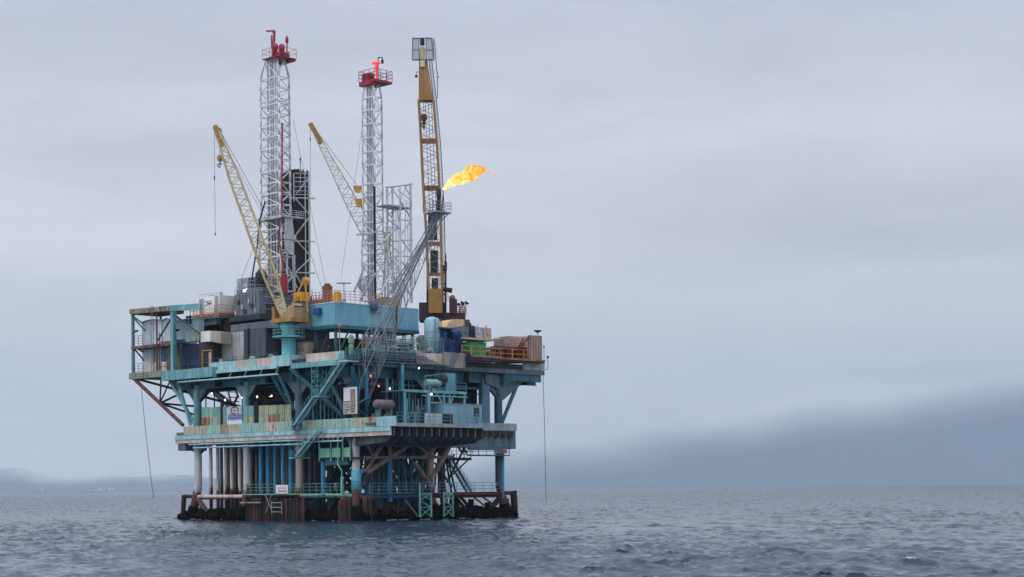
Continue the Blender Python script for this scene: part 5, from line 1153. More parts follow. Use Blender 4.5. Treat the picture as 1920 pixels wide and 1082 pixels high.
mb = MB(); y = AB(1026.5, a=-1.6); mb.path([(-1.6, y-.6, 27.3), (-1.6, y, 27.4), (-1.6, y, 29.8)], .05, 5); mb.lathe((-1.6, y, 29.4), [(.12, 0), (.26, .25), (.1, .5)], 8); solo('marker_lamp', mb, GREYD, (-1.6, y, 28), 'small lamp on a bracket outside the right deck corner', 'lamp')
mb = MB(); mb.path([RF(970, 697, -1.2), RF(1010, 699, -1.2), RF(1014, 702, -1.2), RF(1010, 707, -1.2), RF(978, 709, -1.2)], .16, 8); mb.tube(RF(1001, 694, -1.2), RF(1001, 708, -1.2), .1, 6); part('vent_loop', mb, DARK)
rope('mooring_line', [RF(1018, 694, -1.6), RF(1021, 800, -1.6), RF(1024, 942, -1.6)], 'thin line hanging from the right end of the upper deck to the sea', r=.05, m=DARK)
rope('mooring_line', [LF(265, 725, -1.6), LF(272, 800, -1.6), LF(280, 870, -1.6), LF(288, 935, -1.6)], 'thin line hanging from the left cantilever down to the sea', r=.05, m=DARK)

# ---- left end: railed frame with stacked cabins
u0, u1 = AB(325, b=-1.6), AB(249, b=-1.6); zB, zM, zR = 28.0, ZAT(650, u1, -1.6), ZAT(589, u1, -1.6)
fm = thing('cabin_frame', ((u0+u1)/2, 4, 28), 'open teal steel frame of two levels at the left end with a rusty roof deck', 'steel frame')
mb = MB(); mb.box(54.3, u1+.3, -2.0, 12, 27.1, 27.9); mb.box(54.3, u1+.6, -2.2, -2.0, 27.0, 28.2); part('bottom_floor', mb, mat('grey_green_rim', (132,142,132), .7, rust=.55), fm)
for a, b, rr in ((u1, -1.6, .34), (u0, -1.6, .55), (u1, 4.8, .22), (u0, 4.8, .22)):
    mb = MB(); mb.bar((a, b, 27.9), (a, b, zR-.02), rr*1.5, rr*1.5, (0,1,0)); part('post', mb, TEAL if a == u0 else mat('post_teal_grey', (104,160,164), .55, rust=.35) if b < 0 else TEALD, fm)
mb = MB(); mb.bar((u1+.4, -1.9, zR+.47), (u0+.45, -1.9, zR+.12), .4, .95); part('roof_beam', mb, mat('stained_roof_beam', (140,150,128), .7, rust=.75, rust_col=(110,56,44)), fm)
mb = MB(); mb.bar((u0+.44, -1.9, zR+.10), (AB(376, b=-2), -1.9, zR-.28), .42, 1.1); part('roof_beam', mb, TEAL, fm)
mb = MB(); mb.box(AB(345, b=5), u1+.4, -1.69, 5, zR-.1, zR+.5); mb.box(AB(350, b=5), u1-2, 0, 5, zR+.5, zR+.75); part('roof_deck', mb, RUSTB, fm)
mb = MB(); mb.box(u0+.5, u1+.2, -1.9, 5, zM-.5, zM); part('middle_floor', mb, mat('rusty_floor_edge', (126,92,80), .75, rust=.7), fm)
for p, q, m in (((252,595),(268,607),TEALD), ((252,598),(272,620),TEALD), ((252,650),(268,660),DARK), ((252,654),(270,676),DARK), ((323,594),(296,638),GREYD), ((330,592),(374,626),GREYD), ((330,594),(352,618),TEALD)):
    mb = MB(); mb.tube(LF(*p, -1.5), LF(*q, -1.3), .17, 7); part('brace', mb, m, fm)
for z in (28.0, zM):
    mb = MB(); mb.rail([(u1-.3, -1.5, z), (u1-3.2, -1.5, z)], h=2.0, post=1.4, r=.05, lines=4); part('handrail', mb, GREYT, fm)
mb = MB(); x = AB(283, b=-2.3); mb.tube((x, -2.3, 28.2), (x, -2.3, zR+1), .06, 5); mb.tube((x-.7, -2.3, 28.2), (x-.7, -2.3, zR+1), .06, 5)
for i in range(30): z = 28.4+i*.42; mb.tube((x, -2.3, z), (x-.7, -2.3, z), .04, 4)
part('ladder', mb, GREYT, fm)
mb = MB(); x = AB(294, b=-2.1); mb.tube((x, -2.1, 28.2), (x, -2.1, zR), .16, 7); mb.tube((x-.8, -2.1, 28.2), (x-.8, -2.1, zM+2), .1, 6); part('drain_pipe', mb, RUSTB, fm)
def cabin(a0, a1, b0, b1, z0, z1, m, label, window=None, arch=.5, door=False):
    r = thing('deck_cabin', ((a0+a1)/2, (b0+b1)/2, z0), label, 'cabin', 'cabins at the left deck end')
    mb = MB(); n = 8; prof = [(a0, b0, z0), (a1, b0, z0)]+[(a1+(a0-a1)*t, b0, z1+arch*math.sin(math.pi*t)-0*t) for t in np.linspace(0, 1, n)]
    mb.prism(prof, (0, b1-b0, 0))
    for k in range(int((z1-z0)/.5)): mb.box(a0+.02, a1-.02, b0-.025, b0-.003, z0+.2+k*.5, z0+.26+k*.5)
    part('wall', mb, m, r)
    mb = MB(); pr = [(a0-.2, b0-.25, z1), ]+[(a0-.2+(a1-a0+.4)*t, b0-.25, z1+.05+arch*math.sin(math.pi*t)) for t in np.linspace(0, 1, n)]+[(a1+.2, b0-.25, z1)]
    pr2 = [(p[0], p[1], p[2]+.14) for p in pr[1:-1]]
    mb.prism(pr[1:-1]+pr2[::-1], (0, b1-b0+.4, 0)); part('roof', mb, m if arch < .3 else SIDING, r)
    if window:
        x0, x1, z_0, z_1 = window; mb = MB(); mb.box(x0, x1, b0-.08, b0-.03, z_0, z_1); w = part('window', mb, GLASS, r)
        mb = MB(); mb.box((x0+x1)/2-.05, (x0+x1)/2+.05, b0-.11, b0-.082, z_0, z_1); mb.box(x0-.1, x1+.1, b0-.12, b0-.085, z_0-.1, z_0); mb.build('frame', SIDL, w)
    return r
X_ = lambda x, b=.2: AB(x, b=b)
cabin(X_(303), X_(266), .2, 6, zM, ZAT(604, X_(285), .2), SIDL, 'pale blue cabin with a bowed roof on the upper left level, leftmost', None, .35)
cabin(X_(322), X_(305), .2, 6, zM, ZAT(602, X_(313), .2), SIDL, 'narrow pale blue cabin just left of the thick teal post', None, .4)
cabin(X_(372), X_(329), .2, 1.5, zM, ZAT(600, X_(355), .2), SIDING, 'grey blue clapboard cabin with a dark window right of the teal post', (X_(359), X_(349), zM+3.2, zM+4.9), .1)
cabin(X_(285), X_(266), .2, 6, 28.0, ZAT(659, X_(275), .2), SIDL, 'pale blue cabin with a bowed roof on the lower left level', None, .35)
cabin(X_(303), X_(287), .6, 6, 28.0, ZAT(656, X_(295), .6), SIDING, 'small shaded grey cabin on the lower left level behind the rusty pipes', None, .3)
# blue rack with hanging bars, tarpaulin, dark store room
r = thing('storage_rack', (X_(322, -.6), 0, 28), 'open rack with blue posts holding upright grey bars and a yellow tarpaulin', 'rack')
zq = ZAT(640, X_(322, -.6), -.6)
for x in (303, 340): mb = MB(); mb.bar((X_(x, -.6), -.6, 28), (X_(x, -.6), -.6, zq), .22, .22, (0,1,0)); part('post', mb, mat('rack_blue_paint', (40,84,140), .5, rust=.2) if x == 303 else bpy.data.materials['rack_blue_paint'], r)
mb = MB(); mb.box(X_(341, -.6), X_(302, -.6), -.8, 1.5, zq+.004, zq+.2); part('roof', mb, GREYL, r)
mb = MB(); mb.tube(LF(304, 642, -.65), LF(314, 676, -.65), .08, 5); part('brace', mb, GREYT, r); mb = MB(); mb.tube(LF(338, 644, -.65), LF(328, 672, -.65), .08, 5); part('brace', mb, GREYT, r)
for k in range(8): mb = MB(); a = X_(326, .3)+.2+k*.33; mb.box(a, a+.17, .3, .5, 28.2+.3*(k % 3), zq-.4); part('upright_bar', mb, GREYP if k % 2 else GREYM, r)
mb = MB(); mb.box(X_(337, .4), X_(327, .4), .4, .9, 28.0, zq-.5); part('tarpaulin', mb, OLIVE, r)
mb = MB(); ribbed(mb, X_(384, .8), X_(342, .8), .8, 2.6, 28.0, zM-.52, .9, .05, 'b'); solo('store_room', mb, NAVY, (X_(360), 4, 28), 'dark navy store room in the shade beside the blue posted rack', 'store room')
cab_a = X_(285, -1.4); mb = MB(); mb.box(X_(315, -1.4), cab_a+1.2, -1.8, -.6, 28.0, ZAT(681, cab_a, -1.4)); mb.box(X_(312, -1.4), X_(300, -1.4), -1.86, -1.8, 28.9, 29.1); mb.bar((X_(304, -1.4), -1.9, 28.6), (X_(304, -1.4), -1.9, 29.4), .12, .12, (0,1,0)); solo('deck_box', mb, mat('off_white_box', (196,184,172), .7, rust=.4), (cab_a, -1.2, 28), 'off white deck box with a dark latch at the left deck edge', 'box')
mb = MB(); c = LF(256, 622, -2.0); mb.lathe((c.x, c.y, c.z), [(.1, -.1), (.5, .2), (.5, .25), (.1, .1)], 12); mb.tube(c, LF(250, 625, -2.0), .08, 5); solo('floodlight', mb, GREYD, tuple(c), 'dark floodlight bracketed on the leftmost post', 'floodlight', 'dark floodlights on the left frame')
mb = MB(); c = LF(333, 620, -2.4); mb.lathe((c.x, c.y, c.z), [(.1, -.1), (.5, .2), (.5, .25), (.1, .1)], 12); mb.tube(c, LF(328, 624, -2.2), .08, 5); solo('floodlight', mb, GREYD, tuple(c), 'dark floodlight on the thick teal post', 'floodlight', 'dark floodlights on the left frame')
mb = MB(); mb.rail([(X_(358, -.6), -.6, zM), (X_(372, -.6), -.6, zM)], h=1.7, post=1.2, r=.07); solo('yellow_barrier', mb, YRAIL, (X_(365, -.6), -.6, zM), 'yellow green guard rail beside the white box', 'guard rail')

# ---- centre left: drilling package
wa0, wa1 = AB(411, b=2.6), AB(356, b=2.6); wb1 = AB(461, a=wa0); wz = ZAT(590, wa0, 2.6)
dp = thing('equipment_platform', ((wa0+wa1)/2, 6, 33), 'grey raised platform with an orange edge and rails at centre left', 'platform')
mb = MB(); mb.box(wa0, wa1, 2.6, wb1, wz-.5, wz); mb.box(wa0+1.8, wa1-1, 3.2, wb1, wz-1.6, wz-.5); part('floor', mb, GREYM, dp)
mb = MB(); mb.box(wa0-.05, wa1+.1, 2.52, 2.6, wz-.1, wz+.42); mb.box(wa0-.12, wa0-.003, 2.6, wb1, wz-.1, wz+.42); part('toe_board', mb, bpy.data.materials['orange_brown_paint'], dp)
mb = MB(); mb.rail([(wa1, 2.7, wz), (wa0, 2.7, wz), (wa0, wb1, wz)], h=1.9, post=1.5, r=.045); part('handrail', mb, mat('pale_orange_rail', (200,150,112), .6), dp)
mb = MB(); mb.rail([(wa1, 2.65, wz+.3), (wa1-2.2, 2.65, wz+.3)], h=1.9, post=1, r=.09, lines=2); part('handrail', mb, ORANGE, dp)
# air handler
h0, h1 = AB(412, b=3.2), AB(373, b=3.2); hz = ZAT(553, h0, 3.2)
r = thing('air_handler', ((h0+h1)/2, 5, wz), 'big white air handling unit with a grey louvre end on the orange edged platform', 'air conditioner')
mb = MB(); mb.box(h0, h1, 3.2, 7.6, wz+.004, hz); part('casing', mb, WHITEP, r)
mb = MB(); mb.box(h1-1.6, h1-.3, 3.1, 3.19, wz+.4, hz-.3); part('side_door', mb, GREYL, r)
mb = MB(); mb.box(h0+.35, h0+1.5, 3.1, 3.19, wz+.3, hz-.2)
for k in range(14): mb.box(h0+.35, h0+1.5, 3.06, 3.097, wz+.4+k*.24, wz+.5+k*.24)
part('louvre_panel', mb, GREYP, r)
# small dark lettering-like emblem painted on its side, as it reads at this distance
e = V((h0+h1)/2+.5, 3.17, hz-1.25); mb = MB()
pts = [e+V(.55*math.cos(t)+.5, 0, .38*math.sin(t)) for t in np.linspace(.7, 5.6, 9)]; mb.path(pts, .06, 5)
for k in range(3): mb.path([e+V(-.25-k*.42+.16*math.cos(t), 0, -.12+.17*math.sin(t)) for t in np.linspace(0, 6.28, 7)], .05, 5)
mb.path([e+V(.2, 0, .28), e+V(-1.5, 0, .42)], .05, 5); part('emblem', mb, GREYD, r)
mb = MB(); mb.rail([(h1, 3.3, hz), (h0, 3.3, hz)], h=.5, post=1.2, r=.04, lines=1); mb.tube((h0+2, 5, hz), (h0+2, 5, hz+.8), .3, 10); mb.box(h0+3.2, h0+4.6, 4, 6, hz, hz+.35); part('roof_fan', mb, GREYL, r)
# open compressor frame beside it
r = thing('compressor_frame', (h0-.5, 10, wz), 'open grey frame with dark compressors right of the white air handler', 'compressor')
y0, y1 = 7.7, AB(440, a=wa0+.3)
mb = MB()
for y in (y0, (y0+y1)/2, y1): mb.bar((wa0+.3, y, wz), (wa0+.3, y, hz-.2), .16, .16, (0,1,0))
mb.bar((wa0+.3, y0, hz-.2), (wa0+.3, y1, hz-.2), .16, .16); part('frame', mb, GREYL, r)
mb = MB(); mb.box(wa0+.9, wa0+3.2, y0+.1, y1, wz+.004, hz-.5); part('back_panel', mb, GREYD, r)
for k in range(3): mb = MB(); mb.lathe((wa0+.45, y0+.5+k*1.0, wz+.8+.9*(k % 2)), [(.1, 0), (.4, .05), (.4, .4)], 12, 'a'); mb.box(wa0+.5, wa0+.88, y0+.2+k*1.0, y0+.8+k*1.0, wz+.01, wz+.6); part('compressor', mb, RUSTB if k == 1 else DARK, r)
mb = MB(); y = AB(447, a=wa0+.5); mb.box(wa0+.5, wa0+2, y, y+1.4, wz+.004, wz+2.0); mb.box(wa0+.4, wa0+.5, y+.1, y+.6, wz+.2, wz+1.8); solo('pump_box', mb, mat('rust_orange_box', (150,84,56), .7, rust=.5), (wa0+1, y, wz), 'rusty orange pump box at the right end of the orange edged platform', 'pump box')
# grey drill floor house
g0, g1 = AB(487, b=4.6), AB(440, b=4.6); gb1 = AB(586, a=g0); gz0, gz1 = ZAT(589, g0, 4.6), ZAT(547, g0, 4.6)
r = thing('drill_floor_house', ((g0+g1)/2, 10, gz0), 'slate grey corrugated drill floor house below the left mast', 'building')
mb = MB(); ribbed(mb, g0, g1, 4.6, gb1, gz0, gz1, 1.0, .06); part('wall', mb, GREYM, r)
mb = MB(); mb.box(g0+.5, g1-4, 4.53, 4.58, gz0+.3, gz0+1.2) if False else mb.box(g0-.1, g0-.061, 6, 8, gz0+.1, gz0+2.4); part('door', mb, GREYD, r)
mb = MB(); mb.box(g0-1.2, g1+.3, 3.6, gb1+.5, gz0-1.0, gz0-.01); part('base_beam', mb, GREYD, r)
for k in range(7):
    a = g0+.8+k*(g1-g0)/7.5; mb = MB(); mb.box(a, a+.5+.3*(k % 2), 4.42, 4.53, gz0+.4+.9*(k % 3), gz0+1.2+.9*(k % 3)); part('vent', mb, GREYD if k % 2 else GREYP, r)
for k in range(3): mb = MB(); z = gz0+1.0+k*1.1; mb.tube((g0-.2, 5.5, z), (g0-.2, gb1-1, z), .07, 6); part('conduit', mb, GREYP, r)
mb = MB(); mb.tube((g0+1.2, 4.4, gz0), (g0+1.2, 4.4, gz1+.5), .1, 6); mb.tube((g0-.15, 9, gz0), (g0-.15, 9, gz1+1), .1, 6); part('riser_pipe', mb, GREYL, r)
# doghouse above
k0, k1_ = AB(493, b=6.0), AB(444, b=6.0); kz = ZAT(537, k0, 6.0)
r = thing('doghouse', ((k0+k1_)/2, 8, kz), 'small railed doghouse deck with blue panels above the grey drill floor house', 'cabin')
mb = MB(); mb.box(k0, k1_, 6.0, 12, kz-.9, kz); mb.box(k0+1, k1_-.8, 6.5, 11, gz1, kz-.9); part('deck', mb, GREYM, r)
mb = MB(); mb.box(AB(466, b=7.2), AB(447, b=7.2), 7.2, 10, kz+.004, ZAT(515, k0, 7.2)); part('wall', mb, SIDING, r)
mb = MB(); mb.box(AB(485, b=7.4), AB(467, b=7.4), 7.4, 10, kz+.004, ZAT(516, k0, 7.4)); part('wall', mb, mat('midnight_blue_panel', (44,66,100), .55, rust=.15), r)
mb = MB(); mb.rail([(k1_-.1, 6.1, kz), (k0+1.0, 6.1, kz)], h=2.0, post=1.3, r=.06); mb.rail([(k1_-.1, 6.1, kz), (k1_-.1, 11, kz)], h=2.0, r=.06); part('handrail', mb, GREYL, r)
mb = MB(); p_ = LF(490, 521, 6.4); mb.lathe(p_, [(.9, -1.4), (1.1, -.6), (1.1, .8), (.5, 1.6)], 14); mb.box(p_.x-1.1, p_.x+.6, p_.y-.6, p_.y+.6, kz, p_.z-1.3); part('hose_reel', mb, BLACK, r)
mb = MB(); p_ = LF(462, 523, 6.3); mb.box(p_.x-.7, p_.x+.7, p_.y-.3, p_.y+.4, kz+.3, kz+1.1); mb.lathe(p_+V(1.6,0,-.3), [(.3, -.5), (.4, .3)], 8); part('winch', mb, GREYP, r)
c = LF(458, 545.5, 4.2); mb = MB(); mb.lathe(c, [(.1, -.25), (.22, -.12), (.22, .12), (.1, .25)], 12, 'b'); mb.tube(c+V(0,.2,0), c+V(0,.6,.6), .06, 5); solo('lit_floodlight', mb, LAMPW, tuple(c), 'bright lit floodlight under the doghouse deck', 'floodlight')
# lower storey of the drilling package
z0 = 28.0; base = gz0-1.0
def block(name, x0, x1, b, d, y0, y1, m, label, cat, step=.8, faces='ab'):
    a0, a1 = AB(x1, b=b), AB(x0, b=b); mb = MB(); z_0 = ZAT(y1, a0, b) if y1 else z0; ribbed(mb, a0, a1, b, b+d, z_0, ZAT(y0, a0, b), step, .06, faces); return solo(name, mb, m, ((a0+a1)/2, b+d/2, z_0), label, cat)
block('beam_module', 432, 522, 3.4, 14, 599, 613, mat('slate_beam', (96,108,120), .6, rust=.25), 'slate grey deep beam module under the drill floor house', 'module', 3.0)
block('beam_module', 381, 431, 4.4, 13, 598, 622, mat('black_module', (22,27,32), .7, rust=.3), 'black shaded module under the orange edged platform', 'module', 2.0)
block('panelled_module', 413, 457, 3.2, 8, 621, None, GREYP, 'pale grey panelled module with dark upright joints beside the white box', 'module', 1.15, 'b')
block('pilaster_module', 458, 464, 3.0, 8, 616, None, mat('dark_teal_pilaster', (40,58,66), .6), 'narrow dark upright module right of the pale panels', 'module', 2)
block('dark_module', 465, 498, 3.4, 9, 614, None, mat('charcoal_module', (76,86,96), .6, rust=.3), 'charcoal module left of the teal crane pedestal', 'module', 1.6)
block('dark_module', 500, 545, 6.5, 9, 616, None, DARK, 'blackish back fill added as shade behind the teal crane pedestal', 'module', 1.2)  # dark back fill, added so no sky shows through
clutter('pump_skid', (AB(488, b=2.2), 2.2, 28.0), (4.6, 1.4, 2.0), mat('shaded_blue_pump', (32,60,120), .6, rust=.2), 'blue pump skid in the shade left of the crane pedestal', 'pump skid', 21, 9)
block('white_cabinet', 376, 393, -.2, 2.4, 620, 640, WHITEP, 'white tilted cabinet on top of the round dark tank', 'cabinet', 9)
a0, a1 = AB(413, b=.5), AB(393.5, b=.5); mb = MB(); mb.prism([(a1, .5, ZAT(640, a1, .5)), (a0, .5, ZAT(644, a0, .5)), (a0, .5, ZAT(622, a0, .5)), (a1, .5, ZAT(620, a1, .5))], (0, 2.5, 0)); solo('tarp_bale', mb, mat('weathered_tarp', (176,166,156), .85, rust=.3), (a0, 2, 33), 'weathered pale tarpaulin bale right of the white cabinet', 'bale')
tc_ = (AB(394, b=2.0), 2.0); mb = MB(); mb.lathe((*tc_, 0), [(2.2, 28), (2.2, ZAT(641, *tc_)), (1.4, ZAT(639, *tc_))], 22); solo('mud_tank', mb, mat('black_green_tank', (36,44,46), .6, rust=.3), (*tc_, 28), 'dark round tank under the white cabinet', 'tank', smooth=False)
r = thing('doorway_booth', (AB(388, b=-.8), -.8, 28), 'small orange framed doorway with a pale door at the left deck edge', 'doorway')
d0, d1 = AB(396, b=-.8), AB(379, b=-.8); dz = ZAT(656, d0, -.8)
mb = MB(); mb.bar((d0, -.8, 28), (d0, -.8, dz), .16, .16, (0,1,0)); mb.bar((d1, -.8, 28), (d1, -.8, dz), .16, .16, (0,1,0)); mb.bar((d0, -.8, dz), (d1, -.8, dz), .16, .16); part('frame', mb, ORANGE, r)
mb = MB(); mb.box(d0+.1, d0+1.0, -.7, -.6, 28.05, dz-.4); part('door', mb, mat('pale_pink_door', (200,172,158), .6), r)
# loose gear along the left deck edge
g = np.random.default_rng(55)
for k in range(9):
    x = 404+k*13+g.uniform(-3, 3); a = AB(x, b=-.9); h = g.uniform(.7, 1.7); w = g.uniform(.3, .6); kind = k % 3
    mb = MB()
    if kind == 0: mb.lathe((a, -.9, 28.0), [(.3, 0), (.33, .05), (.33, .9), (.3, .95)], 12); mb.lathe((a+.75, -.9, 28.0), [(.3, 0), (.33, .05), (.33, .9), (.3, .95)], 12)
    elif kind == 1: mb.box(a-w, a+w, -1.2, -.5, 28.1, 28.1+h); mb.box(a-w*.8, a+w*.8, -1.1, -.6, 28.0, 28.1); mb.box(a-w-.05, a+w+.05, -1.25, -.45, 28.1+h, 28.18+h)
    else: mb.lathe((a, -1.1, 28.75), [(.7, 0), (.75, .08), (.35, .1), (.35, .5), (.75, .52), (.7, .6)], 16, 'b'); mb.box(a-.6, a+.6, -1.1, -.5, 28.0, 28.12)
    solo(('oil_drum', 'tool_chest', 'hose_reel')[kind], mb, (BROWNQ, GREYP, GREYT, NAVY, BEIGE, MASTG, OLIVE, BLUEQ, GREYL)[k], (a, -.9, 28), ('pair of brown oil drums leftmost on the deck edge behind the rim panels', 'pale grey tool chest beside the brown drums at the left deck edge', 'grey teal hose reel beside the pale tool chest', 'pair of navy oil drums below the pale grey panelled module', 'beige tool chest below the pale grey panelled module', 'light grey hose reel below the dark upright module', 'pair of olive oil drums below the charcoal module', 'blue tool chest left of the teal crane base', 'pale hose reel next to the teal crane base')[k], ('drum', 'chest', 'reel')[kind])
mb = MB(); mb.rail([(g1, 4.7, gz1), (g0, 4.7, gz1), (g0, gb1, gz1)], h=1.3, post=1.6, r=.04); part('roof_handrail', mb, GREYL, bpy.data.objects['drill_floor_house'])
for k, (x0, x1, sag) in enumerate(((410, 452, 1.4), (455, 505, 1.1), (575, 630, 1.5), (600, 640, .8), (350, 372, .9))):
    P0, P1 = LF(x0, 704, -1.0), LF(x1, 698, -1.0); mb = MB(); mb.path([P0.lerp(P1, t)-V(0, 0, sag*math.sin(math.pi*t)) for t in np.linspace(0, 1, 8)], .06, 5); part('slack_cable', mb, DARK)
mb = MB(); mb.rail([(AB(520, b=-1.9), -1.9, 28.4), (AB(308, b=-1.9), -1.9, 28.4)], h=1.1, r=.04, post=2.4, lines=2); part('handrail', mb, TEALD)
# ================================================================== between the decks and down to the water
def room(name, a0, a1, b0, b1, z0, z1, m, label, cat, step=1.2):
    mb = MB(); ribbed(mb, a0, a1, b0, b1, z0, z1, step, .07); return solo(name, mb, m, ((a0+a1)/2, (b0+b1)/2, z0), label, cat)
SHADE  = mat('dark_blue_green_module', (16,24,29), .7, rust=.3, var=.3)  # near-black: the gloom of the platform's interior is put into the colour
SHADE2 = mat('dark_brown_module', (27,24,24), .75, rust=.35, var=.3)  # brown variant, interior shade put into the colour as well
room('process_module', 3.5, AB(452, b=7), 7, 15, 16.32, 24.2, SHADE, 'long dark backing block added as shade between the two decks behind the left columns', 'module')  # these three boxes are dark backing, added to close off the sky
room('process_module', 2.6, 12, 15.5, 24, 16.32, 24.2, SHADE2, 'dark brown backing block added as shade between the decks behind the tall teal standpipe', 'module')
room('process_module', 2.2, 12, 24.4, 30.6, 16.32, 24.6, SHADE, 'dark backing block added as shade between the decks behind the blue shelter at right', 'module')
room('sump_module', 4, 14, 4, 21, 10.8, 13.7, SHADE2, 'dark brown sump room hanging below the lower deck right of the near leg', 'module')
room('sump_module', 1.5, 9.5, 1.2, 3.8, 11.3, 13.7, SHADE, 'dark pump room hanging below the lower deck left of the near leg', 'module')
# ---- windbreak panels on the lower deck
PA = [(377,392,'t'), (393,411,'t'), (417,424,'b'), (453,463,'b'), (464,475,'b'), (484,502,'o'), (503,520,'o'), (521,532,'o'), (533,545,'o')]
WT = mat('windbreak_green', (122,182,162), .6, rust=.42, var=.14, streak=5, stain=(150,184,160)); WB = mat('windbreak_blue', (122,170,176), .6, rust=.4, var=.14, streak=5, stain=(150,170,150))
WO = mat('windbreak_olive', (158,170,136), .65, rust=.46, rust_col=(130,96,62), var=.16, streak=6, stain=(146,178,176)); WR = mat('windbreak_rust', (150,116,94), .75, rust=.62, rust_col=(128,74,54), var=.2, streak=5, stain=(140,158,132))
for k, (x0, x1, c) in enumerate(PA):
    a1, a0 = AB(x0, b=-1.3), AB(x1, b=-1.3); zt = ZAT(763-(x0-377)*.03, a0, -1.3); zm = 16.9+(zt-16.9)*.52
    mb = MB(); mb.box(a0, a1, -1.36, -1.28, zm+.03, zt); 
    for j in range(int((a1-a0)/.8)): mb.box(a0+.4+j*.8, a0+.46+j*.8, -1.40, -1.362, zm, zt)
    part('windbreak_panel', mb, {'t': WT, 'b': WB, 'o': WO}[c])
    mb = MB(); mb.box(a0, a1, -1.36, -1.28, 16.35, zm); part('windbreak_panel', mb, (WR, WO, WT, WB, WO, WO, WR, WR, WO)[k])
for x in (414, 479): mb = MB(); a = AB(x, b=-1.2); mb.box(a-.35, a+.35, -1.25, -.9, 16.35, ZAT(753, a, -1.2)); part('windbreak_post', mb, DARK)
# banner with the ring emblem
a1, a0 = AB(426, b=-1.5), AB(452, b=-1.5); zt, zb = ZAT(761, a0, -1.5), ZAT(788, a0, -1.5)
r = thing('banner', ((a0+a1)/2, -1.5, zb), 'pale banner with dark ring emblem above a blue band on the windbreak', 'sign')
mb = MB(); mb.box(a0, a1, -1.56, -1.5, zb, zt); part('panel', mb, mat('banner_grey', (190,192,194), .7, rust=.15, var=.05), r)
mb = MB(); mb.box(a0+.05, a1-.05, -1.6, -1.563, zb+.25, zb+(zt-zb)*.43); part('blue_band', mb, mat('banner_blue', (104,120,176), .7, var=.1), r)
cc = V((a0+a1)/2+.0, -1.6, zb+(zt-zb)*.72); mb = MB()
mb.path([cc+V(-1.05*math.cos(t), 0, .62*math.sin(t)) for t in np.linspace(.9, 4.9, 12)], .075, 5); mb.path([cc+V(-1.1*math.cos(t), 0, .68*math.sin(t)) for t in np.linspace(-.35, 1.9, 8)], .10, 5)
mb.path([cc+V(-.45+.3*k, 0, .05*(-1)**k) for k in range(4)], .05, 5); part('ring_emblem', mb, GREYD, r)
mb = MB(); g = np.random.default_rng(4)
for k in range(6): x = a1-.35-k*.55; z = zb+(zt-zb)*.38; mb.path([V(x, -1.62, z), V(x-.12, -1.62, z+.42), V(x-.3, -1.62, z+.42*(k % 2)), V(x-.34, -1.62, z+.05)], .045, 4)
part('lettering', mb, mat('banner_pink', (208,170,190), .7), r)
mb = MB()
for k in range(4): mb.bar(V(a1-.6-k*.75, -1.62, zb+.75), V(a1-1.1-k*.75, -1.62, zb+.75), .04, .12)
part('lettering', mb, mat('banner_light_blue', (176,190,222), .7), r)
# tall white notice board at the near corner: columns of small dark characters, a blank upper left sheet
a1, a0 = AB(643.5, b=-1.9), AB(668.5, b=-1.9); zt, zb = ZAT(725, a0, -1.9), ZAT(775.5, a0, -1.9); Wd, Hh = a1-a0, zt-zb
r = thing('notice_board', ((a0+a1)/2, -1.9, zb), 'tall weathered white notice board with rows of small dark lettering at the near corner', 'sign')
mb = MB(); mb.box(a0, a1, -1.98, -1.9, zb, zt); part('panel', mb, mat('notice_white', (222,214,210), .6, rust=.2, rust_col=(160,140,120), var=.05), r)
mb = MB(); mb.box(a0+Wd*.5, a1-.06, -2.01, -1.983, zb+Hh*.49, zt-.3); part('blank_sheet', mb, mat('notice_sheet', (232,232,240), .5, var=.03), r)
mb = MB(); mb.box(a0+Wd*.10, a0+Wd*.47, -2.0, -1.983, zb+.15, zt-.3); part('tan_strip', mb, mat('notice_tan', (192,180,156), .7, rust=.2), r)
mb = MB()
def glyph(x, z, h):                                  # a small block character
    s = h*.28
    for (p, q) in (((0,0),(0,1)), ((0,1),(1,1)), ((1,1),(1,0)), ((0,.5),(1,.5)), ((0,0),(1,0)))[:2+int(g.integers(0, 4))]:
        mb.bar(V(x-p[0]*s, -2.03, z+p[1]*h), V(x-q[0]*s, -2.03, z+q[1]*h), .03, .06) if p != q else None
for row in range(9):
    z = zt-.75-row*.44; x = a0+Wd*.45
    for k in range(4): glyph(x-k*.32, z, .3)
for row in range(5):
    z = zb+Hh*.42-row*.44; x = a1-.3
    for k in range(5): glyph(x-k*.3, z, .3)
part('lettering', mb, mat('notice_ink', (92,84,80), .8), r)
mb = MB(); mb.bar((a0+.4, -1.8, 16.3), (a0+.4, -1.8, zt), .12, .12, (0,1,0)); mb.bar((a1-.4, -1.8, 16.3), (a1-.4, -1.8, zt), .12, .12, (0,1,0)); part('post', mb, RUSTB, r)
a1, a0 = AB(551, b=-.2), AB(561, b=-.2); mb = MB(); mb.box(a0, a1, -.3, -.2, ZAT(767, a0, -.2), ZAT(751, a0, -.2)); mb.box(a0+.5, a0+.62, -.2, -.1, 16.3, ZAT(751, a0, -.2)); solo('sign_plate', mb, GREYP, (a0, -.2, 18), 'small blank pale sign plate between the decks left of the stairs', 'sign')
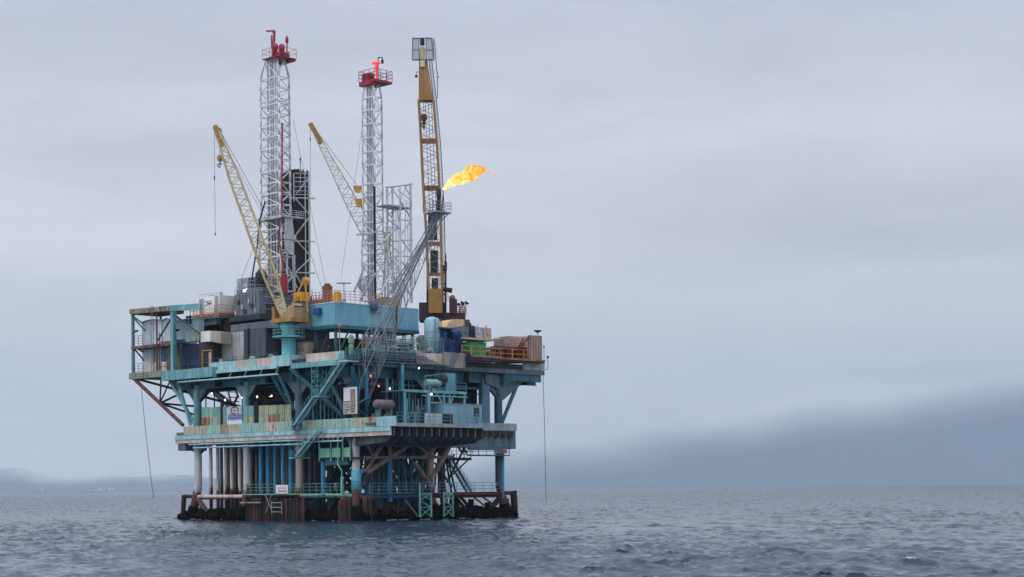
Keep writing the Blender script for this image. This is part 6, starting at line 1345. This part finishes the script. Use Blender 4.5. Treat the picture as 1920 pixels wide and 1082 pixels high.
# ---- stairs on the left face
def stairway(p, q, w, label, m=TEAL, along='a', rails=True, name='stairway'):
    p, q = V(*p), V(*q); lo = p if p.z < q.z else q; wd = V(0, w, 0) if along == 'a' else V(w, 0, 0)
    r = thing(name, tuple(lo), label, 'stairs', 'outside stairs'); n = int(abs(p.z-q.z)/.24)
    for o in (0, 1): mb = MB(); mb.bar(p+wd*o, q+wd*o, .07, .42); part('stringer', mb, m, r)
    mb = MB()
    for i in range(1, n): e = p.lerp(q, i/n)+V(0,0,.08); mb.bar(e+wd*.04, e+wd*.96, .32, .07, (0,0,1))
    part('tread', mb, GREYL, r)
    if rails:
        for o in (0, 1):
            mb = MB(); u = V(0,0,1.15); mb.tube(p+wd*o+u, q+wd*o+u, .05, 5); mb.tube(p+wd*o+u*.55, q+wd*o+u*.55, .04, 5)
            for i in range(0, n+1, 4): e = p.lerp(q, i/n)+wd*o; mb.tube(e, e+u, .04, 4, caps=False)
            part('handrail', mb, TEALR, r)
    return r
b_s = -4.0
S0, S1, S2, S3 = LF(640, 676, b_s), LF(597, 742, b_s), LF(587, 744, b_s), LF(547, 802, b_s)
stairway(S0, S1, 1.2, 'upper flight of blue stairs from the upper deck corner down the left face'); stairway(S2, S3, 1.2, 'lower flight of blue stairs from the mid landing to the lower deck')
S4, S5 = LF(594, 806, b_s), LF(553, 856, b_s); stairway(S4, S5, 1.2, 'short flight of blue stairs hanging below the lower deck at the left face')
def landing(a0, a1, b0, b1, z, label, m=TEAL, name='stair_landing'):
    r = thing(name, ((a0+a1)/2, (b0+b1)/2, z), label, 'landing'); mb = MB(); mb.box(a0, a1, b0, b1, z-.25, z); part('floor', mb, m, r)
    mb = MB(); mb.rail([(a1, b0, z), (a0, b0, z), (a0, b1, z)], r=.045, post=1.0); part('handrail', mb, TEALR, r); return r
landing(S1.x-.3, S2.x+.2, b_s-.2, b_s+2.2, S1.z, 'small blue landing halfway up the left face stairs'); landing(S5.x-.1, S5.x+1.4, b_s-.2, b_s+3, S5.z-.1, 'small blue landing at the foot of the lowest left face stairs'); landing(S0.x-1.8, S0.x+.3, b_s-.3, -1.7, S0.z, 'top landing of the blue stairs at the upper deck corner', DECKB); landing(S3.x-.4, S3.x+1.6, b_s-.2, -2.4, S3.z, 'blue landing where the stairs meet the lower deck rim')
# lattice stair tower
r = thing('ladder_tower', (AB(598, b=-2.6), -2.6, 22), 'thin teal lattice tower with caged ladder beside the upper flight of stairs', 'tower')
A1, A0 = AB(585, b=-2.9), AB(596, b=-2.9); zs = np.linspace(ZAT(742, A0, -2.9), 26.4, 7)
rg = [[V(A0, -3.1, z), V(A1, -3.1, z), V(A1, -1.2, z), V(A0, -1.2, z)] for z in zs]
for i in range(4): mb = MB(); mb.path([q_[i] for q_ in rg], .07, 5); part('post', mb, TEALR, r)
mb = MB(); lat4(mb, rg, .045); part('bracing', mb, TEALR, r)
for x in (604, 611, 619, 627):
    a = AB(x, b=-1.9); mb = MB(); mb.tube((a, -1.9, 26.4), (a, -1.9, ZAT(735-(x-604)*1.3, a, -1.9)), .06, 5); part('hanger_rod', mb, TEALR, r)

# ---- conductors: pipes rising from the sea through the lower deck
CR = .31
def conductor(x, b, r, m, label, group, top=15.3, z0=-2):
    key = (m.name, r); a = AB(x, b=b)
    if key in conductor.k: return twin(conductor.k[key], (a, b, z0))
    mb = MB(); mb.tube((a, b, z0), (a, b, top), r, 12, caps=False)
    for z in (5.2, 9.6): mb.tube((a, b, z), (a, b, z+.16), r+.05, 12)
    conductor.k[key] = solo('conductor_pipe', mb, m, (a, b, z0), label, 'well pipe', group, smooth=True); return conductor.k[key]
conductor.k = {}
for x in (393, 406, 421, 432, 447): conductor(x, 1.4, .33, PIPEP, 'pale grey upright well pipe with a rusted foot between the two left legs', 'pale well pipes')
for x in (487, 500.5, 514, 528.5, 543): conductor(x, 1.2, .40, PIPEB, 'bright blue upright well pipe between the second and third left legs', 'blue well pipes')
conductor(554, 1.2, .27, PIPEB, 'thin blue upright well pipe just left of the tan leg', 'thin blue well pipe')
for x in (413, 426, 438.5, 452.5, 458.5, 479, 507, 521, 536, 549): conductor(x, 5.0, .31, PIPER, 'brown grey upright well pipe standing behind the front row', 'brown well pipes')
for x in (442, 463, 472, 492, 499, 513, 527, 541, 558, 578, 585, 597): conductor(x, 13.5, .42, LEGD, 'dark upright well pipe deep inside the left well bay', 'dark well pipes')
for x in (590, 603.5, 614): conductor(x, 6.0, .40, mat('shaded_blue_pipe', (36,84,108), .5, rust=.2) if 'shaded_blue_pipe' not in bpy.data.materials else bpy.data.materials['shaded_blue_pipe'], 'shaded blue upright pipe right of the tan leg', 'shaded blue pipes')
for x in (579, 621): conductor(x, 7.5, .34, PIPER, 'brown grey upright well pipe standing behind the front row', 'brown well pipes')
for x in (470, 484, 495, 505, 517, 531, 545, 560, 572): conductor(x, 20.0, .55, TEALD, 'dark teal upright pipe at the back of the left well bay', 'dark teal well pipes')
# raking blue pipes seen between the right legs
for k, (x0, x1) in enumerate(((742, 768), (757, 774), (776, 757), (792, 768), (803, 782), (712, 735), (700, 724))):
    p, q_ = RF(x0, 862, 5+k % 3), RF(x1, 925, 5+k % 3); d_ = (q_-p); mb = MB(); mb.tube(p-d_*.6, q_+d_*.9, .62, 12); solo('raking_pile', mb, TEALD if k % 2 else mat('raking_blue_paint', (40,98,124), .5, rust=.2) if 'raking_blue_paint' not in bpy.data.materials else bpy.data.materials['raking_blue_paint'], tuple(q_), 'blue raking pile between the near leg and the rusty middle leg', 'pile', 'raking blue piles')
mb = MB(); mb.tube(RF(703, 975, 4), RF(703, 880, 4), 1.6, 16); solo('caisson', mb, mat('caisson_blue', (30,86,112), .5, rust=.25), tuple(RF(703, 975, 4)), 'wide shaded blue caisson right of the near leg above the water', 'caisson')
# ---- walkway and rail just above the water
LZ = 4.75
mb = MB(); a1, a0 = AB(452, b=-1.9), AB(641, b=-1.9); mb.box(a0, a1, -2.2, -.9, LZ-.14, LZ); part('lower_walkway', mb, GREENP)
for x0, x1 in ((455, 512), (538, 562), (566, 642)):
    mb = MB(); mb.rail([(AB(x1, b=-2.1), -2.1, LZ), (AB(x0, b=-2.1), -2.1, LZ)], h=1.7, r=.06, post=1.8); part('handrail', mb, GREENR)
mb = MB(); mb.box(-2.2, -1.0, AB(690, a=-2), AB(853, a=-2), LZ-.14, LZ); part('lower_walkway', mb, GREYT)
mb = MB(); mb.rail([(-2.1, AB(690, a=-2.1), LZ), (-2.1, AB(853, a=-2.1), LZ)], h=1.7, r=.06, post=2.0); mb.rail([(-1.0, AB(853, a=-1.0), LZ), (-1.0, AB(936, a=-1.0), LZ)], h=1.7, r=.055, post=2.4); part('handrail', mb, TEALR)
mb = MB(); mb.tube((-1.0, AB(850, a=-1), 4.45), (-1.0, AB(940, a=-1), 4.45), .26, 10); mb.box(-1.6, -.6, AB(850, a=-1), AB(938, a=-1), 4.68, 4.76); part('lower_walkway', mb, mat('rusty_walkway', (120,92,86), .75, rust=.6))
mb = MB(); c = LF(641, 905, -2.2); mb.bar((c.x, -2.2, 1.2), (c.x, -2.2, 7.5), .3, .3, (0,1,0)); mb.path([(c.x+1.0, -2.2, 15), (c.x+1.0, -2.2, 9.6), (c.x, -2.2, 8.6), (c.x, -2.2, 1.0)], .1, 6); part('walkway_post', mb, GREENP)
a1, a0 = AB(515, b=-2.3), AB(537.5, b=-2.3); z0, z1 = LZ+.05, LZ+1.55
r = thing('warning_board', ((a0+a1)/2, -2.3, z0), 'white warning board on the railing just above the water at the left face', 'sign')
mb = MB(); mb.box(a0, a1, -2.36, -2.3, z0, z1); part('panel', mb, WHITEP, r)
mb = MB()
for z in (.5, .34): mb.bar((a0+.25, -2.38, z0+z), (a1-.7, -2.38, z0+z), .03, .07)
part('lettering', mb, GREYD, r)
mb = MB()
for k in range(9): mb.bar((a1-.5-k*.28, -2.38, z0+.85), (a1-.66-k*.28, -2.38, z0+.85), .02, .14); mb.bar((a1-.5-k*.28, -2.38, z0+1.1), (a1-.62-k*.28, -2.38, z0+1.1), .02, .12)
part('lettering', mb, mat('faint_ink', (168,160,166), .8), r)
# boat landing: rows of fouled rusty fender timbers
r = thing('boat_landing', (AB(510, b=-2.6), -2.6, 0), 'dark rusty boat landing of close upright fender timbers at the left face waterline', 'boat landing')
g = np.random.default_rng(17); a = AB(566, b=-2.6); a_end = AB(458, b=-2.6); k = 0
FEND = [mat('fender_'+n_, c_, .9, rust=.5, rust_col=(96,52,42), var=.3, streak=3) for n_, c_ in (('black', (30,26,28)), ('brown', (58,40,38)), ('rust', (84,52,44)))]
while a < a_end:
    top = 3.9+g.uniform(-.3, .25); mb = MB(); mb.tube((a, -2.6+g.uniform(-.15, .15), -2), (a, -2.6, top), g.uniform(.24, .36), 7); part('fender_timber', mb, FEND[int(g.integers(0, 3)) if top > 3.9 else 0], r); a += g.uniform(.48, .72)
for z in (1.1, 2.4, 3.6): mb = MB(); mb.bar((AB(566, b=-2.2), -2.2, z), (a_end, -2.2, z), .3, .35); part('waling', mb, FEND[0], r)
mb = MB(); a0, a1 = AB(487, b=-3.0), AB(449, b=-3.0); mb.box(a0, a1, -3.3, -2.95, 3.1, 3.35); part('landing_edge', mb, mat('pale_landing_edge', (150,142,130), .8, rust=.5), r)
mb = MB(); a1, a0 = AB(506, b=-3.4), AB(525, b=-3.4)
for z in (1.6, 2.4, 3.2): mb.tube((a0, -3.4, z), (a1, -3.4, z), .06, 5)
for a in (a0, a1): mb.tube((a, -3.4, 1.2), (a, -3.4, 3.4), .06, 5)
mb.tube((a1, -3.4, 4.6), (a1+1.8, -3.4, 1.3), .05, 5); mb.tube((a1+1.8, -3.4, 4.6), (a1, -3.4, 2.0), .05, 5); part('ladder', mb, GREYP, r)
r = thing('fender_row', (-1.8, 12, 0), 'dark fouled fender row at the waterline below the right face walkway', 'fender')
b = AB(696, a=-1.4); b_end = AB(850, a=-1.4)
while b < b_end:
    mb = MB(); mb.tube((-1.2, b, -2), (-1.2, b, 1.6+g.uniform(-.5, 2.0)), g.uniform(.3, .48), 7); part('fender_timber', mb, FEND[int(g.integers(0, 2))], r); b += g.uniform(.6, 1.3)
mb = MB(); mb.bar((-.8, AB(696, a=-1.4), 1.0), (-.8, b_end, 1.0), .4, .6); part('waling', mb, FEND[0], r)
r = thing('fender_row', (6, 1.2, 0), 'dark fouled fender row deep under the platform between tan leg and near leg', 'fender')
for k in range(13):
    a = 2+k*1.05; mb = MB(); mb.tube((a, 5+2*(k % 2), -2), (a, 5+2*(k % 2), 3.6+g.uniform(-1, .6)), g.uniform(.3, .5), 7); part('fender_timber', mb, FEND[int(g.integers(0, 2))], r)
mb = MB(); mb.bar((2, 6, 2.2), (15, 6, 2.2), .4, .5); part('waling', mb, FEND[0], r)
# teal landing ladders on the right face
for x0, x1, y0, lab in ((784, 805, 905, 'left one of two teal lattice landing ladders at the right face waterline'), (829, 846, 922, 'right one of two teal lattice landing ladders at the right face waterline')):
    a = -2.6; b0, b1 = AB(x0, a=a), AB(x1, a=a); r = thing('landing_ladder', (a, (b0+b1)/2, 0), lab, 'ladder'); zt = ZAT(y0, a, b0)
    for b, top in ((b0, zt), (b1, ZAT(926, a, b1))): mb = MB(); mb.tube((a, b, .5), (a, b, top), .2, 8); part('stile', mb, GREENP if x0 < 800 else TEAL, r)
    mb = MB()
    for p, q_ in (((.5),(2.2)), ((2.2),(3.4)), ((3.4),(4.6))): mb.tube((a, b0, p), (a, b1, q_) if p != 2.2 else (a, b1, p), .1, 6); mb.tube((a, b1, p), (a, b0, q_), .1, 6)
    mb.tube((a, b0, 4.5), (a, b1, 4.5), .12, 6); part('rung_bracing', mb, TEAL, r)
strut('knee_brace', [RF(759, 938, -2.4), RF(783, 968, -2.4)], .2, GREYT)
# right stairs behind the jacket
p, q_ = RF(857, 822, 6), RF(876, 851, 6); stairway(p, q_, 1.2, 'short dark stairs hanging below the lower deck at the right', TEALD, 'b')
p, q_ = RF(846, 858, 6), RF(886, 926, 6); stairway(p, q_, 1.3, 'long dark blue stairs down to the right walkway above the water', TEALD, 'b')
z = ZAT(858, 6, AB(860, a=6)); b0, b1 = AB(838, a=6), AB(879, a=6)
r = thing('stair_platform', (6, b0, z), 'dark blue stair platform with rails between the two right hand flights', 'landing')
mb = MB(); mb.box(5.6, 7.6, b0, b1, z-.5, z); part('floor', mb, TEALD, r)
mb = MB(); mb.rail([(5.7, b0, z), (5.7, b1, z), (7.5, b1, z)], h=1.8, r=.05); mb.tube((6, b1, z), (6, b1, 14), .06, 5); part('handrail', mb, TEALR, r)
for p, q_ in (((838,900),(878,862)), ((838,872),(852,852)), ((836,882),(846,866))): mb = MB(); mb.tube(RF(*p, 6), RF(*q_, 6), .14, 6); part('brace', mb, TEALD, r)
strut('jacket_brace', [RF(880, 822, 4), RF(838, 905, 4)], .18, GREYD)
strut('jacket_brace', [RF(815, 868, 3), RF(848, 912, 3)], .2, TEALD)
# collar platform round the far right leg with its board
z = ZAT(853, -.9, 33.8); b0, b1 = AB(895, a=-1.6), AB(953, a=-1.6)
r = thing('leg_platform', (-1, 33.8, z), 'small railed platform around the far right leg below the lower deck', 'platform')
mb = MB(); mb.box(-1.7, 1.5, b0, b1, z-.2, z); part('floor', mb, TEALD, r)
mb = MB(); mb.rail([(1.4, b0, z), (-1.65, b0, z), (-1.65, b1, z), (1.4, b1, z)], h=1.7, r=.055, post=2.0); part('handrail', mb, TEALR, r)
for bb in (b0, b1): mb = MB(); mb.tube((-1.6, bb, z), (-1.6, bb, 14.5), .07, 6); part('hanger', mb, TEALR, r)
y0, y1 = AB(925, a=-1.8), AB(948, a=-1.8); r = thing('sign_board', (-1.8, y0, z), 'grey pink sign board with dark lines on the far right leg platform', 'sign')
mb = MB(); mb.box(-1.88, -1.8, y0, y1, z+.25, z+1.75); part('panel', mb, mat('sign_grey_pink', (150,144,156), .6, var=.06), r)
mb = MB()
for k, dz in enumerate((.45, .62, 1.35, 1.52)): mb.bar((-1.9, y0+.7*(k < 2)+.3*(k > 1), z+dz), (-1.9, y1-.3-.9*(k > 1), z+dz), .03, .08)
part('lettering', mb, GREYD, r)
# green work platform at left of the near leg
a1, a0 = AB(597, b=-1.2), AB(655, b=-1.2); z0 = ZAT(857, a0, -1.2); zt = ZAT(839, a0, -1.2)
r = thing('work_platform', ((a0+a1)/2, -1, z0), 'pale green sided work platform hanging below the lower deck left of the near leg', 'platform')
mb = MB(); mb.box(a0-1, a1, -1.2, 3, z0-.3, z0); part('floor', mb, GREYD, r)
for f0, f1 in ((.32, .58), (.66, .98), (.0, .22)): mb = MB(); mb.box(a0+(a1-a0)*f0, a0+(a1-a0)*f1, -1.3, -1.22, z0+.05, zt); part('side_panel', mb, mat('mint_panel', (134,208,178), .55, rust=.15, streak=6) if 'mint_panel' not in bpy.data.materials else bpy.data.materials['mint_panel'], r)
for f in (0, .24, .62, 1): a = a0+(a1-a0)*f; mb = MB(); mb.bar((a, -1.25, z0-.6), (a, -1.25, 14.5), .18, .18, (0,1,0)); part('hanger', mb, GREENP, r)
mb = MB(); mb.rail([(a0, -1.32, z0), (a1, -1.32, z0)], h=1.5, r=.04); part('handrail', mb, GREENR, r)
mb = MB(); mb.box(a0+1, a1-1, -.9, 2, z0-1.3, z0-.31); part('under_beam', mb, TEALD, r)
mb = MB(); a = AB(603.5, b=-.6); mb.tube((a, -.6, 4.6), (a, -.6, z0-.6), .42, 12); part('support_column', mb, BLUEP, r)
for p, q_ in (((640,868),(606,905)), ((636,872),(612,908)), ((645,868),(668,905)), ((628,866),(604,884))): strut('jacket_brace', [LF(*p, 1.5), LF(*q_, 1.5)], .3, DARK)

# ---- lower deck equipment on the right
ra = -11.0
mb = MB(); mb.rail([(ra-.3, AB(741, a=ra), 16.3), (ra-.3, AB(905, a=ra), 16.3), (-2.2, AB(905, a=ra), 16.3)], h=1.75, r=.055, post=2.0); part('handrail', mb, TEALR)
sa_ = -9.0; b0, b1 = AB(830, a=sa_), AB(905, a=sa_)-.4; zt = ZAT(757, sa_, b0)
r = thing('shelter', (sa_+2, (b0+b1)/2, 16.25), 'pale blue ribbed shelter with one dark window at the right of the lower deck', 'building')
mb = MB(); ribbed(mb, sa_, sa_+5, b0, b1, 16.254, zt, .42, .04); part('wall', mb, mat('shelter_pale_blue', (138,180,198), .55, rust=.2, var=.08, streak=6), r)
mb = MB(); mb.box(sa_-.15, sa_+5.1, b0-.1, b1+.1, zt+.003, zt+.12); part('roof', mb, GREYL, r)
w0, w1 = AB(887, a=sa_), AB(896, a=sa_); mb = MB(); mb.box(sa_-.14, sa_-.06, w0, w1, zt-2.1, zt-.45); w = part('window', mb, GLASS, r)
mb = MB(); mb.box(sa_-.2, sa_-.143, w0-.12, w1+.12, zt-2.25, zt-2.1); mb.box(sa_-.2, sa_-.143, w0-.12, w1+.12, zt-.45, zt-.33); mb.build('frame', mat('cream_frame', (188,182,150), .6), w)
y0, y1 = AB(803, a=-10.4), AB(828, a=-10.4); mb = MB(); mb.box(-10.4, -9.2, y0, y1-1.6, 16.254, 18.1); mb.box(-10.42, -9.2, y1-1.55, y1, 16.254, 18.05); solo('deck_locker', mb, mat('off_white_locker', (180,188,190), .6, rust=.25), (-10, y0, 16.3), 'off white deck locker in front of the pale blue shelter', 'locker')
y0, y1 = AB(829, a=-10.4), AB(848, a=-10.4); mb = MB(); mb.box(-10.3, -9.3, y0, y1, 16.254, 18.0)
for k in range(4):
    for j in range(2): mb.box(-10.36, -10.303, y0+.1+k*(y1-y0)/4, y0+(k+.8)*(y1-y0)/4, 16.4+j*.8, 17.05+j*.8)
solo('rack_unit', mb, mat('black_rack', (40,38,42), .6, var=.2), (-10, y0, 16.3), 'black pigeonholed rack beside the off white locker', 'rack')
# raised process platform
pa = -8.0; zP = ZAT(733, pa, AB(800, a=pa)); b0, b1 = AB(757, a=pa), AB(873, a=pa)
r = thing('process_platform', (pa, (b0+b1)/2, 16.25), 'pale blue raised pipe platform standing on the lower deck in front of dark machinery', 'platform')
mb = MB(); mb.box(pa, pa+6, b0, b1, zP-.1, zP); mb.bar((pa, b0, zP-.1), (pa, b1, zP-.1), .3, .45); mb.bar((pa, AB(790, a=pa), zP-.8), (pa, b1+.3, zP-.8), .18, .2); part('floor', mb, TEAL, r)
for x, w in ((758, .34), (801, .62), (830, .45), (841, .4), (869, .36)): b = AB(x, a=pa+.2); mb = MB(); mb.bar((pa+.2, b, 16.25), (pa+.2, b, zP-.3), w, w, (0,1,0)); part('post', mb, mat('platform_post_blue', (104,164,184), .5, rust=.2) if 'platform_post_blue' not in bpy.data.materials else bpy.data.materials['platform_post_blue'], r)
for p, q_ in (((818,737),(829,757)), ((853,737),(844,757)), ((802,755),(829,755))): mb = MB(); mb.bar(RF(*p, pa+.1), RF(*q_, pa+.1), .2, .24, (1,0,0)); part('brace', mb, TEAL, r)
mb = MB(); mb.rail([(pa, AB(835, a=pa), zP), (pa, b1, zP)], h=1.6, r=.05, post=2.5); part('handrail', mb, TEALR, r)
g = np.random.default_rng(33)
for k, x in enumerate((762, 767, 772, 777, 783, 789)):
    b = AB(x, a=pa+.6); mb = MB(); mb.tube((pa+.6, b, 16.3), (pa+.6, b, zP-.2 if k % 2 else zP-1.4), .11 if k % 2 else .15, 7); mb.tube((pa+.3, b, 17.4+.3*k), (pa+1.1, b, 17.4+.3*k), .25, 8); part('pipe_run', mb, GREYT if k % 2 else TEALR, r)
bc = AB(810, a=pa+1.5); r = thing('generator', (pa+1.5, bc, zP), 'pale green generator set on top of the raised pipe platform', 'generator')
mb = MB(); mb.lathe((pa+1.5, bc-1.6, zP+1.5), [(.3, 0), (.62, .1), (.62, 2.6), (.45, 2.8), (.45, 3.5), (.2, 3.6)], 14, 'b'); part('casing', mb, mat('generator_green', (136,178,164), .55, rust=.3), r, smooth=False)
mb = MB(); mb.box(pa+.9, pa+2.1, bc-1.4, bc-1.0, zP+.004, zP+1.0); mb.box(pa+.9, pa+2.1, bc+.6, bc+1.0, zP+.004, zP+1.0); mb.box(pa+.8, pa+2.2, bc-.8, bc+.4, zP+.004, zP+.6); part('mount', mb, GREYT, r)
mb = MB(); mb.path([(pa+1.4, bc-1.6, zP+.2), (pa+1.4, bc-1.8, zP+2.6), (pa+1.4, bc+1.8, zP+3.0)], .12, 6); part('pipe_run', mb, GREYT, r)
bc = AB(842, a=pa+1.8); r = thing('square_tank', (pa+1.8, bc, zP), 'teal riveted square tank with a round dark end on the raised pipe platform', 'tank')
y0, y1 = AB(833, a=pa+.8), AB(853, a=pa+.8); zt = ZAT(699, pa+.8, y0)
mb = MB(); ribbed(mb, pa+.8, pa+3, y0+.5, y1, zP+.004, zt, .7, .03, 'a'); part('shell', mb, mat('tank_teal', (98,160,176), .55, rust=.25, var=.1), r)
mb = MB(); mb.lathe((pa+1.6, y0-.5, (zP+zt)/2+.5), [(.4, 0), (1.1, .3), (1.1, .98)], 16, 'b'); part('end_cap', mb, GREYD, r)
# horizontal vessel
va = -5.5; b0, b1 = AB(700, a=va), AB(737, a=va); z = ZAT(758, va, b0)
r = thing('separator_vessel', (va, (b0+b1)/2, 16.25), 'rust grey horizontal pressure vessel on saddles behind the lower deck rim', 'vessel')
mb = MB(); Lh = b1-b0; mb.lathe((va, b0, z), [(.15, 0), (.6, .15), (.82, .5), (.82, Lh-.5), (.6, Lh-.15), (.15, Lh)], 18, 'b'); part('shell', mb, mat('vessel_grey_brown', (112,104,106), .65, rust=.35, var=.12), r, smooth=True)
for f in (.2, .78): mb = MB(); mb.box(va-.5, va+.5, b0+Lh*f-.2, b0+Lh*f+.2, 16.25, z-.5); part('saddle', mb, GREYT, r)
clutter('pump_skid', (-6.5, AB(715, a=-6.5), 16.25), (2.4, 5.5, 1.7), mat('olive_grey_pump', (104,114,100), .65, rust=.5), 'olive grey pump skid below the rust grey vessel', 'pump skid', 41, 12)
clutter('pump_skid', (-7.0, AB(775, a=-7), 16.25), (3, 5, 3.4), GREYT, 'grey teal valve skid at the left foot of the raised pipe platform', 'pump skid', 43, 16)
clutter('pump_skid', (AB(580, b=1.5), 1.5, 16.32), (6, 2.5, 3.2), TEALD, 'dark teal pump skid right of the stairs on the lower deck', 'pump skid', 45, 14)
clutter('pump_skid', (AB(515, b=4), 4, 16.32), (9, 3, 4.5), SHADE2, 'dark pump skid behind the olive windbreak panels', 'pump skid', 46, 18)
clutter('pump_skid', (-2.0, AB(860, a=-2), 16.32), (3, 8, 4.5), SHADE, 'dark pump skid behind the pale blue shelter', 'pump skid', 47, 16)
for k, x in enumerate((724, 735, 741, 716, 747, 765, 772)):
    a = -1.5+k*.3; b = AB(x, a=a); mb = MB(); mb.tube((a, b, 16.3), (a, b, 24.2), (.3, .16, .12, .2, .12, .12, .1)[k], 8); part('pipe_post', mb, (GREYT, GREYT, TEALD, GREYD, TEALR, TEALR, GREYT)[k])
# clutter under the upper deck: cable trays and pipe runs
g = np.random.default_rng(77)
for k in range(16):
    b = 1.0+k*1.3; mb = MB(); z = 23.9-.5*(k % 4); x0, x1 = AB(880, a=-1), 0; mb.tube((.5+k*.2, -1, z), (.5+k*.2, 30, z), .12+.08*(k % 3), 6) if k % 2 else mb.tube((1, b, z), (30, b, z), .12+.08*(k % 3), 6); part('pipe_run', mb, (TEALD, GREYT, GREYD, SHADE2)[k % 4])
for k in range(12):
    x = 570+k*7.5; a = AB(x, b=.8+.3*(k % 3)); b = .8+.3*(k % 3); mb = MB(); mb.tube((a, b, 16.3), (a, b, 20+4*g.random()), .08+.1*g.random(), 6); part('pipe_post', mb, (TEALD, GREYT, BLUEP)[k % 3])
# risers, hangers and small bracing packed between the near leg and the middle leg of the right face
g = np.random.default_rng(121)
for k in range(18):
    x = 682+k*6.8+g.uniform(-2, 2); a = g.uniform(.6, 5.5); b = AB(x, a=a); z0 = g.uniform(-1, 6); r_ = g.uniform(.09, .30); strut('riser_pipe', [(a, b, z0), (a, b, 14.5)], r_, (TEALD, BLUEP, GREYT, RUSTB, TEALD)[k % 5], 8)
for k in range(14):
    x0 = 684+g.uniform(0, 100); x1 = x0+g.uniform(-38, 38); a = g.uniform(1.5, 6.5); strut('jacket_brace', [RF(x0, 828, a), RF(x1, 925, a)], g.uniform(.14, .3), (TEALD, TANB, TEALD, BLUEP, DARK)[k % 5], 8)
for k in range(7):
    x0 = 812+g.uniform(0, 22); a = g.uniform(3, 9); strut('jacket_brace', [RF(x0, 832, a), RF(x0+g.uniform(-24, 24), 925, a)], g.uniform(.14, .28), (TEALD, GREYD)[k % 2], 8)
for k in range(5):
    z = 7.0+k*1.3; strut('ring_brace', [(2.5+k*.5, 1, z), (2.5+k*.5, 16 if k % 2 else 11, z)], .14, (TEALD, BLUEP, RUSTB)[k % 3], 8)
# ---- lamps that are lit
mb = MB(); lamp0 = None
def lamp(x, y, plane, warm=False):
    global lamp0
    p = plane
    if not warm and lamp0 is not None: return twin(lamp0, tuple(p))
    r = thing('bulkhead_lamp', tuple(p), 'small lit red deck lamp under the upper deck' if warm else 'small lit white deck lamp under the platform decks', 'lamp', 'lit red lamps' if warm else 'lit white lamps')
    mb = MB(); mb.lathe(tuple(p), [(.06, -.2), (.15, -.12), (.16, .04), (.1, .2)], 10); part('lens', mb, LAMPR if warm else LAMPW, r)
    mb = MB(); mb.lathe((p[0], p[1], p[2]+.21), [(.3, 0), (.2, .16)], 10); mb.tube((p[0], p[1], p[2]+.36), (p[0], p[1], p[2]+.9), .04, 5); part('bracket', mb, DARK, r)
    if not warm: lamp0 = r
    return r
for x, y, b in ((454,745,5.5), (482,744,5.5), (506,745,5.5), (509,742,5.8), (534,741,5.5), (422,750,8), (397,738,8), (637,815,.6)): lamp(x, y, LF(x, y, b))
for x, y, a in ((785,690,-1.8), (731,729,-2.2), (809,739,-8.3), (742,822,3.4), (776,818,3.4), (752,838,3.4)): lamp(x, y, RF(x, y, a))
r1 = lamp(695, 705, RF(695, 705, -2.4), True); r1['label'] = 'lit red lamp, upper of two red lamps right of the flare boom foot'
r2 = twin(r1, tuple(RF(710, 724, -2.2)), 'lit red lamp, lower of two red lamps right of the flare boom foot')
# ---- far shore
def shore(name, x, y, w, h, label, cat, n, seed, d=13300):
    g = np.random.default_rng(seed)
    for k in range(n):
        px, py = x+g.uniform(-w, w), y+g.uniform(-h, h); p = DP(px, py, d+g.uniform(-60, 60)); s = g.uniform(5, 12)
        o = MB(); o.box(p.x-s, p.x+s, p.y-s, p.y+s, p.z-40, p.z+5); o.prism([(p.x-s, p.y-s, p.z+5), (p.x+s, p.y-s, p.z+5), (p.x, p.y-s, p.z+10)], (0, 2*s, 0)); solo('shore_house', o, mat('shore_white', (235,232,226), .7, var=.05) if 'shore_white' not in bpy.data.materials else bpy.data.materials['shore_white'], tuple(p), label, cat, 'houses on the far shore')

shore('h', 1440, 912.5, 30, 1.0, 'tiny pale house on the hazy far shore right of the platform', 'house', 12, 61, 21900)
shore('h', 130, 918.5, 90, 2.2, 'tiny pale house on the hazy far shore left of the platform', 'house', 12, 62, 22800)
